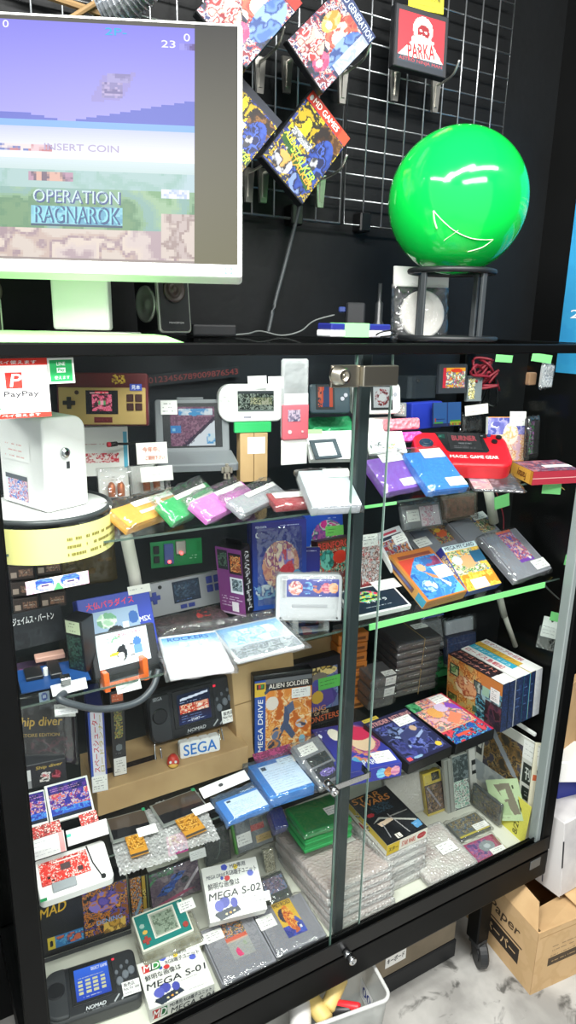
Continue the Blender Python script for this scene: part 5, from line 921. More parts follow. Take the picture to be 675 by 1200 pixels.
a.art('label', [('b', 'a8b0b8'), ('g', 0, .35, 1, .96, 'c8dcec', '6aa0cc'), ('n', (.15, .4, .85, .85), ['a8cce4', 'c8dff0', '88b8dc', 'd8e8f4'], 3, 9), ('n', (0, 0, 1, .35), ['8a9298', 'a8b0b8', '7c848a', 'b4bcc2'], 6, 7), ('m', .1, .1, .9, .28, 2, '40484e')], .03, .03, .97, .97); a.sleeve(.008, .03, .003, seed=35)
dkp = It('dark_pack', 'dark wrapped pack with red print lying under the grey handheld', 'pack', [(186, 745), (268, 722), (255, 708), (180, 726)], ('z', SH2 + .015), 86, .012, st=3); dkp.box('body', m=mat('wrap_dark', '3c3034', .3)); dkp.art('print', [('b', '3a3034'), ('n', (0, 0, 1, 1), ['3a3034', '4a3a3c', '2c2628', '5a4044'], 4, 3), ('n', (.6, .4, .8, .9), ['c83838', '3a3034'], 6, 6)]); dkp.sleeve(.002, .004, .002, seed=2)

# ------------------------------------------------------------------ middle shelf, right half
bagA = It('bagged_pack', 'clear bag with a pink and white card, at the back of the right middle shelf', 'bagged pack', [(474, 622), (520, 614), (514, 588), (470, 594)], ('y', .27), 20, .012, st=4, yaw=-16, sy=6); bagA.box('insert', m=mat('grey_insert', '8a8c90', .4)); bagA.art('card', [('b', 'e8dce4'), ('n', (.1, 0, .7, 1), ['e8b8c8', 'f4f0f4', 'c888a0', 'e8e4ec'], 4, 3)], .45, .05, .95, .9); bagA.tag(.1, .3, .42, .8); bagA.sleeve(.003, .012, .003, seed=14)
bagB = It('bagged_pack', 'clear bag of brown-red parts right of the pink card bag', 'bagged pack', [(520, 612), (560, 604), (558, 576), (519, 582)], ('y', .30), 8, .012, st=4, yaw=-14, sy=6); bagB.box('insert', .08, .08, .92, .85, m=mat('brown_red', '8a5a4c', .5, var=(60, '5a4038', .35, .6))); bagB.sleeve(.002, .004, .003, clear('tan_film', gloss=.09, rough=.1, haze=.22, hazecol='b0a494', bump=('noise', 34, 1.0)), 15)
def nes(label, quad, anchor, lab, tilt=86, tagp=None, t=.017, grp='flat grey game cartridges', lrect=(.33, .30, .70, .98), sl=None, **kw):
    s = It('game_cartridge', label, 'game cartridge', quad, anchor, tilt, t, grp, **kw); w, h = s.w, s.h
    bm = prism(rrect(0, w, 0, h, .002), -t, 0, .001, 1)
    for i in range(5): box(bm, w * .03, w * (lrect[0] - .04), h * (.80 + .035 * i), h * (.815 + .035 * i), 0, .0008)
    mesh_obj('shell', bm, GREYC(), s.root); s.box('side_groove', .02, .03, .04, .98, -.0002, .0003, mat('groove_grey', '55555c', .5), 0)
    s.art('label', lab, *lrect, .0006); s.box('front_lip', .06, -.006, .94, .03, -t * .8, -t * .2, mat('groove_grey'), .0005)
    if tagp: s.tag(*tagp)
    if sl: s.sleeve(.003, .006, .002, seed=sl)
    return s
nl1 = [('b', '3a3e44'), ('n', (0, 0, 1, 1), ['3a3e44', 'c86838', '48a078', 'e0a848', '2a2e34', '885868'], 6, 3), ('e', .5, .5, .3, .2, 'd86038'), ('e', .4, .7, .2, .1, 'e8b848')]
nes('grey cartridge with a bird label at the back, behind the orange-edged box', [(500, 652), (545, 636), (522, 606), (478, 622)], ('z', SH2 + .03), nl1, tilt=82, tagp=(-.05, .3, .28, .62), st=4, lrect=(.45, .2, .85, .9))
nes('grey cartridge at the back right with a small picture and a white tag', [(548, 644), (592, 626), (566, 600), (527, 612)], ('z', SH2 + .03), [('b', '2a3a6a'), ('n', (0, 0, 1, 1), ['2a4a88', 'd8a848', '1c2848', 'e0d8c0', '486a48'], 6, 5)], tilt=82, tagp=(.62, .8, 1.0, 1.06), st=4, lrect=(.55, .3, .95, .95))
nes('big grey cartridge with a purple label at the right end of the middle shelf', [(607, 681), (645, 666), (606, 617), (562, 630)], ('z', SH2 + .02), [('b', '3a3aa0'), ('n', (0, .1, 1, .9), ['4a58c0', 'e87848', '2a3080', 'd84878', '88a0e0', 'f0c0a0'], 6, 6), ('r', 0, 0, 1, .1, '7a38b0'), ('r', 0, .92, 1, 1, 'e06a48'), ('e', .78, .08, .08, .05, 'f0f0f0')], tilt=84, tagp=(.62, .06, 1.0, .26), st=4, lrect=(.42, .28, .80, 1.0), sl=41)
jk = It('game_case', 'dark card case with a neon emblem and white border, beside the centre post', 'game case', [(416, 725), (481, 709), (458, 679), (393, 695)], ('z', SH2 + .014), 86, .012, st=3); jk.box('case', m=mat('white_case', 'dcdcdc', .4)); jk.art('cover', [('b', '1c2c3a'), ('ne', .42, .62, .24, .24, ['e83858', '38b8c8', 'f0c838', '58c868', '1c2c3a'], 8, 3), ('t', 'オキドラ', .32, .34, .72, .46, 'e8f0f4'), ('m', .25, .12, .85, .24, 1, 'c8d0d8')], .04, .05, .96, .95); jk.tag(.66, .72, 1.12, 1.1)
fb = It('bagged_pack', 'clear-bagged red and white figure game by the centre post', 'bagged pack', [(424, 694), (446, 686), (444, 626), (422, 632)], ('y', .15), 30, .012, st=4, yaw=-14, sy=6); fb.box('insert', m=mat('red_card', 'a83838', .4)); fb.art('cover', [('b', 'c8c0c0'), ('n', (0, 0, 1, 1), ['b83838', 'e8e0e0', '8a7878', 'd0b0a8', '601c20', 'c8c8cc'], 5, 3), ('r', 0, 0, 1, .12, '9a2830')]); fb.tag(.1, .82, .95, 1.05, rows=3); fb.sleeve(.002, .003, .002, seed=18)
bk3 = box_item('book', 'white-edged picture book leaning behind the orange-edged box', 'book', [(464, 672), (488, 654), (470, 617), (437, 624)], ('y', .14), 60, .012, 'e8e8e8', st=5, yaw=-10, sy=10, front=[('b', 'e8e8ea'), ('n', (.06, .05, .94, .74), ['4a6a98', 'c87848', '283040', 'e0c8a8', '7898c0', 'a83838'], 5, 3), ('r', .08, .76, .92, .84, '303848'), ('r', .2, .88, .8, .94, 'c8485a')], tagp=(.5, .55, 1.0, .8))
nemo = box_item('game_box', 'thick orange-edged blue game box with swimming figures on the right middle shelf', 'game box', [(500, 708), (548, 690), (503, 640), (457.5, 649)], ('z', SH2 + .025), 82, .023, 'c8843c', st=4, front=[('b', 'c87838'), ('r', .04, .02, .97, .84, '3a78c0'), ('n', (.04, .02, .97, .84), ['3a78c0', '4a90d0', '2c5ca8', '68a8dc', '3f86c8'], 4, 3), ('p', [(.04, .84), (.04, .5), (.45, .84)], 'c84838'), ('e', .42, .62, .1, .08, 'd8a888'), ('p', [(.4, .55), (.6, .42), (.7, .3), (.5, .4)], 'd88858'), ('p', [(.62, .36), (.8, .2), (.72, .14)], 'e8e8f0'), ('n', (.55, .62, .95, .8), ['7a3858', '904868', '3a68a8'], 7, 4), ('r', .1, .86, .9, .92, '8a4838'), ('p', [(.7, .02), (.97, .02), (.97, .22)], '68c0d8'), ('ne', .3, .25, .16, .12, ['a8d0e8', '3a78c0', 'd0e8f4'], 7, 6)],
   left=[('b', 'd8a058'), ('r', .1, 0, .9, .2, '48a0c0'), ('r', .25, .3, .75, .95, '7a5048'), ('r', .35, .35, .6, .9, '5a68a8')], bottom=[('b', 'b87840'), ('m', .05, .3, .95, .7, 1, '604028')], tagp=(.62, .34, 1.06, .58))
mm_ = box_item('game_box', 'white-bannered yellow cartoon game box right of the orange-edged box', 'game box', [(549, 697), (586, 682), (557, 632), (517, 641)], ('z', SH2 + .022), 82, .02, '2c3a8c', st=4, front=[('b', 'e8c048'), ('n', (0, .05, 1, .86), ['e8c048', 'd89838', '3a88a8', 'f0e0a0', '6a4a30', '48a060', 'e8d8b8'], 6, 3), ('e', .48, .6, .22, .14, 'd8a070'), ('n', (0, .02, 1, .34), ['e8a838', 'f0d058', 'd88828'], 4, 7), ('e', .2, .66, .14, .1, 'c8d0d4'), ('r', .65, .55, 1, .8, '2a5a7a'), ('r', 0, .88, 1, 1, 'd8ecf0'), ('t', 'MEGA MY CARD', .05, .90, .92, .98, '2a3a5a')],
   left=[('b', '28348c'), ('n', (.1, .15, .9, .85), ['e8d8a0', '28348c', 'd8b848', '28348c'], 7, 4)], tagp=(.22, .02, .66, .22))
wp = T([onp(572, 573, .30), onp(579, 612, .30)], .012, 12); tag(mesh_obj('support_pipe', wp, mat('cream_pipe'), None, True), 'cream pipe end under the top shelf, behind the right cartridges', 'pipe')
bm = T([onp(584, 694, .25), onp(591, 722, .25)], .0085, 12); tube(bm, [onp(590, 718, .25), onp(604, 757, .25)], .0065, 12); tag(mesh_obj('support_pipe', bm, mat('cream_pipe'), None, True), 'cream jointed pipe under the right end of the middle shelf', 'pipe')
gw = mesh_obj('cable', T(smoothpath([onp(637, 684, .08), onp(645, 693, .1), onp(655, 702, .12)], 5), .0018), mat('cable_pale'), None, True); tag(gw, 'pale grey wire end hanging off the right end of the middle shelf', 'cable')
# ================================================================== bottom shelf, left half
cb = box_item('cardboard_box', 'tall plain cardboard box behind the black handheld on the bottom shelf', 'box', [(281, 893), (352, 868), (342, 764), (270, 783)], ('z', SH3), 0, .10, 'x', st=2, yaw=-14, sy=5, m=CARD()); cb.art('seam', [('b', '8a6f48')], 0, .60, 1, .612, .0006)
box_item('cardboard_box', 'cardboard box whose top shows right of the tall one, behind the boxed games', 'box', [(350, 850), (398, 838), (390, 743), (342, 757)], ('y', .345), 0, .06, 'x', st=2, yaw=-14, sy=5, m=CARD())
sb = box_item('cardboard_box', 'long low cardboard box carrying the black handheld', 'box', [(112, 957), (291, 900), (291, 873), (117, 930)], ('z', SH3), 0, .13, 'x', st=2, m=CARD()); sb.art('dark_band', [('b', '2a2422'), ('n', (0, .2, 1, .8), ['2a2422', '4a403a', '2a2422'], 12, 3)], .08, .34, .42, .46, .0006, 'top'); STEPZ = float((sb.M @ Vector((0, sb.h, 0))).z)
def nomad(label, quad, anchor, scr, tilt, **kw):
    s = It('handheld_console', label, 'handheld', quad, anchor, tilt, .03, None, **kw); w, h = s.w, s.h; NB = mat('handheld_black', '2a2d31', .4)
    s.prism('shell', rrect(0, w, 0, h, [.02, .012, .012, .02], 6), -.03, 0, NB, .006, 3)
    s.prism('left_grip', rrect(.002, w * .24, .004, h - .004, [.02, .006, .006, .02], 6), -.002, .006, mat('grip_black', '33363a', .45), .004, 3)
    s.box('screen_surround', .27, .2, .74, .95, 0, .002, mat('surround_black'), .001); s.art('screen', scr, .32, .26, .69, .86, .0026, m=SCREEN(1.0), cell=.0013)
    bm = bmesh.new(); disc(bm, w * .115, h * .56, .016, .006, .0085, 28, bev=.002); mesh_obj('direction_pad', bm, mat('pad_black'), s.root)
    bm = bmesh.new(); 
    for u, v in ((.79, .40), (.86, .49), (.93, .54)): disc(bm, w * u, h * v, .0062, 0, .004, 18, bev=.0015, ry=.008)
    for u, v in ((.77, .58), (.83, .66), (.9, .72)): disc(bm, w * u, h * v, .0028, 0, .0025, 12, ry=.004)
    mesh_obj('buttons', bm, mat('button_slate', '6a7078', .35), s.root)
    bm = bmesh.new()
    for u in (.70, .78): tube(bm, [(w * u, h * .06, .001), (w * (u + .06), h * .17, .001)], .0015, 8)
    mesh_obj('slots', bm, mat('slot_pale', 'b0b4b8', .4), s.root)
    s.art('name_print', [('b', '2a2d31'), ('t', 'NOMAD', .1, .3, .9, .9, 'e0e4e8', 0, .25), ('m', 0, .05, 1, .2, 1, '909498')], .38, .04, .64, .15, .0005)
    s.art('power_light', [('b', 'e83048')], .74, .84, .77, .88, .0008, m=SCREEN(1.5)); s.art('note', [('b', 'f6f6f4'), ('t', '販売品', .1, .62, .7, .9, '282830'), ('t', 'Not For Sale', .06, .36, .94, .58, '282830'), ('m', .05, .08, .95, .3, 1, '303038')], .80, .06, .99, .32, .0052, m=PAPER()); return s
n1 = nomad('black handheld console with a lit title picture, tilted on a wire stand', [(177, 876), (280, 845), (275, 788), (170, 817)], ('y', .285), [('b', '18243c'), ('g', 0, 0, 1, .4, '1a2a58', '2a1c28'), ('p', [(.1, .78), (.95, .88), (.95, .95), (.1, .86)], 'd8e4f4'), ('m', .08, .66, .95, .78, 1, 'b8c8f0'), ('n', (.06, .36, .94, .64), ['f0e8d8', 'd86838', 'f4d8b8', 'b83828'], 8, 3), ('p', [(.06, .4), (.94, .5), (.94, .46), (.06, .36)], 'c83828'), ('m', .1, .05, .9, .3, 3, '90b0f0'), ('t', '— START —', .25, .05, .75, .14, 'e8f0ff')], 18, st=4, yaw=-16, sy=8, w=.19); n1.art('maker_print', [('b', '33363a'), ('t', 'SEGA', .05, .1, .95, .9, 'd0d4d8')], .05, .86, .16, .94, .0065)
ws_ = empty('wire_stand', 'bent chrome wire stand holding the tilted black handheld', 'stand', (0, 0, 0))
bm = bmesh.new(); tube(bm, smoothpath([onp(181, 870, .29), onp(183, 893, .27), onp(190, 897, .265), onp(188, 876, .28)], 5), .0016); mesh_obj('wire_foot', bm, CHROME(), ws_, True); bm = bmesh.new(); tube(bm, smoothpath([onp(256, 855, .29), onp(260, 874, .265), onp(263, 873, .265), onp(259, 853, .28)], 5), .0016); mesh_obj('wire_foot', bm, CHROME(), ws_, True)
bm = bmesh.new(); tube(bm, [onp(186, 895, .268), onp(262, 873, .265)], .0014); mesh_obj('cross_wire', bm, CHROME(), ws_, True)
lg = It('logo_block', 'white block sign with blue letters in front of the tilted black handheld', 'sign', [(213, 891), (259, 879), (256, 862), (209, 871)], ('z', .702), 5, .016, None, st=3, yaw=-16, sy=8); w, h = lg.w, lg.h
bm = bmesh.new()
for i in range(4): prism(rrect(w * i * .25, w * (i * .25 + .26), 0, h * (1.0 if i else 1.0), .005, 4), -.016, 0, .002, 2, bm)
mesh_obj('letter_block', bm, WP, lg.root); lg.art('blue_letters', [('b', 'f4f4f2'), ('t', 'SEGA', .04, .12, .96, .88, '1f78d0')], .05, .06, .95, .94, .0006, cell=.004); lg.art('blue_letters_inline', [('b', 'f4f4f2')], .0, .0, .01, .01, .0001)
by = on(203, 896, 'z', .702); bt = empty('beetle_toy', 'small round red and yellow beetle toy left of the letter block', 'toy', tuple(by), R(-20))
def dome(r, h, c, nn=18):
    bm = bmesh.new(); lathe(bm, [(r, 0), (r * .98, h * .3), (r * .8, h * .68), (r * .45, h * .93), (r * .1, h)], nn, c); return bm
mesh_obj('shell', dome(.0125, .019, (0, 0, .004)), mat('toy_red', 'c83c30', .3), bt, True); mesh_obj('belly', dome(.0105, .011, (0, -.004, .002)), mat('toy_yellow', 'e0b050', .35), bt, True); mesh_obj('eyes', T([(-.005, -.0105, .014), (-.005, -.013, .014)], .0025), WP, bt); mesh_obj('eyes', T([(.005, -.0105, .014), (.005, -.013, .014)], .0025), WP, bt)
bm = B(-.008, -.002, -.01, .004, 0, .004, .001); box(bm, .002, .008, -.01, .004, 0, .004, .001); mesh_obj('feet', bm, mat('toy_brown', '3a2a24', .4), bt)
s1 = It('game_box', 'tall thin blue and white boxed game seen by its colourful spine', 'game box', [(106, 930), (125, 925), (123, 832), (105, 835)], ('z', .702), 0, .10, 'thin boxed games beside the diver bag', st=1, yaw=-14, sy=5); s1.box('carton', m=mat('card_navy', '2a3068', .4)); s1.art('spine', [('b', 'e8e6ee'), ('r', 0, .2, .16, 1, '3a58b8'), ('t', 'スペースシューター', .22, .25, .58, .98, 'c83850', 90), ('t', 'ロードランナー', .62, .25, .86, .95, 'b8a838', 90), ('r', .9, .2, 1, 1, '3848a0')], cell=.001); s1.tag(.04, .01, .98, .21, rows=5)
s2 = It('game_box', 'tall thin black boxed game with a gold emblem on its spine', 'game box', [(131, 911), (147, 906), (146, 808), (131, 811)], ('z', .702), 0, .10, 'thin boxed games beside the diver bag', st=1, yaw=-14, sy=5); s2.box('carton', m=mat('case_black')); s2.art('spine', [('b', '22242a'), ('r', .1, .88, .95, .97, 'd86840'), ('m', .15, .89, .9, .96, 2, 'f0d8c0'), ('n', (.2, .45, .85, .82), ['22242a', '38424c', 'c8a840', '22242a', '8a9a58'], 9, 3), ('e', .5, .34, .25, .04, '6a7478'), ('m', .2, .24, .8, .3, 1, '8a9098')], cell=.0014); s2.tag(.04, .01, .98, .22, rows=5)
dv = It('bagged_pack', 'large black bagged game with gold gothic lettering at the left end of the bottom shelf', 'bagged pack', [(26, 899), (88, 893), (87, 820), (19, 819)], ('y', .27), 5, .02, None, st=3, yaw=-16, sy=6); dv.box('insert', .02, .02, .98, .98, m=mat('ink_black', '17151a', .3)); dv.art('cover', [('b', '1c191f'), ('n', (.2, .1, .95, .42), ['1c191f', '2a1c28', '4a2030', '201820'], 4, 5), ('n', (.4, .85, .7, .98), ['3a3c44', '55585f', '24252a'], 5, 4), ('t', 'Ship diver', -.05, .56, .78, .74, 'd8b048', 0, .15), ('t', 'STORE EDITION', .05, .44, .72, .49, 'b89848')]); dv.sleeve(.002, .004, .003, clear('diver_film', gloss=.10, rough=.1, haze=.06, bump=('noise', 26, 1.0)), 12)
dv.tag(.66, .74, 1.04, .93, .004)
dv2 = box_item('game_box', 'low black box with gold lettering under the gothic-lettered bag', 'game box', [(30, 926), (78, 914), (77, 888), (27, 899)], ('y', .235), 0, .06, '2c2f34', st=2, yaw=-16, sy=6, front=[('b', '2c2f34'), ('t', 'Ship diver', .28, .72, .92, .9, 'c8b058', 0, .15), ('r', 0, .35, .16, .8, 'e8e8e8'), ('r', .02, 0, .14, .34, 'a0a0a4'), ('p', [(.34, .2), (.42, .6), (.62, .55), (.58, .15)], 'e8e4e0'), ('n', (.38, .22, .58, .52), ['e8e4e0', 'c03848', 'e8e4e0', '404040'], 8, 3), ('ne', .76, .38, .11, .2, ['8a2838', 'c05868', '481820'], 7, 4)])
def lcd(label, quad, z, tilt=62, **kw):
    s = It('display_module', label, 'display', quad, ('y', z), tilt, .006, 'lit small display modules at the left end of the bottom shelf', st=4, **kw); s.box('frame', m=mat('white_casing')); s.art('picture', [('b', '28308a'), ('n', (0, .72, 1, .96), ['182058', '382878', '283888', '60389a'], 7, 3), ('m', .05, .8, .95, .92, 2, 'f0b8d8'), ('n', (0, .3, 1, .74), ['d84868', 'e8a088', '4a58d8', 'f0e0d8', '8a2848', '6a48b8', '3038a0'], 7, 5), ('r', 0, .12, 1, .3, '3a78e0'), ('n', (0, .14, 1, .3), ['3a68e0', '58a8f0', '3048b8'], 6, 4), ('r', 0, 0, 1, .10, '182438')], .06, .06, .95, .94, .0005, m=SCREEN(1.1), cell=.0012); return s
lcd('larger right one of two small lit game displays at the left end', [(59, 965), (111, 951), (102, 906), (52, 923)], .16, yaw=-14, sy=8)
lcd('left one of two small lit game displays, cut off by the case post', [(30, 972), (57, 964), (52, 924), (24, 932)], .16, yaw=-14, sy=8)
for q, lab, yy in (([(38, 984), (76, 973), (66, 962), (36, 970)], 'red circuit board strip under the left lit display', .075), ([(95, 968), (118, 961), (110, 950), (92, 955)], 'red circuit board strip under the right lit display', .08)):
    s = It('circuit_board', lab, 'circuit board', q, ('y', yy), 60, .002, None, st=4, yaw=-16, sy=8); s.box('board', m=mat('pcb_red', 'c83a34', .35), bev=0); s.art('traces', [('b', 'c83a34'), ('n', (0, 0, 1, 1), ['c83a34', 'c83a34', 'e8d8d0', 'b02c28', '802020'], 9, 3)])
card('white paper slip with grey print below the left lit display', [(39, 1010), (77, 996), (75, 972), (36, 985)], .115, [('b', 'f0eeee'), ('m', .05, .5, .9, .85, 2, '9098a0'), ('r', .82, 0, .98, 1, 'e8a8a8'), ('m', .05, .1, .8, .4, 2, 'a8a8b0')], name='paper_slip', tilt=45)
card('white paper slip with grey print below the right lit display', [(80, 992), (128, 977), (124, 959), (77, 974)], .118, [('b', 'f2f0f0'), ('m', .05, .6, .95, .85, 1, '9098a0'), ('r', .0, .55, .1, .75, '58c8b0')], name='paper_slip', tilt=45)
wc = It('white_game_case', 'white case with a red circuit board on it, below the lit displays', 'game case', [(46, 1060), (134, 1026), (121, 983), (40, 1010)], ('z', SH3 + .02), 80, .016, None, st=5); wc.prism('case', rrect(0, wc.w, 0, wc.h, .008), -.016, 0, WP, .002, 2)
wc.box('red_board', .06, .32, .72, .86, 0, .003, mat('pcb_red'), 0); wc.art('board_traces', [('b', 'd83c34'), ('n', (0, 0, 1, 1), ['d83c34', 'd83c34', 'e85a50', 'f0e0d8', 'c02c28'], 9, 8), ('r', .42, .4, .62, .72, '58484a'), ('r', .75, .15, .86, .36, '4a3a3c'), ('r', .3, .82, .85, .88, 'f0e4e0'), ('r', .12, .2, .18, .32, '402828'), ('r', .2, .05, .27, .14, '402828')], .06, .32, .72, .86, .0034, cell=.0012)
wc.box('clear_socket', .18, .1, .5, .3, 0, .006, mat('grey_clear', '9aa0a4', .2)); wc.tag(.42, .18, .78, .36, .001, rows=1, ink='e0e0e0'); bm = bmesh.new(); disc(bm, wc.w * .86, wc.h * .1, .004, 0, .003, 14); tube(bm, [(wc.w * .74, wc.h * .95, .001), (wc.w * .77, wc.h * .5, .001), (wc.w * .84, wc.h * .14, .001)], .0012); mesh_obj('black_clip', bm, mat('chip_black'), wc.root); wc.art('side_print', [('b', 'f6f6f4'), ('m', .1, .05, .9, .95, 8, 'c8c8c8')], .80, .3, .97, .9)
wc.art('green_mark', [('b', '2a9058')], .0, .0, .09, .07)
# bare display panels on bubble wrap
def panel(label, quad, bq, rq, tq, y):
    bwp = It('bubble_sheet', 'clear bubble wrap under the ' + label, 'bubble wrap', bq, ('z', SH3 + .006), 90, .008, 'bubble wrap sheets under bare panels', st=.6)
    bm = bmesh.new(); rnd = random.Random(int(bq[0][0])); nx, ny = 26, 26; G = {}
    for i in range(nx + 1):
        for j in range(ny + 1): G[i, j] = bm.verts.new((bwp.w * i / nx + rnd.uniform(-1, 1) * .0008, bwp.h * j / ny + rnd.uniform(-1, 1) * .0008, rnd.uniform(-.001, .001) + (.0025 if (i + j) % 2 else 0)))
    for i in range(nx):
        for j in range(ny): bm.faces.new((G[i, j], G[i + 1, j], G[i + 1, j + 1], G[i, j + 1]))
    mesh_obj('film', bm, BUBBLE(), bwp.root, True)
    s = It('bare_display', label, 'display', quad, ('z', SH3 + .016), 90, .003, 'bare dark display panels', st=.6); s.box('metal_back', m=mat('panel_edge', '9aa09c', .35, .5), bev=0); s.art('glass', [('b', '2a2a2c'), ('p', [(0, .45), (1, .35), (1, 0), (0, 0)], '1c1d20'), ('p', [(0, .45), (1, .35), (1, 1), (0, 1)], '4a4038')], .04, .08, .97, .97, m=mat('dummy', '222222') if False else print_mat('panel_gloss', 0, .08))
    r = s.box('ribbon', rq[0], rq[1], rq[2], rq[3], -.002, .0004, mat('ribbon_amber', 'b07a28', .3), 0); s.art('ribbon_print', [('b', 'c08830'), ('n', (0, .3, 1, 1), ['c08830', 'a87020', 'd8a850', '8a5a18'], 6, 3), ('r', 0, 0, 1, .1, '4a4238')], rq[0], rq[1], rq[2], rq[3], .001); s.art('corner_tab', [('b', '2a9a68')], .92, .92, 1.0, 1.05, .001); s.tag(*tq); return s
panel('bare dark display nearer the red board, with amber ribbon', [(131, 989), (180, 972), (169, 948), (125, 960)], [(141, 1028), (208, 1006), (186, 945), (124, 963)], (.30, -.75, .72, .05), (.62, -.12, 1.1, .25), .1)
panel('bare dark display farther right, with amber ribbon', [(191, 971), (244, 946), (229, 924), (176, 944)], [(205, 1000), (255, 985), (235, 924), (180, 945)], (.26, -.75, .68, .05), (.66, -.1, 1.08, .2), .12)
wch = card('white hang card with a dark hole near the end of the low cardboard box', [(240, 935), (293, 913), (286, 902), (232, 925)], .15, [('b', 'f4f4f4'), ('e', .42, .55, .05, .16, '404044'), ('m', .6, .3, .95, .7, 1, 'c0c0c8')], name='hang_card', tilt=70)
def blue_bag(label, quad, z, seed, t=.012):
    s = It('bagged_pack', label, 'bagged pack', quad, ('z', z), 84, t, 'blue bagged packs with white instruction slips', st=4); s.box('blue_insert', m=mat('bag_blue', '3c7fc4', .35)); s.art('slip', [('b', 'f4f5f7'), ('m', .05, .08, .95, .8, 9, 'b0b4bc'), ('r', .05, .84, .16, .96, '303440')], .16, .06, .98, .86, .0008, m=PAPER()); s.sleeve(.005, .014, .003, clear('blue_film', tint='e8f2fc', gloss=.09, rough=.08, haze=.08, hazecol='a8c8ec', bump=('noise', 36, .9)), seed); return s
blue_bag('flat blue bagged pack with a white slip, left of the thicker blue one', [(268, 963), (316, 944), (300, 922), (252, 940)], SH3 + .014, 51)
b2 = blue_bag('thick blue bagged pack with a white slip in front of the orange game box', [(318, 934), (368, 921), (341, 882), (289, 899)], SH3 + .026, 53, .024); b2.tag(.6, .72, 1.0, .92, .003)
cb3 = It('bagged_cartridge', 'dark bagged cartridge with purple print, left of the centre post', 'game cartridge', [(378, 925), (403, 906), (374, 862), (341, 874)], ('z', SH3 + .02), 82, .016, None, st=4); cb3.box('shell', m=mat('smoke_case', '8a8c92', .35)); cb3.art('dark_window', [('b', '2f3638')], .12, .42, .9, .64); cb3.art('label', [('b', '30343e'), ('ne', .5, .5, .36, .24, ['8a7ad0', '6a58b0', '30343e', 'a898e0'], 7, 3)], .12, .06, .9, .38); cb3.tag(.1, .70, .7, .92); cb3.sleeve(.004, .008, .003, seed=55)
pkk = It('card', 'magenta printed card lying behind the blue bagged packs', 'card', [(300, 895), (345, 882), (338, 872), (296, 884)], ('y', .20), 60, .002, None, st=4, yaw=-14, sy=8); pkk.box('stock', m=mat('magenta', '8a3060', .5), bev=0); pkk.art('print', [('b', '8a3060'), ('n', (0, 0, 1, 1), ['8a3060', '603048', 'b04878'], 5, 3)])
# boxed games standing on the bottom shelf
ali = It('game_box', 'boxed game with an orange figure cover and blue side band, standing on the bottom shelf', 'game box', [(297.5, 886), (363.5, 876), (366, 787), (299.5, 798)], ('z', SH3 + .001), 6, .026, 'standing boxed games on the bottom shelf', st=3, yaw=-14, sy=8)
ali.box('case', -.02, 0, 1.02, 1.04, -.026, -.002, mat('case_black'), .002); ali.art('cover', [('b', 'e08a38'), ('n', (.19, 0, 1, .86), ['e08a38', 'f0b060', 'd87828', 'f4d8a8', 'e89848', 'c8641c'], 5, 12), ('e', .3, .68, .11, .09, 'e8dcd0'), ('p', [(.52, .62), (.62, .6), (.6, .38), (.72, .22), (.66, .16), (.52, .3), (.42, .18), (.36, .2), (.5, .42)], '4a5878'), ('p', [(.55, .62), (.66, .68), (.7, .56), (.6, .5)], '5a6888'), ('ne', .38, .26, .09, .09, ['3a4460', 'e0a060', '6a7898'], 6, 3), ('ne', .82, .36, .1, .06, ['3a4460', 'e0a060', 'b8c0d0'], 6, 5), ('ne', .34, .12, .12, .07, ['30384c', 'd08848', '586480'], 6, 6), ('e', .84, .14, .06, .06, '88b8d0'), ('r', 0, 0, .19, 1, '2450a8'), ('r', 0, .79, .19, .97, 'e0b838'), ('r', .03, .88, .16, .95, '28302c'), ('r', .06, .9, .1, .94, 'c83030'), ('r', .1, .9, .14, .94, '389048'), ('r', .19, .85, 1, 1, '2a2624'), ('r', .19, .945, 1, 1, '6a6c70'),
    ('t', 'MEGA DRIVE', .055, .05, .14, .75, 'f2f4f8', 90, .15), ('t', 'ALIEN SOLDIER', .24, .875, .94, .935, 'f4ece0'), ('p', [(.18, .80), (.3, .88), (.25, .9), (.16, .84)], '3a4a60')], 0, 0, 1, .985, m=print_mat('gloss_sleeve_print'), cell=.0013)
ali.tag(.64, .70, .97, .83)
kng = box_item('game_box', 'black-bordered boxed game with a purple caped figure and green note, behind the orange one', 'game box', [(345, 858), (400, 841), (400, 766), (340, 780)], ('y', .30), 6, .03, '17171b', st=3, yaw=-14, sy=8, group='standing boxed games on the bottom shelf', front=[('b', '1a1a20'), ('r', .12, .22, .94, .86, '6a88b0'), ('n', (.12, .22, .94, .86), ['5a78a8', '7a98c0', '485c88', '8a7ab0', '6878a0'], 4, 3), ('ne', .55, .80, .38, .08, ['c8a850', '3a3428', 'e8d088'], 8, 5), ('e', .55, .72, .16, .08, '7a7468'), ('e', .5, .62, .1, .08, '4a50a0'), ('p', [(.2, .56), (.45, .6), (.8, .58), (.86, .3), (.7, .24), (.3, .24)], '5a4a98'), ('e', .5, .42, .12, .1, 'd8b040'), ('p', [(.78, .56), (.92, .4), (.86, .3)], '484088'), ('t', 'KING', .3, .2, .66, .28, 'e8a058'), ('t', 'OF THE', .42, .145, .72, .19, 'e8c8a0'), ('t', 'MONSTERS', .2, .04, .94, .13, 'd86838')])
kng.art('note', [('b', '5ec058'), ('m', .08, .2, .85, .85, 2, '243a20')], .52, .52, 1.04, .70, .0015, m=PAPER())
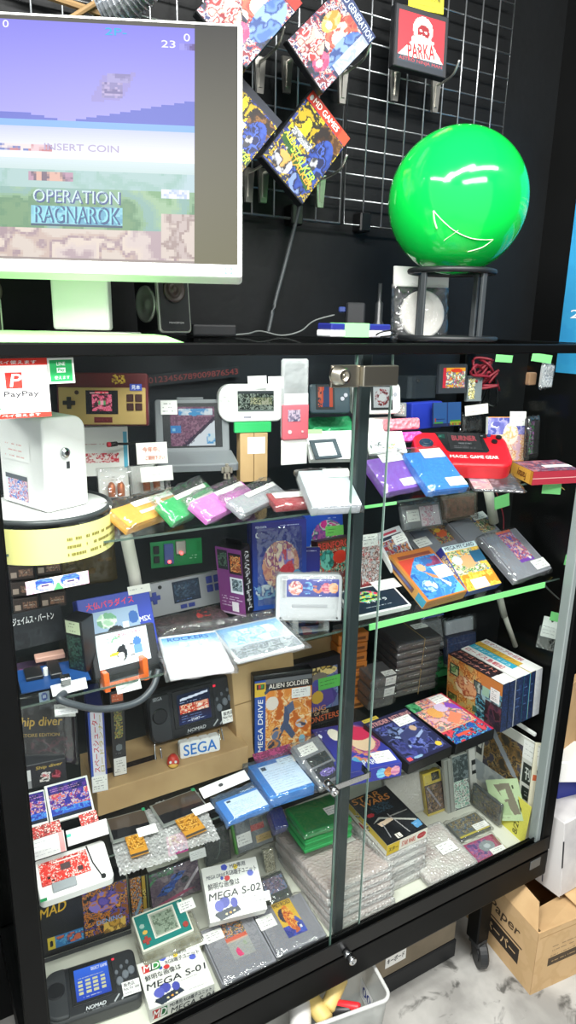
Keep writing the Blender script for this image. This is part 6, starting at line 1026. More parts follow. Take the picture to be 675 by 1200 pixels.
box_item('game_box', 'blue-purple game box with a pink-haired cartoon ring, lying behind the centre post', 'game box', [(399, 910), (472, 891), (429, 847), (365, 852)], ('z', SH3 + .034), 84, .03, '34308a', st=4, front=[('b', '3a3a98'), ('g', 0, 0, 1, 1, '3a48b0', '3a2f7c'), ('ne', .62, .62, .34, .34, ['8a4a90', 'c86880', '6a3a88', 'b85878', 'd8a070'], 6, 3), ('e', .66, .56, .2, .22, 'e8c8a8'), ('e', .68, .74, .22, .16, 'd03058'), ('e', .3, .8, .1, .14, 'e8e0d0'), ('ne', .6, .22, .3, .1, ['58a8d8', 'e89858', 'c870a0', '3a48b0'], 6, 6), ('t', 'PARO', .42, .06, .72, .16, 'f0f2ff'), ('m', .04, .9, .3, .95, 1, 'd0d0f8'), ('e', .06, .82, .03, .05, 'f0f0fa')], bottom=[('b', '34389a'), ('ne', .66, .5, .08, .4, ['58a8d8', '88c8e8'], 6, 3), ('ne', .78, .5, .07, .36, ['e89858', 'c87040'], 6, 4), ('ne', .90, .5, .08, .36, ['c870a0', 'e0a0b0'], 6, 5)], tagp=(.62, .06, .95, .28))
strd = box_item('game_box', 'dark boxed game with a blue robed figure, overhanging the bottom shelf edge', 'game box', [(476, 896), (534, 875), (471, 828), (430, 849)], ('z', SH3 + .03), 84, .026, '131417', st=4, group='boxed games lying on the right bottom shelf', front=[('b', '2a2a48'), ('n', (.06, .06, .94, .82), ['343868', '484c90', '22243c', '6068a8', '2c3054'], 4, 3), ('ne', .36, .6, .16, .13, ['6878a8', '20243c', '90a0c8'], 6, 5), ('p', [(.35, .55), (.75, .64), (.88, .4), (.6, .2), (.3, .3)], '3f4470'), ('e', .72, .58, .07, .06, 'c8a890'), ('p', [(.3, .3), (.85, .5), (.82, .44), (.3, .24)], '98a8d0'), ('ne', .5, .3, .16, .12, ['4850a0', '707cc0', '2a2c50'], 6, 6), ('t', 'STRIDER RETURNS', .04, .85, .98, .94, 'd89a98'), ('e', .84, .14, .06, .05, 'e0c048'), ('r', .04, .04, .14, .1, 'd8505a'), ('m', .2, .03, .5, .08, 1, 'a0a0b8'), ('e', .28, .06, .1, .025, '88a8c8')], tagp=(.52, .68, .9, .86)); strd.art('gold_sticker', [('b', 'c8b048'), ('m', .1, .2, .9, .8, 2, '584818')], .0, .98, .34, 1.05, .001)
box_item('game_box', 'boxed game with a bright pink and orange heroine cover, right of the dark one', 'game box', [(535, 874), (580, 853), (517, 813), (473, 826)], ('z', SH3 + .03), 84, .026, '131417', st=4, group='boxed games lying on the right bottom shelf', front=[('b', 'd8a888'), ('n', (0, .3, 1, 1), ['e8b890', 'd86858', 'f0d8c0', 'c84870', '58a078', '9858b0', 'e89858', 'e0b0b8'], 6, 4), ('n', (0, 0, 1, .28), ['2a58b0', '1c3468', '58a8d8', '2a2438', 'd84858'], 7, 7), ('e', .36, .66, .14, .12, 'e8a860'), ('e', .6, .72, .14, .1, 'd8c0e0'), ('p', [(.4, .45), (.7, .6), (.8, .45), (.5, .3)], 'e8886a'), ('p', [(.7, .7), (1, .5), (1, .62), (.8, .8)], '8a50c0'), ('n', (0, .8, .25, 1), ['48a068', '68b880', '2a7048'], 6, 3), ('r', .2, .1, .55, .15, 'e05848'), ('r', .94, 0, 1, 1, 'b82848')], tagp=(.6, .8, .95, .97))
# row of role-playing boxes standing face to face
rows = [('2b2028', 'orange castle cover, nearest face of the row of standing boxes', .022, [('b', 'c87a38'), ('n', (0, 0, .62, 1), ['d88a40', 'b86428', 'e8b068', '8a4420', 'e0a050', 'c8a868'], 6, 3), ('n', (.55, 0, 1, .75), ['3a4858', '28323c', '58a8c0', '2a2c34', '486068', '90b8c0'], 6, 5), ('r', .04, .62, .22, .86, '2a3c30'), ('n', (.06, .64, .2, .84), ['78a868', '405838', 'b8c890'], 5, 3), ('r', .03, .02, .2, .2, '2c3a28'), ('n', (.05, .04, .18, .18), ['a8a058', '586030'], 5, 4), ('r', .50, .52, .64, .78, '283038'), ('n', (.52, .54, .62, .76), ['a8b8b0', '506058'], 5, 5), ('r', .66, .56, .78, .76, '98c0a8'), ('ne', .36, .5, .2, .22, ['e0c8a0', 'b05838', 'd8a070'], 8, 6), ('r', .5, .08, .58, .22, '486850'), ('r', .8, .55, .96, .82, 'f0f0f0'), ('m', .82, .57, .94, .8, 6, '303030'), ('n', (.72, 0, 1, .5), ['2a2630', '443040', '6a3a48', '30262c'], 5, 8)], '30262c', 'ドラゴンナイト', 'd89080'),
        ('241c24', 'second of the standing boxed row, dark top with pinkish lettering', .021, None, '2c2226', 'ドラゴンナイト2', 'd88878'), ('d8d4d0', 'third of the standing boxed row, white top with red lettering', .027, None, 'ece8e6', 'ロードス島戦記', 'c03048'), ('3aa8c0', 'fourth of the standing boxed row, turquoise top', .022, None, '38a8c4', 'ブランディッシュ', 'd8f0f0'), ('d8b848', 'fifth of the standing boxed row, yellow top', .018, None, 'd8b048', 'ソーサリアン', 'c06838'), ('e4e2e0', 'last of the standing boxed row at the right, white top with dark red lettering', .024, None, 'ecebea', 'ロマンシアの伝説', 'a83048')]
b0 = It('boxed_game', rows[0][1].replace('orange', 'standing boxed game with an orange'), 'game box', [(522, 818), (588, 859), (588, 802), (526, 766.5)], ('x', 1.048), 0, .024, 'row of standing boxed games at the right end of the bottom shelf', st=2, yaw=-88, sy=6)
off = 0
for i, (col, lab, tk, cover, topc, ttl, tcol) in enumerate(rows):
    if i == 0: s = b0
    else:
        s = object.__new__(It); s.w, s.h, s.t, s.name = b0.w, b0.h * (1 - .01 * (i % 2)), tk, 'boxed_game'; s.M = b0.M @ Matrix.Translation((0, 0, -off))
        s.root = empty('boxed_game', lab, 'game box', M=s.M, group='row of standing boxed games at the right end of the bottom shelf')
    s.t = tk - .001; s.box('carton', m=mat('boxed_' + col, col, .4)); off += tk
    if cover: s.art('cover', cover, .005, .005, .995, .995)
    s.art('top_print', [('b', topc), ('t', ttl, .04, .2, .72, .8, tcol), ('r', .78, 0, 1, 1, 'f0efec')], face='top', cell=.004)
    s.art('front_edge', [('b', '1c2640' if i < 5 else 'e8e8ec'), ('n', (0, 0, 1, 1), ['1c2640', '243256', '18203a', '2a3c68'] if i < 5 else ['e8e8ec', 'dcdce4'], 5, i), ('r', .92, 0, 1, 1, 'b8bcc0' if i in (1, 5) else ('38a8c4' if i == 3 else '141a2c')), *([('r', .1, v, .6, v + .012, '5a78a8') for v in (.2, .38, .56, .74)] if i > 1 and i < 5 else [])], face='right')
# stacks of bagged black cartridges
def stack(label, cat, name, quad, ztop, n, t, mk, grp, tilt=90, jit=.002, st=2, **kw):
    b = It(name, label(0, n), cat, quad, ztop if isinstance(ztop, tuple) else ('z', ztop), tilt, t, grp, st=st, **kw); mk(b, 0); rnd = random.Random(int(quad[0][0]) + n)
    for i in range(1, n):
        s = object.__new__(It); s.w, s.h, s.t, s.name = b.w, b.h, t, name; s.M = b.M @ Matrix.Translation((rnd.uniform(-jit, jit), rnd.uniform(-jit, jit), -(t + .0012) * i)); s.root = empty(name, label(i, n), cat, M=s.M, group=grp); mk(s, i)
    return b
def order(i, n): return ['topmost', 'second from the top', 'third from the top', 'fourth from the top', 'fifth from the top', 'sixth from the top', 'seventh from the top', 'eighth from the top', 'ninth from the top'][i] if i < n - 1 else 'lowest'
def mk_black(s, i):
    s.box('shell', m=mat('cart_charcoal', '4a4648', .35), bev=.002); s.art('edge_print', [('b', '54504e'), ('m', .3, .3, .6, .7, 1, 'e8e8e8'), ('r', 0, .8, 1, 1, '6a6664')], .04, .1, .96, .9, .0006, 'bottom')
    if i == 0: s.tag(.62, .5, .95, .75, .003)
    s.sleeve(.004, .004, .0015, seed=60 + i)
    if i in (0, 4): bm = T([(s.w * .55, s.h * .95, .004), (s.w * .57, -.004, .004), (s.w * .57, -.004, -s.t * 3.2)], .0007); mesh_obj('rubber_band', bm, mat('band_tan', 'b89858', .6), s.root)
stack(lambda i, n: 'bagged black cartridge, %s of the tall stack behind the dark boxed game' % order(i, n), 'game cartridge', 'bagged_cartridge', [(469, 757), (516, 745), (494, 724), (442, 735)], SH3 + .163, 7, .0205, mk_black, 'tall stack of bagged black cartridges')
def mk_small(s, i):
    s.box('shell', m=mat('cart_smoke', '5c5a5c', .35), bev=.002)
    if i == 0: s.tag(.5, -.02, .98, .3, .003)
    if i < 2: s.art('slip', [('b', 'f0f0ee'), ('m', .1, .2, .9, .8, 2, '606068')], .55, .1, .98, .92, .0012, 'bottom')
    s.sleeve(.004, .006, .0015, seed=80 + i)
stack(lambda i, n: 'bagged grey cartridge, %s of the short stack by the centre post' % order(i, n), 'game cartridge', 'bagged_cartridge', [(437, 800), (462, 790), (450, 770), (420, 782)], SH3 + .092, 3, .028, mk_small, 'short stack of bagged grey cartridges')
def mk_orange(s, i): s.box('shell', m=mat('cart_orange', 'd07a30', .4), bev=.002); s.box('groove', .1, -.004, .9, .02, -s.t * .7, -s.t * .4, mat('groove_brown', '7a4418', .5), 0)
stack(lambda i, n: 'orange cartridge, %s of the stack seen past the centre post' % order(i, n), 'game cartridge', 'game_cartridge', [(396, 748), (432, 740), (424, 731), (390, 738)], ('y', .335), 8, .0245, mk_orange, 'stack of orange cartridges behind the centre post', st=1)
def mk_green(s, i): s.box('shell', m=mat('cart_green', '1f8a48', .4), bev=.002)
stack(lambda i, n: 'small green cartridge case, %s, between the black stack and the standing boxes' % order(i, n), 'game cartridge', 'game_cartridge', [(511, 778), (526, 772), (522, 764), (507, 770)], SH3 + .05, 2, .024, mk_green, 'green cases between the stacks')
gbg = It('bagged_pack', 'dark blue pack in a clear bag with a white top, behind the standing boxes', 'bagged pack', [(524, 782), (560, 772), (558, 720), (523, 728)], ('y', .30), 4, .02, None, st=3, yaw=-14, sy=5); gbg.box('insert', .03, .02, .97, .62, m=mat('pack_navy', '26365e', .35)); gbg.art('pack_print', [('b', '2a3c68'), ('m', .1, .7, .9, .85, 1, '90a8d8')], .05, .05, .95, .6); gbg.box('white_top', .05, .66, .95, .95, -.016, -.008, mat('milky_white', 'c8ccd4', .4)); gbg.sleeve(.002, .003, .003, seed=61)
gb2 = It('bagged_pack', 'clear bag with blue zip line left of the dark blue pack', 'bagged pack', [(498, 765), (524, 757), (518, 716), (492, 722)], ('y', .31), 12, .016, None, st=3, yaw=-14, sy=5); gb2.box('insert', .1, .05, .9, .8, m=mat('grey_insert')); gb2.art('zip_line', [('b', '4a60b8')], 0, .9, 1, .94, .003); gb2.sleeve(.002, .004, .003, seed=62)
wcl = mesh_obj('bracket', B(-.004, .004, -.10, .0, -.004, .006, .002), WP); q = on(643, 866, 'y', .04); wcl.location = (1.178, .165, q[2]); tag(wcl, 'white shelf bracket arm at the right end of the bottom shelf', 'bracket')
# ================================================================== floor of the case, left half
def lie(name, label, cat, quad, z, t, tilt=86, st=4, group=None, **kw): return It(name, label, cat, quad, ('z', z), tilt, t, group, st=st, **kw)
nes1 = nes('grey cartridge with a red and grey label at the front of the case floor', [(261, 1153), (324, 1126), (293, 1067), (232, 1093)], ('z', FLO + .017), [('b', '8a8a88'), ('n', (0, .55, 1, 1), ['20242a', 'd88838', '3878b0', '283038', 'e0b060', '485058'], 6, 3), ('r', 0, .47, 1, .56, 'd05838'), ('r', 0, .42, 1, .46, 'c8a898'), ('r', 0, 0, 1, .42, 'a2a4a2'), ('p', [(.25, .04), (.5, .04), (.36, .28), (.2, .2)], 'e03a78'), ('e', .75, .3, .08, .06, '9aa890')], tagp=(.04, .72, .38, .92), sl=71, lrect=(.36, .28, .76, 1.0))
nes2 = nes('grey cartridge with a yellow hero label at the front of the case floor', [(323, 1122), (383, 1095), (352, 1046), (296, 1068)], ('z', FLO + .017), [('b', 'e0b838'), ('n', (0, .0, 1, .3), ['3858c0', '4a48a8', '2a3a90'], 4, 4), ('e', .3, .6, .22, .2, '3a3040'), ('ne', .52, .5, .24, .36, ['d86828', 'e89838', 'b84020', 'f0b850'], 6, 3), ('p', [(.7, .4), (1, .1), (1, .3), (.8, .5)], '4858b0'), ('t', 'METROID', .06, .86, .94, .97, '2a2430'), ('e', .82, .18, .07, .05, 'e8e8e8'), ('p', [(.45, .05), (.75, .1), (.6, .3)], 'c86030')], tagp=(-.02, .55, .30, .82), sl=73, lrect=(.36, .22, .74, .98))
def mega(label, quad, z, tilt, num, tagp, bottom=None, st=4):
    s = It('adapter_box', label, 'boxed adapter', quad, ('z', z), tilt, .03, 'white boxed television adapters', st=st); s.box('carton', m=mat('card_white', 'e4e3de', .45))
    s.art('cover', [('b', 'e6e5e0'), ('e', .40, .93, .055, .06, '4a58c0'), ('e', .60, .90, .04, .05, 'e8c838'), ('e', .42, .72, .05, .05, 'd03838'), ('e', .84, .72, .055, .06, '5a68c8'), ('e', .33, .74, .03, .035, '3848b0'), ('t', 'MD専用', .50, .88, .78, .97, '50545c'), ('t', 'RGB端子ユニット', .42, .75, .96, .85, '34383e', -2), ('t', '鮮明な画像は', .06, .56, .62, .68, '2a2c30'), ('t', 'MEGA ' + num, .05, .37, .97, .50, '20242c', 0, .2), ('p', [(.12, .14), (.5, .22), (.56, .10), (.2, .0)], '2a3444'), ('p', [(.12, .14), (.2, 0), (.2, -.02), (.10, .1)], '1a2430'), ('e', .3, .3, .09, .1, '4a50a8'), ('e', .2, .25, .08, .1, '5a60b8'), ('e', .46, .26, .06, .09, '4a50a8'), ('e', .3, .09, .02, .02, 'e0d0a0'), ('e', .37, .1, .02, .02, 'e8a040'), ('e', .44, .12, .02, .02, 'e0d0a0'), ('m', .5, .3, .9, .34, 1, '606468'), ('m', .62, .05, .95, .1, 1, '606468'),
         *([('r', .06, .74, .16, .92, 'c83434'), ('r', .16, .74, .24, .92, '2a3430'), ('r', .24, .74, .34, .92, '2f8a44'), ('t', 'MD', .08, .77, .32, .9, 'f0f0ec', 0, .2)] if '01' in num else [('t', 'MEGA DRIVE', .06, .76, .4, .83, '50545c', 0, .2)])], cell=.0012)
    if bottom: s.art('lower_edge', [('b', 'd8d8d2'), ('r', .04, .15, .16, .85, 'b83030'), ('r', .16, .15, .26, .85, '2a6a3c'), ('t', 'MD', .05, .22, .25, .78, 'f0f0ec', 0, .2), ('t', 'MD専用 RGB端子ユニット', .3, .6, .95, .92, '40444a'), ('t', 'MEGA ' + num, .32, .1, .98, .5, '30343a', 0, .2)], face='bottom')
    s.tag(*tagp, .002); return s
mega('white boxed adapter numbered 01 lying at the front edge of the case floor', [(175, 1183), (252, 1153), (231, 1104), (160, 1131)], FLO + .03, 88, 'S-01', (.78, .88, 1.12, 1.02), True)
mega('white boxed adapter numbered 02 propped up behind the grey cartridges', [(247, 1081), (313, 1066), (300, 1003), (235, 1019)], FLO + .06, 60, 'S-02', (.72, .14, 1.1, .32), False, 12)
gw_ = lie('pocket_game', 'small green and white pocket game lying between the black handheld and the boxed adapter', 'pocket game', [(167, 1117), (227, 1090), (213, 1050), (155, 1075)], FLO + .05, .010, 78)
w, h = gw_.w, gw_.h; gw_.prism('shell', rrect(0, w, 0, h, .003), -.010, 0, mat('cream_shell', 'dcdccc', .4), .001); gw_.art('face_plate', [('b', '177a74'), ('r', .27, .16, .80, .94, 'dcdcd0'), ('r', .29, .2, .78, .9, 'b0b0a4'), ('e', .1, .66, .05, .07, '9ab8b0'), ('e', .12, .46, .05, .06, 'd8b050')], .03, .05, .97, .95, cell=.0012); gw_.art('screen', [('b', '8a9a88'), ('n', (0, 0, 1, 1), ['8a9a88', '7c8c7c', '98a694', '60705f'], 5, 3), ('m', .2, .3, .8, .7, 2, '40503f')], .33, .26, .74, .82, .0012)
bm = bmesh.new(); x, y = w * .13, h * .24; box(bm, x - .008, x + .008, y - .003, y + .003, .0006, .003, .0005); box(bm, x - .003, x + .003, y - .008, y + .008, .0006, .0031, .0005); mesh_obj('direction_pad', bm, mat('dull_red', 'a03a34', .4), gw_.root)
bm = bmesh.new(); disc(bm, w * .885, h * .24, .0055, .0006, .003, 18); mesh_obj('red_button', bm, mat('dull_red'), gw_.root); bm = bmesh.new()
for v in (.6, .74, .86): disc(bm, w * .89, h * v, .003, .0006, .002, 12)
mesh_obj('small_buttons', bm, mat('pale_button', 'a8c8bc', .4), gw_.root); gw_.tag(.86, .55, 1.18, .85, .0035)
gbx = lie('clear_case', 'clear case of small parts under the green pocket game', 'case', [(168, 1130), (238, 1100), (225, 1065), (160, 1092)], FLO + .038, .034, 88); gbx.box('body', m=mat('murky_plastic', 'a8a898', .2, var=(30, '7c7a66', .4, .6)), bev=.003); gbx.box('lid', -.01, -.01, 1.01, 1.01, 0, .002, FILM(), .001)
n2 = nomad('black handheld console with a lit blue menu screen on the case floor', [(58, 1203), (171, 1169), (149, 1112), (50, 1140)], ('z', FLO + .035), [('b', '2858d0'), ('g', 0, 0, 1, 1, '2048c0', '3a70e8'), ('t', 'SELECT GAME', .5, .84, .98, .94, 'f0f4ff'), ('m', .05, .64, .95, .74, 1, 'e8e8c0'), *[('r', .08 + .22 * c, .18 + .12 * r, .22 + .22 * c, .25 + .12 * r, 'd8d8a8') for c in range(4) for r in range(4)], ('m', .2, .04, .8, .12, 1, 'e8f0ff')], 62, st=6, w=.17, h=.10)
nb = box_item('game_box', 'black console box with yellow slanted lettering and robot art behind the blue-screen handheld', 'console box', [(51, 1124), (152, 1089), (150, 1029), (43, 1062)], ('y', .25), 15, .05, '232427', st=5, yaw=-14, sy=8, front=[('b', '242629'), ('r', .60, .1, 1, 1, '2a2a2c'), ('n', (.48, .12, 1, 1), ['2a2a30', 'c87828', '383c58', 'e09838', '1c1c22', '5a50a0', '8a5020'], 7, 3), ('ne', .72, .7, .18, .2, ['6a58b0', '483c88', 'c88038', '8a78c8'], 6, 5), ('n', (.7, .02, .96, .3), ['c8983c', '7a5a28', 'e0b858'], 6, 8), ('t', 'DENING', .62, .28, .92, .37, '88a8d8'), ('t', 'NOMAD', -.22, .74, .30, .92, 'e8b838', 8, .3), ('r', .06, .12, .46, .34, '3a78b0'), ('n', (.14, .14, .46, .32), ['3a78b0', '58a0d0', '284878', 'c86848'], 7, 6), ('r', .06, .12, .14, .34, 'd8c040'), ('e', .1, .22, .02, .06, '20242a'), ('r', 0, 0, 1, .08, '1a1c20')], cell=.0014)
nb.art('rolled_edge', [('b', '33363a')], 0, -.06, 1, .02, .004)
rbx = box_item('console_box', 'orange-panelled black box standing right of the robot art box', 'console box', [(157, 1078), (168, 1074), (165, 1026), (150, 1030)], ('y', .25), 12, .03, '201c1a', st=4, yaw=-14, sy=8, front=[('b', '2a211c'), ('n', (0, .1, 1, 1), ['c87a30', '2a211c', 'e0a048', '6a88a0', '8a4a20'], 6, 3), ('p', [(.2, .1), (.9, .5), (.9, .35), (.3, 0)], '7a9ab0')])
ysp = box_item('game_case', 'narrow yellow and black game case spine left of the racing game', 'game case', [(168, 1066), (177, 1063), (174, 1024), (164, 1027)], ('y', .26), 10, .03, '26231c', st=4, yaw=-14, sy=8, front=[('b', '2a2820'), ('r', .1, 0, .5, 1, 'b89838'), ('n', (.15, .3, .45, .6), ['2a2820', 'd8c068'], 6, 3), ('r', .7, 0, .8, 1, '68785a')])
f1 = box_item('game_case', 'racing car game case with blue cars on purple, under the bare displays', 'game case', [(178, 1063), (236, 1046), (231, 1000), (174, 1030)], ('y', .27), 20, .012, '3a3c40', st=5, yaw=-14, sy=8, front=[('b', '6a5a6c'), ('n', (0, 0, 1, 1), ['6a5a6c', '7a6a78', '5c5064', '8a7a84'], 3, 3), ('p', [(.1, .3), (.6, .8), (.75, .75), (.3, .25)], '2a50a0'), ('ne', .35, .42, .14, .12, ['2a50a8', '3868c8', '202838', '4a80d8'], 6, 4), ('ne', .55, .68, .13, .1, ['2a50a8', '202838', '3a70c8'], 6, 5), ('ne', .7, .5, .08, .1, ['303840', '5a6068', '202830'], 6, 6), ('p', [(.55, .05), (1, .75), (1, .62), (.62, .05)], 'e0d8e0'), ('p', [(.0, .75), (.2, 1), (.3, 1), (.0, .65)], '58986a'), ('p', [(.1, .05), (.7, .2), (.9, .16), (.3, .02)], 'b83a70'), ('n', (0, .8, .5, 1), ['48885c', '6a5a6c', '3a6a4a'], 5, 7)], cell=.0014); f1.sleeve(.002, .003, .0015, seed=75)
orx = box_item('sticker_card', 'pink card with orange and purple lettering below the right bare display', 'card', [(198, 1004), (222, 997), (217, 974), (194, 981)], ('y', .27), 25, .003, 'd04890', st=4, yaw=-14, sy=8, front=[('b', 'd05090'), ('r', 0, 0, 1, .45, 'e058a0'), ('t', 'R.', .1, .52, .8, .95, 'e8a040'), ('t', '0X6', .08, .08, .94, .42, '4a3a90')])
n3 = It('bagged_pack', 'dark grey bagged case with faint curved print, left of the grey cartridge pack', 'bagged pack', [(242, 1015), (271, 1006), (267, 965), (238, 975)], ('y', .31), 12, .014, None, st=4, yaw=-14, sy=8); n3.box('insert', m=mat('insert_slate', '454b4c', .4)); n3.art('curve_print', [('b', '454b4c'), ('t', 'N 3', .08, .7, .5, .84, '7a8a86'), ('p', [(.4, .1), (.55, .3), (.6, .6), (.63, .6), (.58, .28), (.44, .1)], '7a8a86')]); n3.sleeve(.002, .004, .002, seed=76)
wtg = card('white price tag in front of the dark grey bagged case', [(224, 1010), (242, 1003), (240, 993), (221, 999)], .26, [('b', 'f0f0ec'), ('m', .1, .2, .9, .8, 3, '88888c')])
gcp = It('bagged_cartridge', 'grey bagged cartridge with a red label and green edge, left of the green stack', 'game cartridge', [(279, 1003), (321, 984), (314, 947), (275, 961)], ('y', .27), 40, .016, None, st=6, yaw=-10, sy=10); gcp.box('shell', m=mat('cart_dim_grey', '6e7478', .4), bev=.002); gcp.art('label', [('b', '8a8880'), ('r', 0, 0, 1, .45, 'b84a48'), ('r', .1, .5, .9, .9, '5a6064')], .42, .5, .80, .88); gcp.art('gold_label', [('b', 'b89858'), ('m', .1, .2, .9, .8, 2, '6a5028')], .52, .12, .95, .34); gcp.box('green_edge', -.06, 0, 0, .95, -.014, -.002, mat('green_edge', '5a9a48', .4), .001); gcp.tag(.0, .2, .40, .55, .0012); gcp.sleeve(.004, .008, .003, seed=77)
wst = It('strip_pack', 'pale strip pack standing left of the bubble-wrapped stack', 'bagged pack', [(312, 1024), (323, 1018), (319, 993), (309, 998)], ('y', .25), 20, .006, None, st=4, yaw=-14, sy=8); wst.box('insert', m=mat('strip_pale', 'b8b49c', .4)); wst.art('strips', [('b', 'b8b49c'), ('n', (0, 0, 1, 1), ['c8c4ac', '6a6858', 'd8d4bc', '9a9478'], 9, 3)]); wst.sleeve(.002, .003, .002, seed=78)
dkc = lie('game_cartridge', 'dark cartridge with a purple scene label behind the yellow hero cartridge', 'game cartridge', [(314, 1060), (345, 1048), (327, 1020), (304, 1030)], FLO + .03, .014, 60, 10); dkc.box('shell', m=mat('cart_moss', '3a403c', .45), bev=.002); dkc.art('label', [('b', '5a5468'), ('n', (0, 0, 1, 1), ['5a5468', '7a6a78', '3a3a50', '98808a', '68789a'], 7, 3)], .06, .3, .94, .88); dkc.sleeve(.002, .003, .002, seed=79)

# ================================================================== floor of the case, right half
def bubble_slab(label, quad, z, t, seed, tilt=89, grp='bubble-wrapped packs on the case floor', inner='c9bfb4', M=None, w=None, h=None):
    if M is None: s = lie('bubble_pack', label, 'bubble-wrapped pack', quad, z, t, tilt, 2, grp)
    else:
        s = object.__new__(It); s.w, s.h, s.t, s.name, s.M = w, h, t, 'bubble_pack', M; s.root = empty('bubble_pack', label, 'bubble-wrapped pack', M=M, group=grp)
    s.box('insert', .03, .04, .97, .96, -s.t * .9, -s.t * .12, mat('wrapped_' + inner, inner, .6, var=(20, 'a88078', .3, .55)), .003)
    bm = bmesh.new(); rnd = random.Random(seed); nx, ny, nz = 16, 16, 3
    box(bm, 0, s.w, 0, s.h, -s.t, 0, min(s.t * .35, .008), 2)
    bmesh.ops.subdivide_edges(bm, edges=bm.edges[:], cuts=5, use_grid_fill=True)
    for v in bm.verts: v.co += Vector((rnd.uniform(-1, 1) * .0007, rnd.uniform(-1, 1) * .0007, rnd.uniform(-1, .6) * .0006 if v.co.z > -s.t + .001 else 0))
    mesh_obj('bubble_wrap', bm, BUBBLE(), s.root, True); return s
def bubble_stack(lab, quad, ztop, n, t, seed, inner):
    b = bubble_slab(lab % order(0, n), quad, ztop, t, seed, inner=inner)
    for i in range(1, n):
        rnd = random.Random(seed + i); M = b.M @ Matrix.Translation((rnd.uniform(-.003, .003), rnd.uniform(-.004, .002), -(t + .0008) * i)); bubble_slab(lab % order(i, n), None, 0, t, seed + i, M=M, w=b.w, h=b.h, inner=inner)
    return b
sA = bubble_stack('bubble-wrapped pack, %s of the stack under the green cases', [(384, 1042), (462, 1013), (393, 951), (319, 976)], FLO + .10, 5, .0192, 101, 'c8a89c')
sA.tag(.52, .45, .85, .68, .004)
sB = bubble_stack('bubble-wrapped pack, %s of the stack under the space battle box', [(452, 1006), (502, 982), (455, 936), (405, 955)], FLO + .105, 5, .0202, 121, 'd0ccc4')
sC = bubble_slab('wide flat bubble-wrapped pack lying right of the stacks', [(504, 1038), (562, 1008), (515, 960), (462, 982)], FLO + .022, .020, 141, inner='c4beb2'); sC.tag(.52, .34, .84, .55, .004)
sD = It('bubble_pack', 'upright beige bubble-wrapped sheet behind the space battle box', 'bubble-wrapped pack', [(456, 962), (498, 950), (490, 903), (450, 914)], ('y', .245), 14, .016, 'bubble-wrapped packs on the case floor', st=4, yaw=-14, sy=8); sD.box('insert', .02, .02, .98, .98, m=mat('beige_card', 'b8b2a2', .7, bump=('voronoi', 200, .6))); sD.box('bubble_wrap', -.01, -.01, 1.01, 1.01, -.018, .002, BUBBLE(), .003)
mk_g2 = lambda s, i: (s.box('shell', m=mat('case_green', '1f9a4c', .35), bev=.002), s.box('lid_lip', -.01, -.012, 1.01, 1.01, -s.t * .55, -s.t * .4, mat('case_green_light', '38b868', .3), .001), s.sleeve(.003, .004, .0015, seed=90 + i) if i == 0 else None, s.tag(.62, .28, .98, .56, .003) if i == 0 else None)
stack(lambda i, n: 'flat green game case, %s of three on the bubble-wrapped stack' % order(i, n), 'game case', 'green_case', [(358, 977), (412, 958), (388, 931), (333, 947)], FLO + .10 + .0005 + .0545, 3, .0165, mk_g2, 'green game cases on the bubble-wrapped stack')
dbl = lie('game_case', 'dark blue case showing left of the green cases', 'game case', [(322, 975), (338, 966), (330, 944), (317, 950)], FLO + .14, .03, 70, 6); dbl.box('case', m=mat('dark_blue_case', '24348a', .3)); dbl.sleeve(.002, .004, .002, seed=88)
sw = lie('game_box', 'yellow and black space battle game box lying on the bubble-wrapped stack', 'game box', [(454, 992), (501, 968.5), (452, 921), (407, 938)], FLO + .105 + .0295, .028, 88, 3)
sw.box('carton', m=mat('card_cream', 'e4dfd0', .4)); sw.art('cover', [('b', '15181c'), ('n', (0, 0, 1, .8), ['15181c', '181c22', '12151a', '1c2126'], 4, 3), ('n', (.3, .56, .75, .74), ['15181c', '2c4858', '15181c', '3a5a6a', '18202a'], 8, 4), ('p', [(.08, .42), (.3, .5), (.95, .22), (.93, .19), (.3, .46)], 'b8b8b0'), ('p', [(.16, .40), (.5, .42), (.55, .36), (.2, .32)], 'd8c0a8'), ('p', [(.5, .5), (.52, .5), (.62, .06), (.6, .06)], 'a8a8a8'), ('p', [(.25, .38), (.27, .38), (.2, .1), (.18, .1)], '98989c'), ('p', [(.5, .45), (.95, .44), (.95, .42), (.5, .43)], '989894'), ('e', .18, .58, .08, .04, 'b83038'), ('p', [(.78, .18), (.98, .2), (.97, .08), (.8, .06)], '5a98c8'), ('r', .3, .03, .42, .12, 'f0ece0'), ('m', .8, .12, .96, .16, 1, 'c8e0f0'),
   ('t', 'STAR', .06, .86, .74, .97, 'b87a34', 0, .2), ('t', 'WARS', .16, .74, .86, .85, 'c88038', 0, .2), ('t', 'L', .33, .04, .39, .11, '202428')], cell=.0012)
sw.art('spine', [('b', 'd8b830'), ('r', 0, 0, .42, 1, 'f0ece4'), ('t', 'X-16', .5, .42, .92, .78, 'f4f0e8', -90), ('t', 'X-16', .47, .41, .89, .77, '2a2418', -90), ('e', .2, .58, .13, .1, 'b83034'), ('m', .1, .1, .35, .3, 3, '304080')], face='left', cell=.0012)
sw.art('lower_edge', [('b', 'ece6da'), ('r', 0, 0, .3, 1, 'd8b830'), ('t', 'スター', .04, .3, .27, .7, '3a3018'), ('t', 'STAR WARS', .36, .25, .7, .75, 'c85a4a'), ('e', .86, .5, .11, .3, 'b83034'), ('m', .79, .4, .94, .6, 1, 'f0d0d0')], face='bottom', cell=.0012)
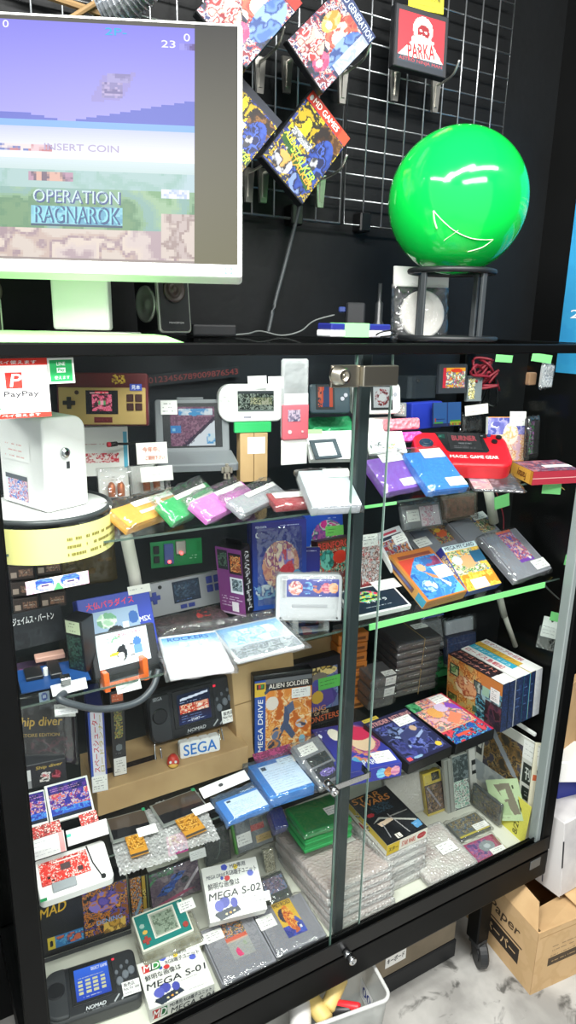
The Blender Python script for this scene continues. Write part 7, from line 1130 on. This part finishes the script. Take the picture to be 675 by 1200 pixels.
ybx = box_item('game_box', 'tall yellow and black picture pack standing behind the wide bubble pack', 'game box', [(503, 961), (524, 953), (515, 902), (494, 907)], ('y', .215), 6, .02, 'c8b040', st=4, yaw=-14, sy=10, front=[('b', 'd8c048'), ('r', .0, .12, 1, .74, '3a2c28'), ('n', (.04, .14, .96, .72), ['3a2c28', '6a4a30', '8a6848', '241c1c', '504050', 'a08060'], 6, 3), ('p', [(.1, .7), (.2, .7), (.8, .2), (.7, .2)], '9a94a0'), ('r', .45, .8, .9, .98, '2a2818'), ('m', .5, .84, .85, .94, 1, 'd8c048'), ('m', .1, .76, .9, .8, 1, '8a7a30')]); ybx.sleeve(.002, .002, .002, seed=91)
for q, y, lab, ops in (([(526, 957), (533, 954), (528, 889), (519, 892)], .20, 'thin grey booklet standing right of the yellow picture pack', [('b', '9a9c98'), ('r', .4, 0, .5, 1, '6a6c68'), ('r', .75, 0, .8, 1, 'c8c8c4')]),
   ([(534, 953), (552, 946), (547, 882), (529, 887)], .20, 'standing booklet with a pale green cartoon print', [('b', '3a4448'), ('n', (0, .5, 1, 1), ['3a4448', '505c60', '283034', '788488'], 5, 4), ('n', (0, .05, 1, .55), ['a8c8b8', 'd8e4dc', '4a5458', 'c0b0a8', 'e0ece4', '80a898'], 5, 3)]),
   ([(553, 946), (563, 941), (559, 874), (549, 879)], .205, 'standing white booklet with black blocks on its spine', [('b', 'd8d8d2'), ('r', .2, .55, .9, .8, '2a2c2c'), ('r', .3, .62, .7, .72, 'd0d0cc'), ('n', (0, 0, 1, .3), ['8a7a58', 'd8d8d2', '5a4a38'], 5, 3)])):
    box_item('booklet', lab, 'booklet', q, ('y', y), 6, .012, 'c4c6c0', st=3, yaw=-20, sy=8, front=ops)
gac = It('game_case', 'small grey art case leaning by the green sheet at the right side pane', 'game case', [(553, 941), (585, 968), (587, 945), (554, 918)], ('x', 1.13), 8, .01, None, st=6, yaw=-80, sy=12); gac.box('case', m=mat('case_slate', '4a4e50', .4)); gac.art('cover', [('b', '50504c'), ('n', (0, 0, 1, 1), ['50504c', '6a6458', '8a7848', '3a3c40', '5a5860'], 5, 3)], .04, .04, .96, .96); gac.sleeve(.002, .003, .002, seed=92)
wps = It('poster', 'white poster with a dark warrior picture leaning on the right side pane', 'poster', [(553, 925), (626, 985), (636, 873), (563, 835)], ('x', 1.165), 6, .003, None, st=3, yaw=-88, sy=6); wps.box('sheet', m=WHITE(), bev=0); wps.art('print', [('b', 'd8d8d0'), ('n', (.12, .42, .72, .90), ['3a342c', '6a5434', '8a6838', '2a2a2a', 'a08450', '4a4650'], 5, 3), ('p', [(.15, .88), (.25, .9), (.7, .5), (.6, .5)], '9aa0a8'), ('r', 0, .5, .1, .78, '2a2c2c'), ('r', .02, .58, .08, .7, 'd8d8d0'), ('r', .74, .52, 1, .74, '28302c'), ('t', '刊行', .78, .56, .96, .70, 'd8dcd4'), ('r', .76, .34, 1, .48, '28302c'), ('m', .8, .37, .97, .45, 2, 'c8ccc4'), ('r', .8, .1, 1, .3, '28302c'), ('m', .84, .14, .98, .26, 2, 'a8aca4'), ('n', (0, .2, .6, .42), ['c0c8cc', 'd0d4d4', 'b0b8bc'], 3, 6)], cell=.0024); wps.tag(.72, .78, .98, .98, .001)
yst = It('paper_slip', 'yellow printed paper sheet under the pale green sheet at the right side pane', 'paper sheet', [(585, 961), (612, 993), (624, 944), (590, 922)], ('x', 1.150), 10, .0012, None, st=5, yaw=-84, sy=10); yst.box('sheet', m=mat('yellow_sheet', 'e4dc58', .7), bev=0); yst.art('print', [('b', 'e6de60'), ('t', '8/27-28', .55, .1, .72, .8, '5a5628', 90), ('m', .1, .2, .5, .8, 4, '8a8640')], m=PAPER())
gst = It('paper_slip', 'pale green printed sheet with a grey map, leaning at the right side pane', 'paper sheet', [(581, 962), (617, 962), (607, 912), (568, 914)], ('x', 1.135), 8, .0012, None, st=4, yaw=-84, sy=5, roll=35); gst.box('sheet', m=mat('pale_green_paper', 'c8dcb0', .7), bev=0); gst.art('print', [('b', 'c6dcae'), ('p', [(.22, .88), (.72, .9), (.86, .16), (.66, .14)], '8a8472'), ('p', [(.36, .72), (.56, .76), (.6, .52), (.42, .5)], 'c6dcae'), ('p', [(.3, .42), (.55, .46), (.58, .14), (.34, .14)], 'b4cc9c'), ('m', .05, .05, .6, .12, 1, '707c60'), ('r', .86, .2, .9, .5, '50583f'), ('e', .8, .8, .03, .05, '50583f')], m=PAPER())
wbd = It('board', 'narrow cream board standing against the right corner post', 'board', [(613, 982), (631, 985), (644, 874), (628, 870)], ('y', .045), 0, .006, None, st=3, yaw=-8, sy=12); wbd.box('board', m=mat('cream_strip', 'ece4cc', .6), bev=.001); wbd.art('red_mark', [('b', 'd86a40')], .1, .62, .4, .68, m=PAPER())
for q, lab, ops, sd in (([(539, 985), (577, 969), (556, 951), (524, 965)], 'flat dark picture case in a bag, farther of two by the right side pane', [('b', '6a6c5c'), ('n', (.04, .2, .96, .96), ['4a5a6a', '8a7850', '303a40', 'a89868', '586878'], 5, 3), ('r', 0, .04, 1, .12, 'c8b840'), ('r', 0, 0, 1, .04, '2a2a28')], 94), ([(561, 1017), (597, 999), (577, 976), (543, 990)], 'flat magenta picture case, nearer of two by the right side pane', [('b', 'a83a68'), ('n', (.05, .2, .7, .95), ['a83a68', '7a58a0', 'c86888', '584080'], 5, 4), ('e', .6, .62, .24, .24, '8a9498'), ('e', .6, .62, .1, .1, 'c0c8cc'), ('r', .9, 0, 1, 1, '8a2840')], 95)):
    s = lie('game_case', lab, 'game case', q, FLO + .010, .008, 88, 3, 'flat picture cases by the right side pane'); s.box('case', m=mat('case_slate')); s.art('cover', ops, .02, .02, .98, .98); s.tag(.55, .1, .98, .42, .002); s.sleeve(.004, .006, .002, seed=sd)

# ================================================================== under and beside the case
bq = on(461, 1161, 'z', 0); bq2 = on(534, 1121, 'z', 0); yb = (bq[1] + bq2[1]) / 2
ub = empty('storage_box', 'long grey-brown storage box under the case with a white katakana label', 'storage box', (bq2[0], yb, 0))
L0 = -.75; zt = on(465, 1140, 'y', yb)[2]
part('base_bar', B(L0, 0, 0, .03, 0, zt, .003), mat('matt_black'), ub); part('carton', B(L0, -.004, .004, .22, zt, .235, .002), mat('grey_card', '8a7e6a', .8, var=(8, '756a58', .35, .65)), ub)
p0 = on(452, 1137, 'y', yb); lb = art(ub, 'name_label', .062, .034, [('b', 'f0efea'), ('t', 'キーボード', .08, .28, .92, .74, '1a1a1c')], m=PAPER()); lb.matrix_local = Matrix(((1, 0, 0, p0[0] - bq2[0]), (0, 0, -1, .0028), (0, 1, 0, p0[2]), (0, 0, 0, 1)))
# clear plastic bag hanging under the frame
bm = bmesh.new(); rnd = random.Random(9); c = on(537, 1082, 'y', .05); bmesh.ops.create_icosphere(bm, subdivisions=3, radius=.035)
for v in bm.verts: v.co = Vector((c[0] - .02 + v.co.x * 1.1 + rnd.uniform(-1, 1) * .003, .085 + v.co.y * .7 + rnd.uniform(-1, 1) * .003, c[2] + .012 + v.co.z * .55 + rnd.uniform(-1, 1) * .003))
tag(mesh_obj('plastic_bag', bm, clear('grey_film', gloss=.12, rough=.15, haze=.35, hazecol='8a8c8c', bump=('noise', 60, 1.0)), None, False), 'crumpled clear plastic bag tucked under the case beside its leg', 'bag')
# translucent bin
bz = .23; q0 = on(459, 1170, 'z', bz); q1 = on(441, 1138, 'z', bz); q2 = on(368, 1203, 'z', bz)
ex = np.array([q0[0] - q2[0], q0[1] - q2[1]]); yawb = math.atan2(ex[1], ex[0])
bn = empty('plastic_bin', 'open translucent plastic bin on the floor in front of the storage box', 'bin', (q0[0], q0[1], 0), yawb); BW, BD = .36, max(.12, float(np.hypot(*(q1[:2] - q0[:2])))); PB = clear('bin_plastic', gloss=.07, rough=.25, haze=.55, hazecol='c8ccc8')
bm = bmesh.new(); top = rrect(-BW, 0, 0, BD, .02, 5); bot = rrect(-BW + .015, -.015, .015, BD - .015, .02, 5); th = .003
ro = [bm.verts.new((x, y, bz)) for x, y in top]; rb_ = [bm.verts.new((x, y, .0)) for x, y in bot]; n = len(top)
for i in range(n): bm.faces.new((rb_[i], rb_[(i + 1) % n], ro[(i + 1) % n], ro[i]))
bm.faces.new(rb_[::-1]); mesh_obj('tub', bm, PB, bn, True)
bm = bmesh.new(); tube(bm, [(x, y, bz) for x, y in top], .004, 8, True); mesh_obj('rim', bm, clear('bin_rim', gloss=.12, rough=.2, haze=.6, hazecol='dde0dd'), bn, True)
lw = art(bn, 'oval_label', .055, .05, [('b', 'e8eaea'), ('t', '00', .2, .35, .85, .8, '243a88'), ('m', .2, .1, .8, .3, 2, '5868a0')], m=PAPER()); lw.matrix_local = Matrix(((-1, 0, 0, -.03), (0, 0, -1, BD - .004), (0, 1, 0, .10), (0, 0, 0, 1))) if False else Matrix(((0, 0, -1, -.012), (-1, 0, 0, BD * .9), (0, 1, 0, .12), (0, 0, 0, 1)))
def roll(label, px, py, z, ln, r, ang, m, cat='tape roll', name='tape_roll'):
    q = on(px, py, 'z', z); bm = bmesh.new(); lathe(bm, [(r * .8, -ln / 2), (r, -ln / 2 + .004), (r, ln / 2 - .004), (r * .8, ln / 2)], 20); bmesh.ops.rotate(bm, cent=(0, 0, 0), matrix=Matrix.Rotation(R(90), 3, 'Y'), verts=bm.verts)
    o = mesh_obj(name, bm, m, None, True); o.location = q; o.rotation_euler = (0, R(-15), R(ang)); return tag(o, label, cat)
roll('pale yellow roll lying on top in the plastic bin', 392, 1163, .2, .07, .016, 30, mat('yellow_roll', 'd8c078', .5)); roll('pale yellow roll standing lower left in the plastic bin', 372, 1182, .19, .06, .018, 100, mat('yellow_roll2', 'd0b870', .5)); roll('bright red tube in the plastic bin', 403, 1178, .195, .07, .009, -50, mat('red_tube', 'd02830', .4), 'tube', 'tube'); roll('black tube beside the red one in the plastic bin', 396, 1184, .185, .06, .012, -40, mat('black_tube', '1c1c1e', .4), 'tube', 'tube')
roll('white bottle at the left end of the plastic bin', 352, 1194, .19, .07, .022, 60, mat('white_bottle', 'd8d8d4', .4), 'bottle', 'bottle')
# cardboard box of paper rolls
k0 = on(621, 1166, 'z', 0); kl = on(566, 1098, 'z', 0); d_ = np.array([k0[0] - kl[0], k0[1] - kl[1]]); yk = math.atan2(d_[1], d_[0]); Lk = .31
r1 = on(690, 1132, 'z', 0); hb = None
for zz in np.linspace(.05, .4, 200):
    t_ = on(632, 1095, 'z', zz)
    if hb is None or np.hypot(t_[0] - k0[0], t_[1] - k0[1]) < hb[0]: hb = (float(np.hypot(t_[0] - k0[0], t_[1] - k0[1])), zz)
HB = float(hb[1])
kb = empty('cardboard_box', 'open cardboard box of paper rolls with English and katakana print on the floor', 'cardboard box', (float(k0[0]), float(k0[1]), 0), yk)
DK = float(np.hypot(r1[0] - k0[0], r1[1] - k0[1])); DK = .27
bm = bmesh.new(); th = .004
box(bm, -Lk, 0, 0, th, 0, HB); box(bm, -Lk, 0, DK - th, DK, 0, HB); box(bm, -Lk, -Lk + th, th, DK - th, 0, HB); box(bm, -th, 0, th, DK - th, 0, HB); box(bm, -Lk + th, -th, th, DK - th, 0, .004); part('carton', bm, CARD(), kb)
def flap(verts, nm='flap'):
    bm = bmesh.new(); f = bm.faces.new([bm.verts.new(v) for v in verts]); r = bmesh.ops.extrude_face_region(bm, geom=[f]); bm.normal_update(); nn = f.normal.copy() * .003
    bmesh.ops.translate(bm, vec=nn, verts=[v for v in r['geom'] if isinstance(v, bmesh.types.BMVert)]); bmesh.ops.recalc_face_normals(bm, faces=bm.faces[:]); return part(nm, bm, CARD(), kb)
flap([(-Lk * .98, 0, HB), (-.004, 0, HB), (-.04, .03, HB + .045), (-Lk * .9, .04, HB + .05)]); flap([(0, .01, HB), (0, DK, HB), (-.09, DK - .02, HB - .015), (-.07, .03, HB - .02)]); flap([(-Lk, DK, HB), (0, DK, HB), (0, DK - .13, HB + .003), (-Lk, DK - .13, HB + .003)])
kp = art(kb, 'print', Lk, HB, [('b', 'c9a87a'), ('n', (0, 0, 1, 1), ['c9a87a', 'c6a577', 'ccab7e'], 3, 3), ('t', 'Roll Paper', .18, .58, .82, .78, '4a3a28', 0, .2), ('r', .1, .50, .86, .52, '4a3a28'), ('r', .14, .22, .84, .46, '2c241c'), ('t', 'ロールペーパー', .18, .27, .8, .41, 'd8b888')], m=PAPER(), cell=.0025); kp.matrix_local = Matrix(((1, 0, 0, -Lk), (0, 0, -1, -.0006), (0, 1, 0, 0), (0, 0, 0, 1)))
kp2 = art(kb, 'end_print', DK, HB, [('b', 'c9a87a'), ('n', (0, 0, 1, 1), ['c9a87a', 'c4a274', 'ccab7e'], 3, 5), ('m', .18, .50, .6, .72, 3, '6a5840'), ('r', .16, .38, .62, .50, '4a3c2c'), ('m', .2, .41, .58, .47, 1, 'c0a070'), ('r', .02, .9, .9, .92, 'b08c5c')], m=PAPER(), cell=.003); kp2.matrix_local = Matrix(((0, 0, 1, .0006), (1, 0, 0, 0), (0, 1, 0, 0), (0, 0, 0, 1)))
# white box, blue rack and boxes beside the case
wx = It('white_box', 'tall white scuffed box standing on the cardboard box beside the case', 'box', [(656, 1050), (700, 1028), (706, 940), (661, 967)], ('z', HB + .006), 0, .11, None, st=4, sy=20); wx.box('carton', m=mat('scuffed_white', 'd4d2d0', .6, var=(14, 'b8b6b8', .3, .6)), bev=.003); wx.box('hand_slot', -.002, .4, .03, .75, -.03, .001, mat('slot_dark'), 0)
wx.art('side_print', [('b', 'dcdad8'), ('m', .1, .04, .5, .12, 2, '9a98a0'), ('r', .5, .03, .54, .14, '60606a')], face='left', cell=.004)
bl = It('blue_box', 'dark blue printed box behind the tall white box', 'box', [(650, 968), (700, 955), (700, 905), (656, 914)], ('x', 1.29), 0, .05, None, st=3, yaw=-35, sy=8); bl.box('carton', m=mat('royal_blue', '24328c', .45)); bl.art('white_lines', [('b', '1c2660'), ('p', [(0, .5), (1, .1), (1, .04), (0, .44)], 'e8e8f0'), ('p', [(0, .1), (.9, .6), (.95, .56), (.05, .04)], 'd8dce8'), ('p', [(.1, .9), (.6, .4), (.56, .36), (.05, .84)], 'd8dce8')], .0, .0, 1, .55)
wr = It('paper_carton', 'small white carton on the dark blue box', 'box', [(655, 917), (700, 918), (700, 892), (657, 894)], ('x', 1.25), 0, .1, None, st=3, yaw=-30, sy=8); wr.box('carton', m=WHITE(), bev=.003)
cx = It('cardboard_box', 'brown cardboard sheet edge above the small white carton', 'cardboard', [(655, 892), (700, 850), (706, 780), (670, 800)], ('x', 1.30), 0, .02, None, st=6, yaw=-60, sy=20); cx.box('board', m=CARD(), bev=0)
# worn panel at the far left
pl = empty('worn_panel', 'worn grey and brown wooden panel edge left of the case', 'panel', (-.16, .02, 0)); part('board', B(-.5, .115, 0, .03, 0, 1.16, .004), mat('worn_wood', '5e5c50', .6, var=(7, '33312a', .35, .65), bump=('noise', 40, .5)), pl); part('edge_strip', B(.10, .118, -.006, .004, 0, 1.1, .002), mat('rusty_strip', '6a6658', .5, .2, var=(5, '8a5a38', .3, .42)), pl)
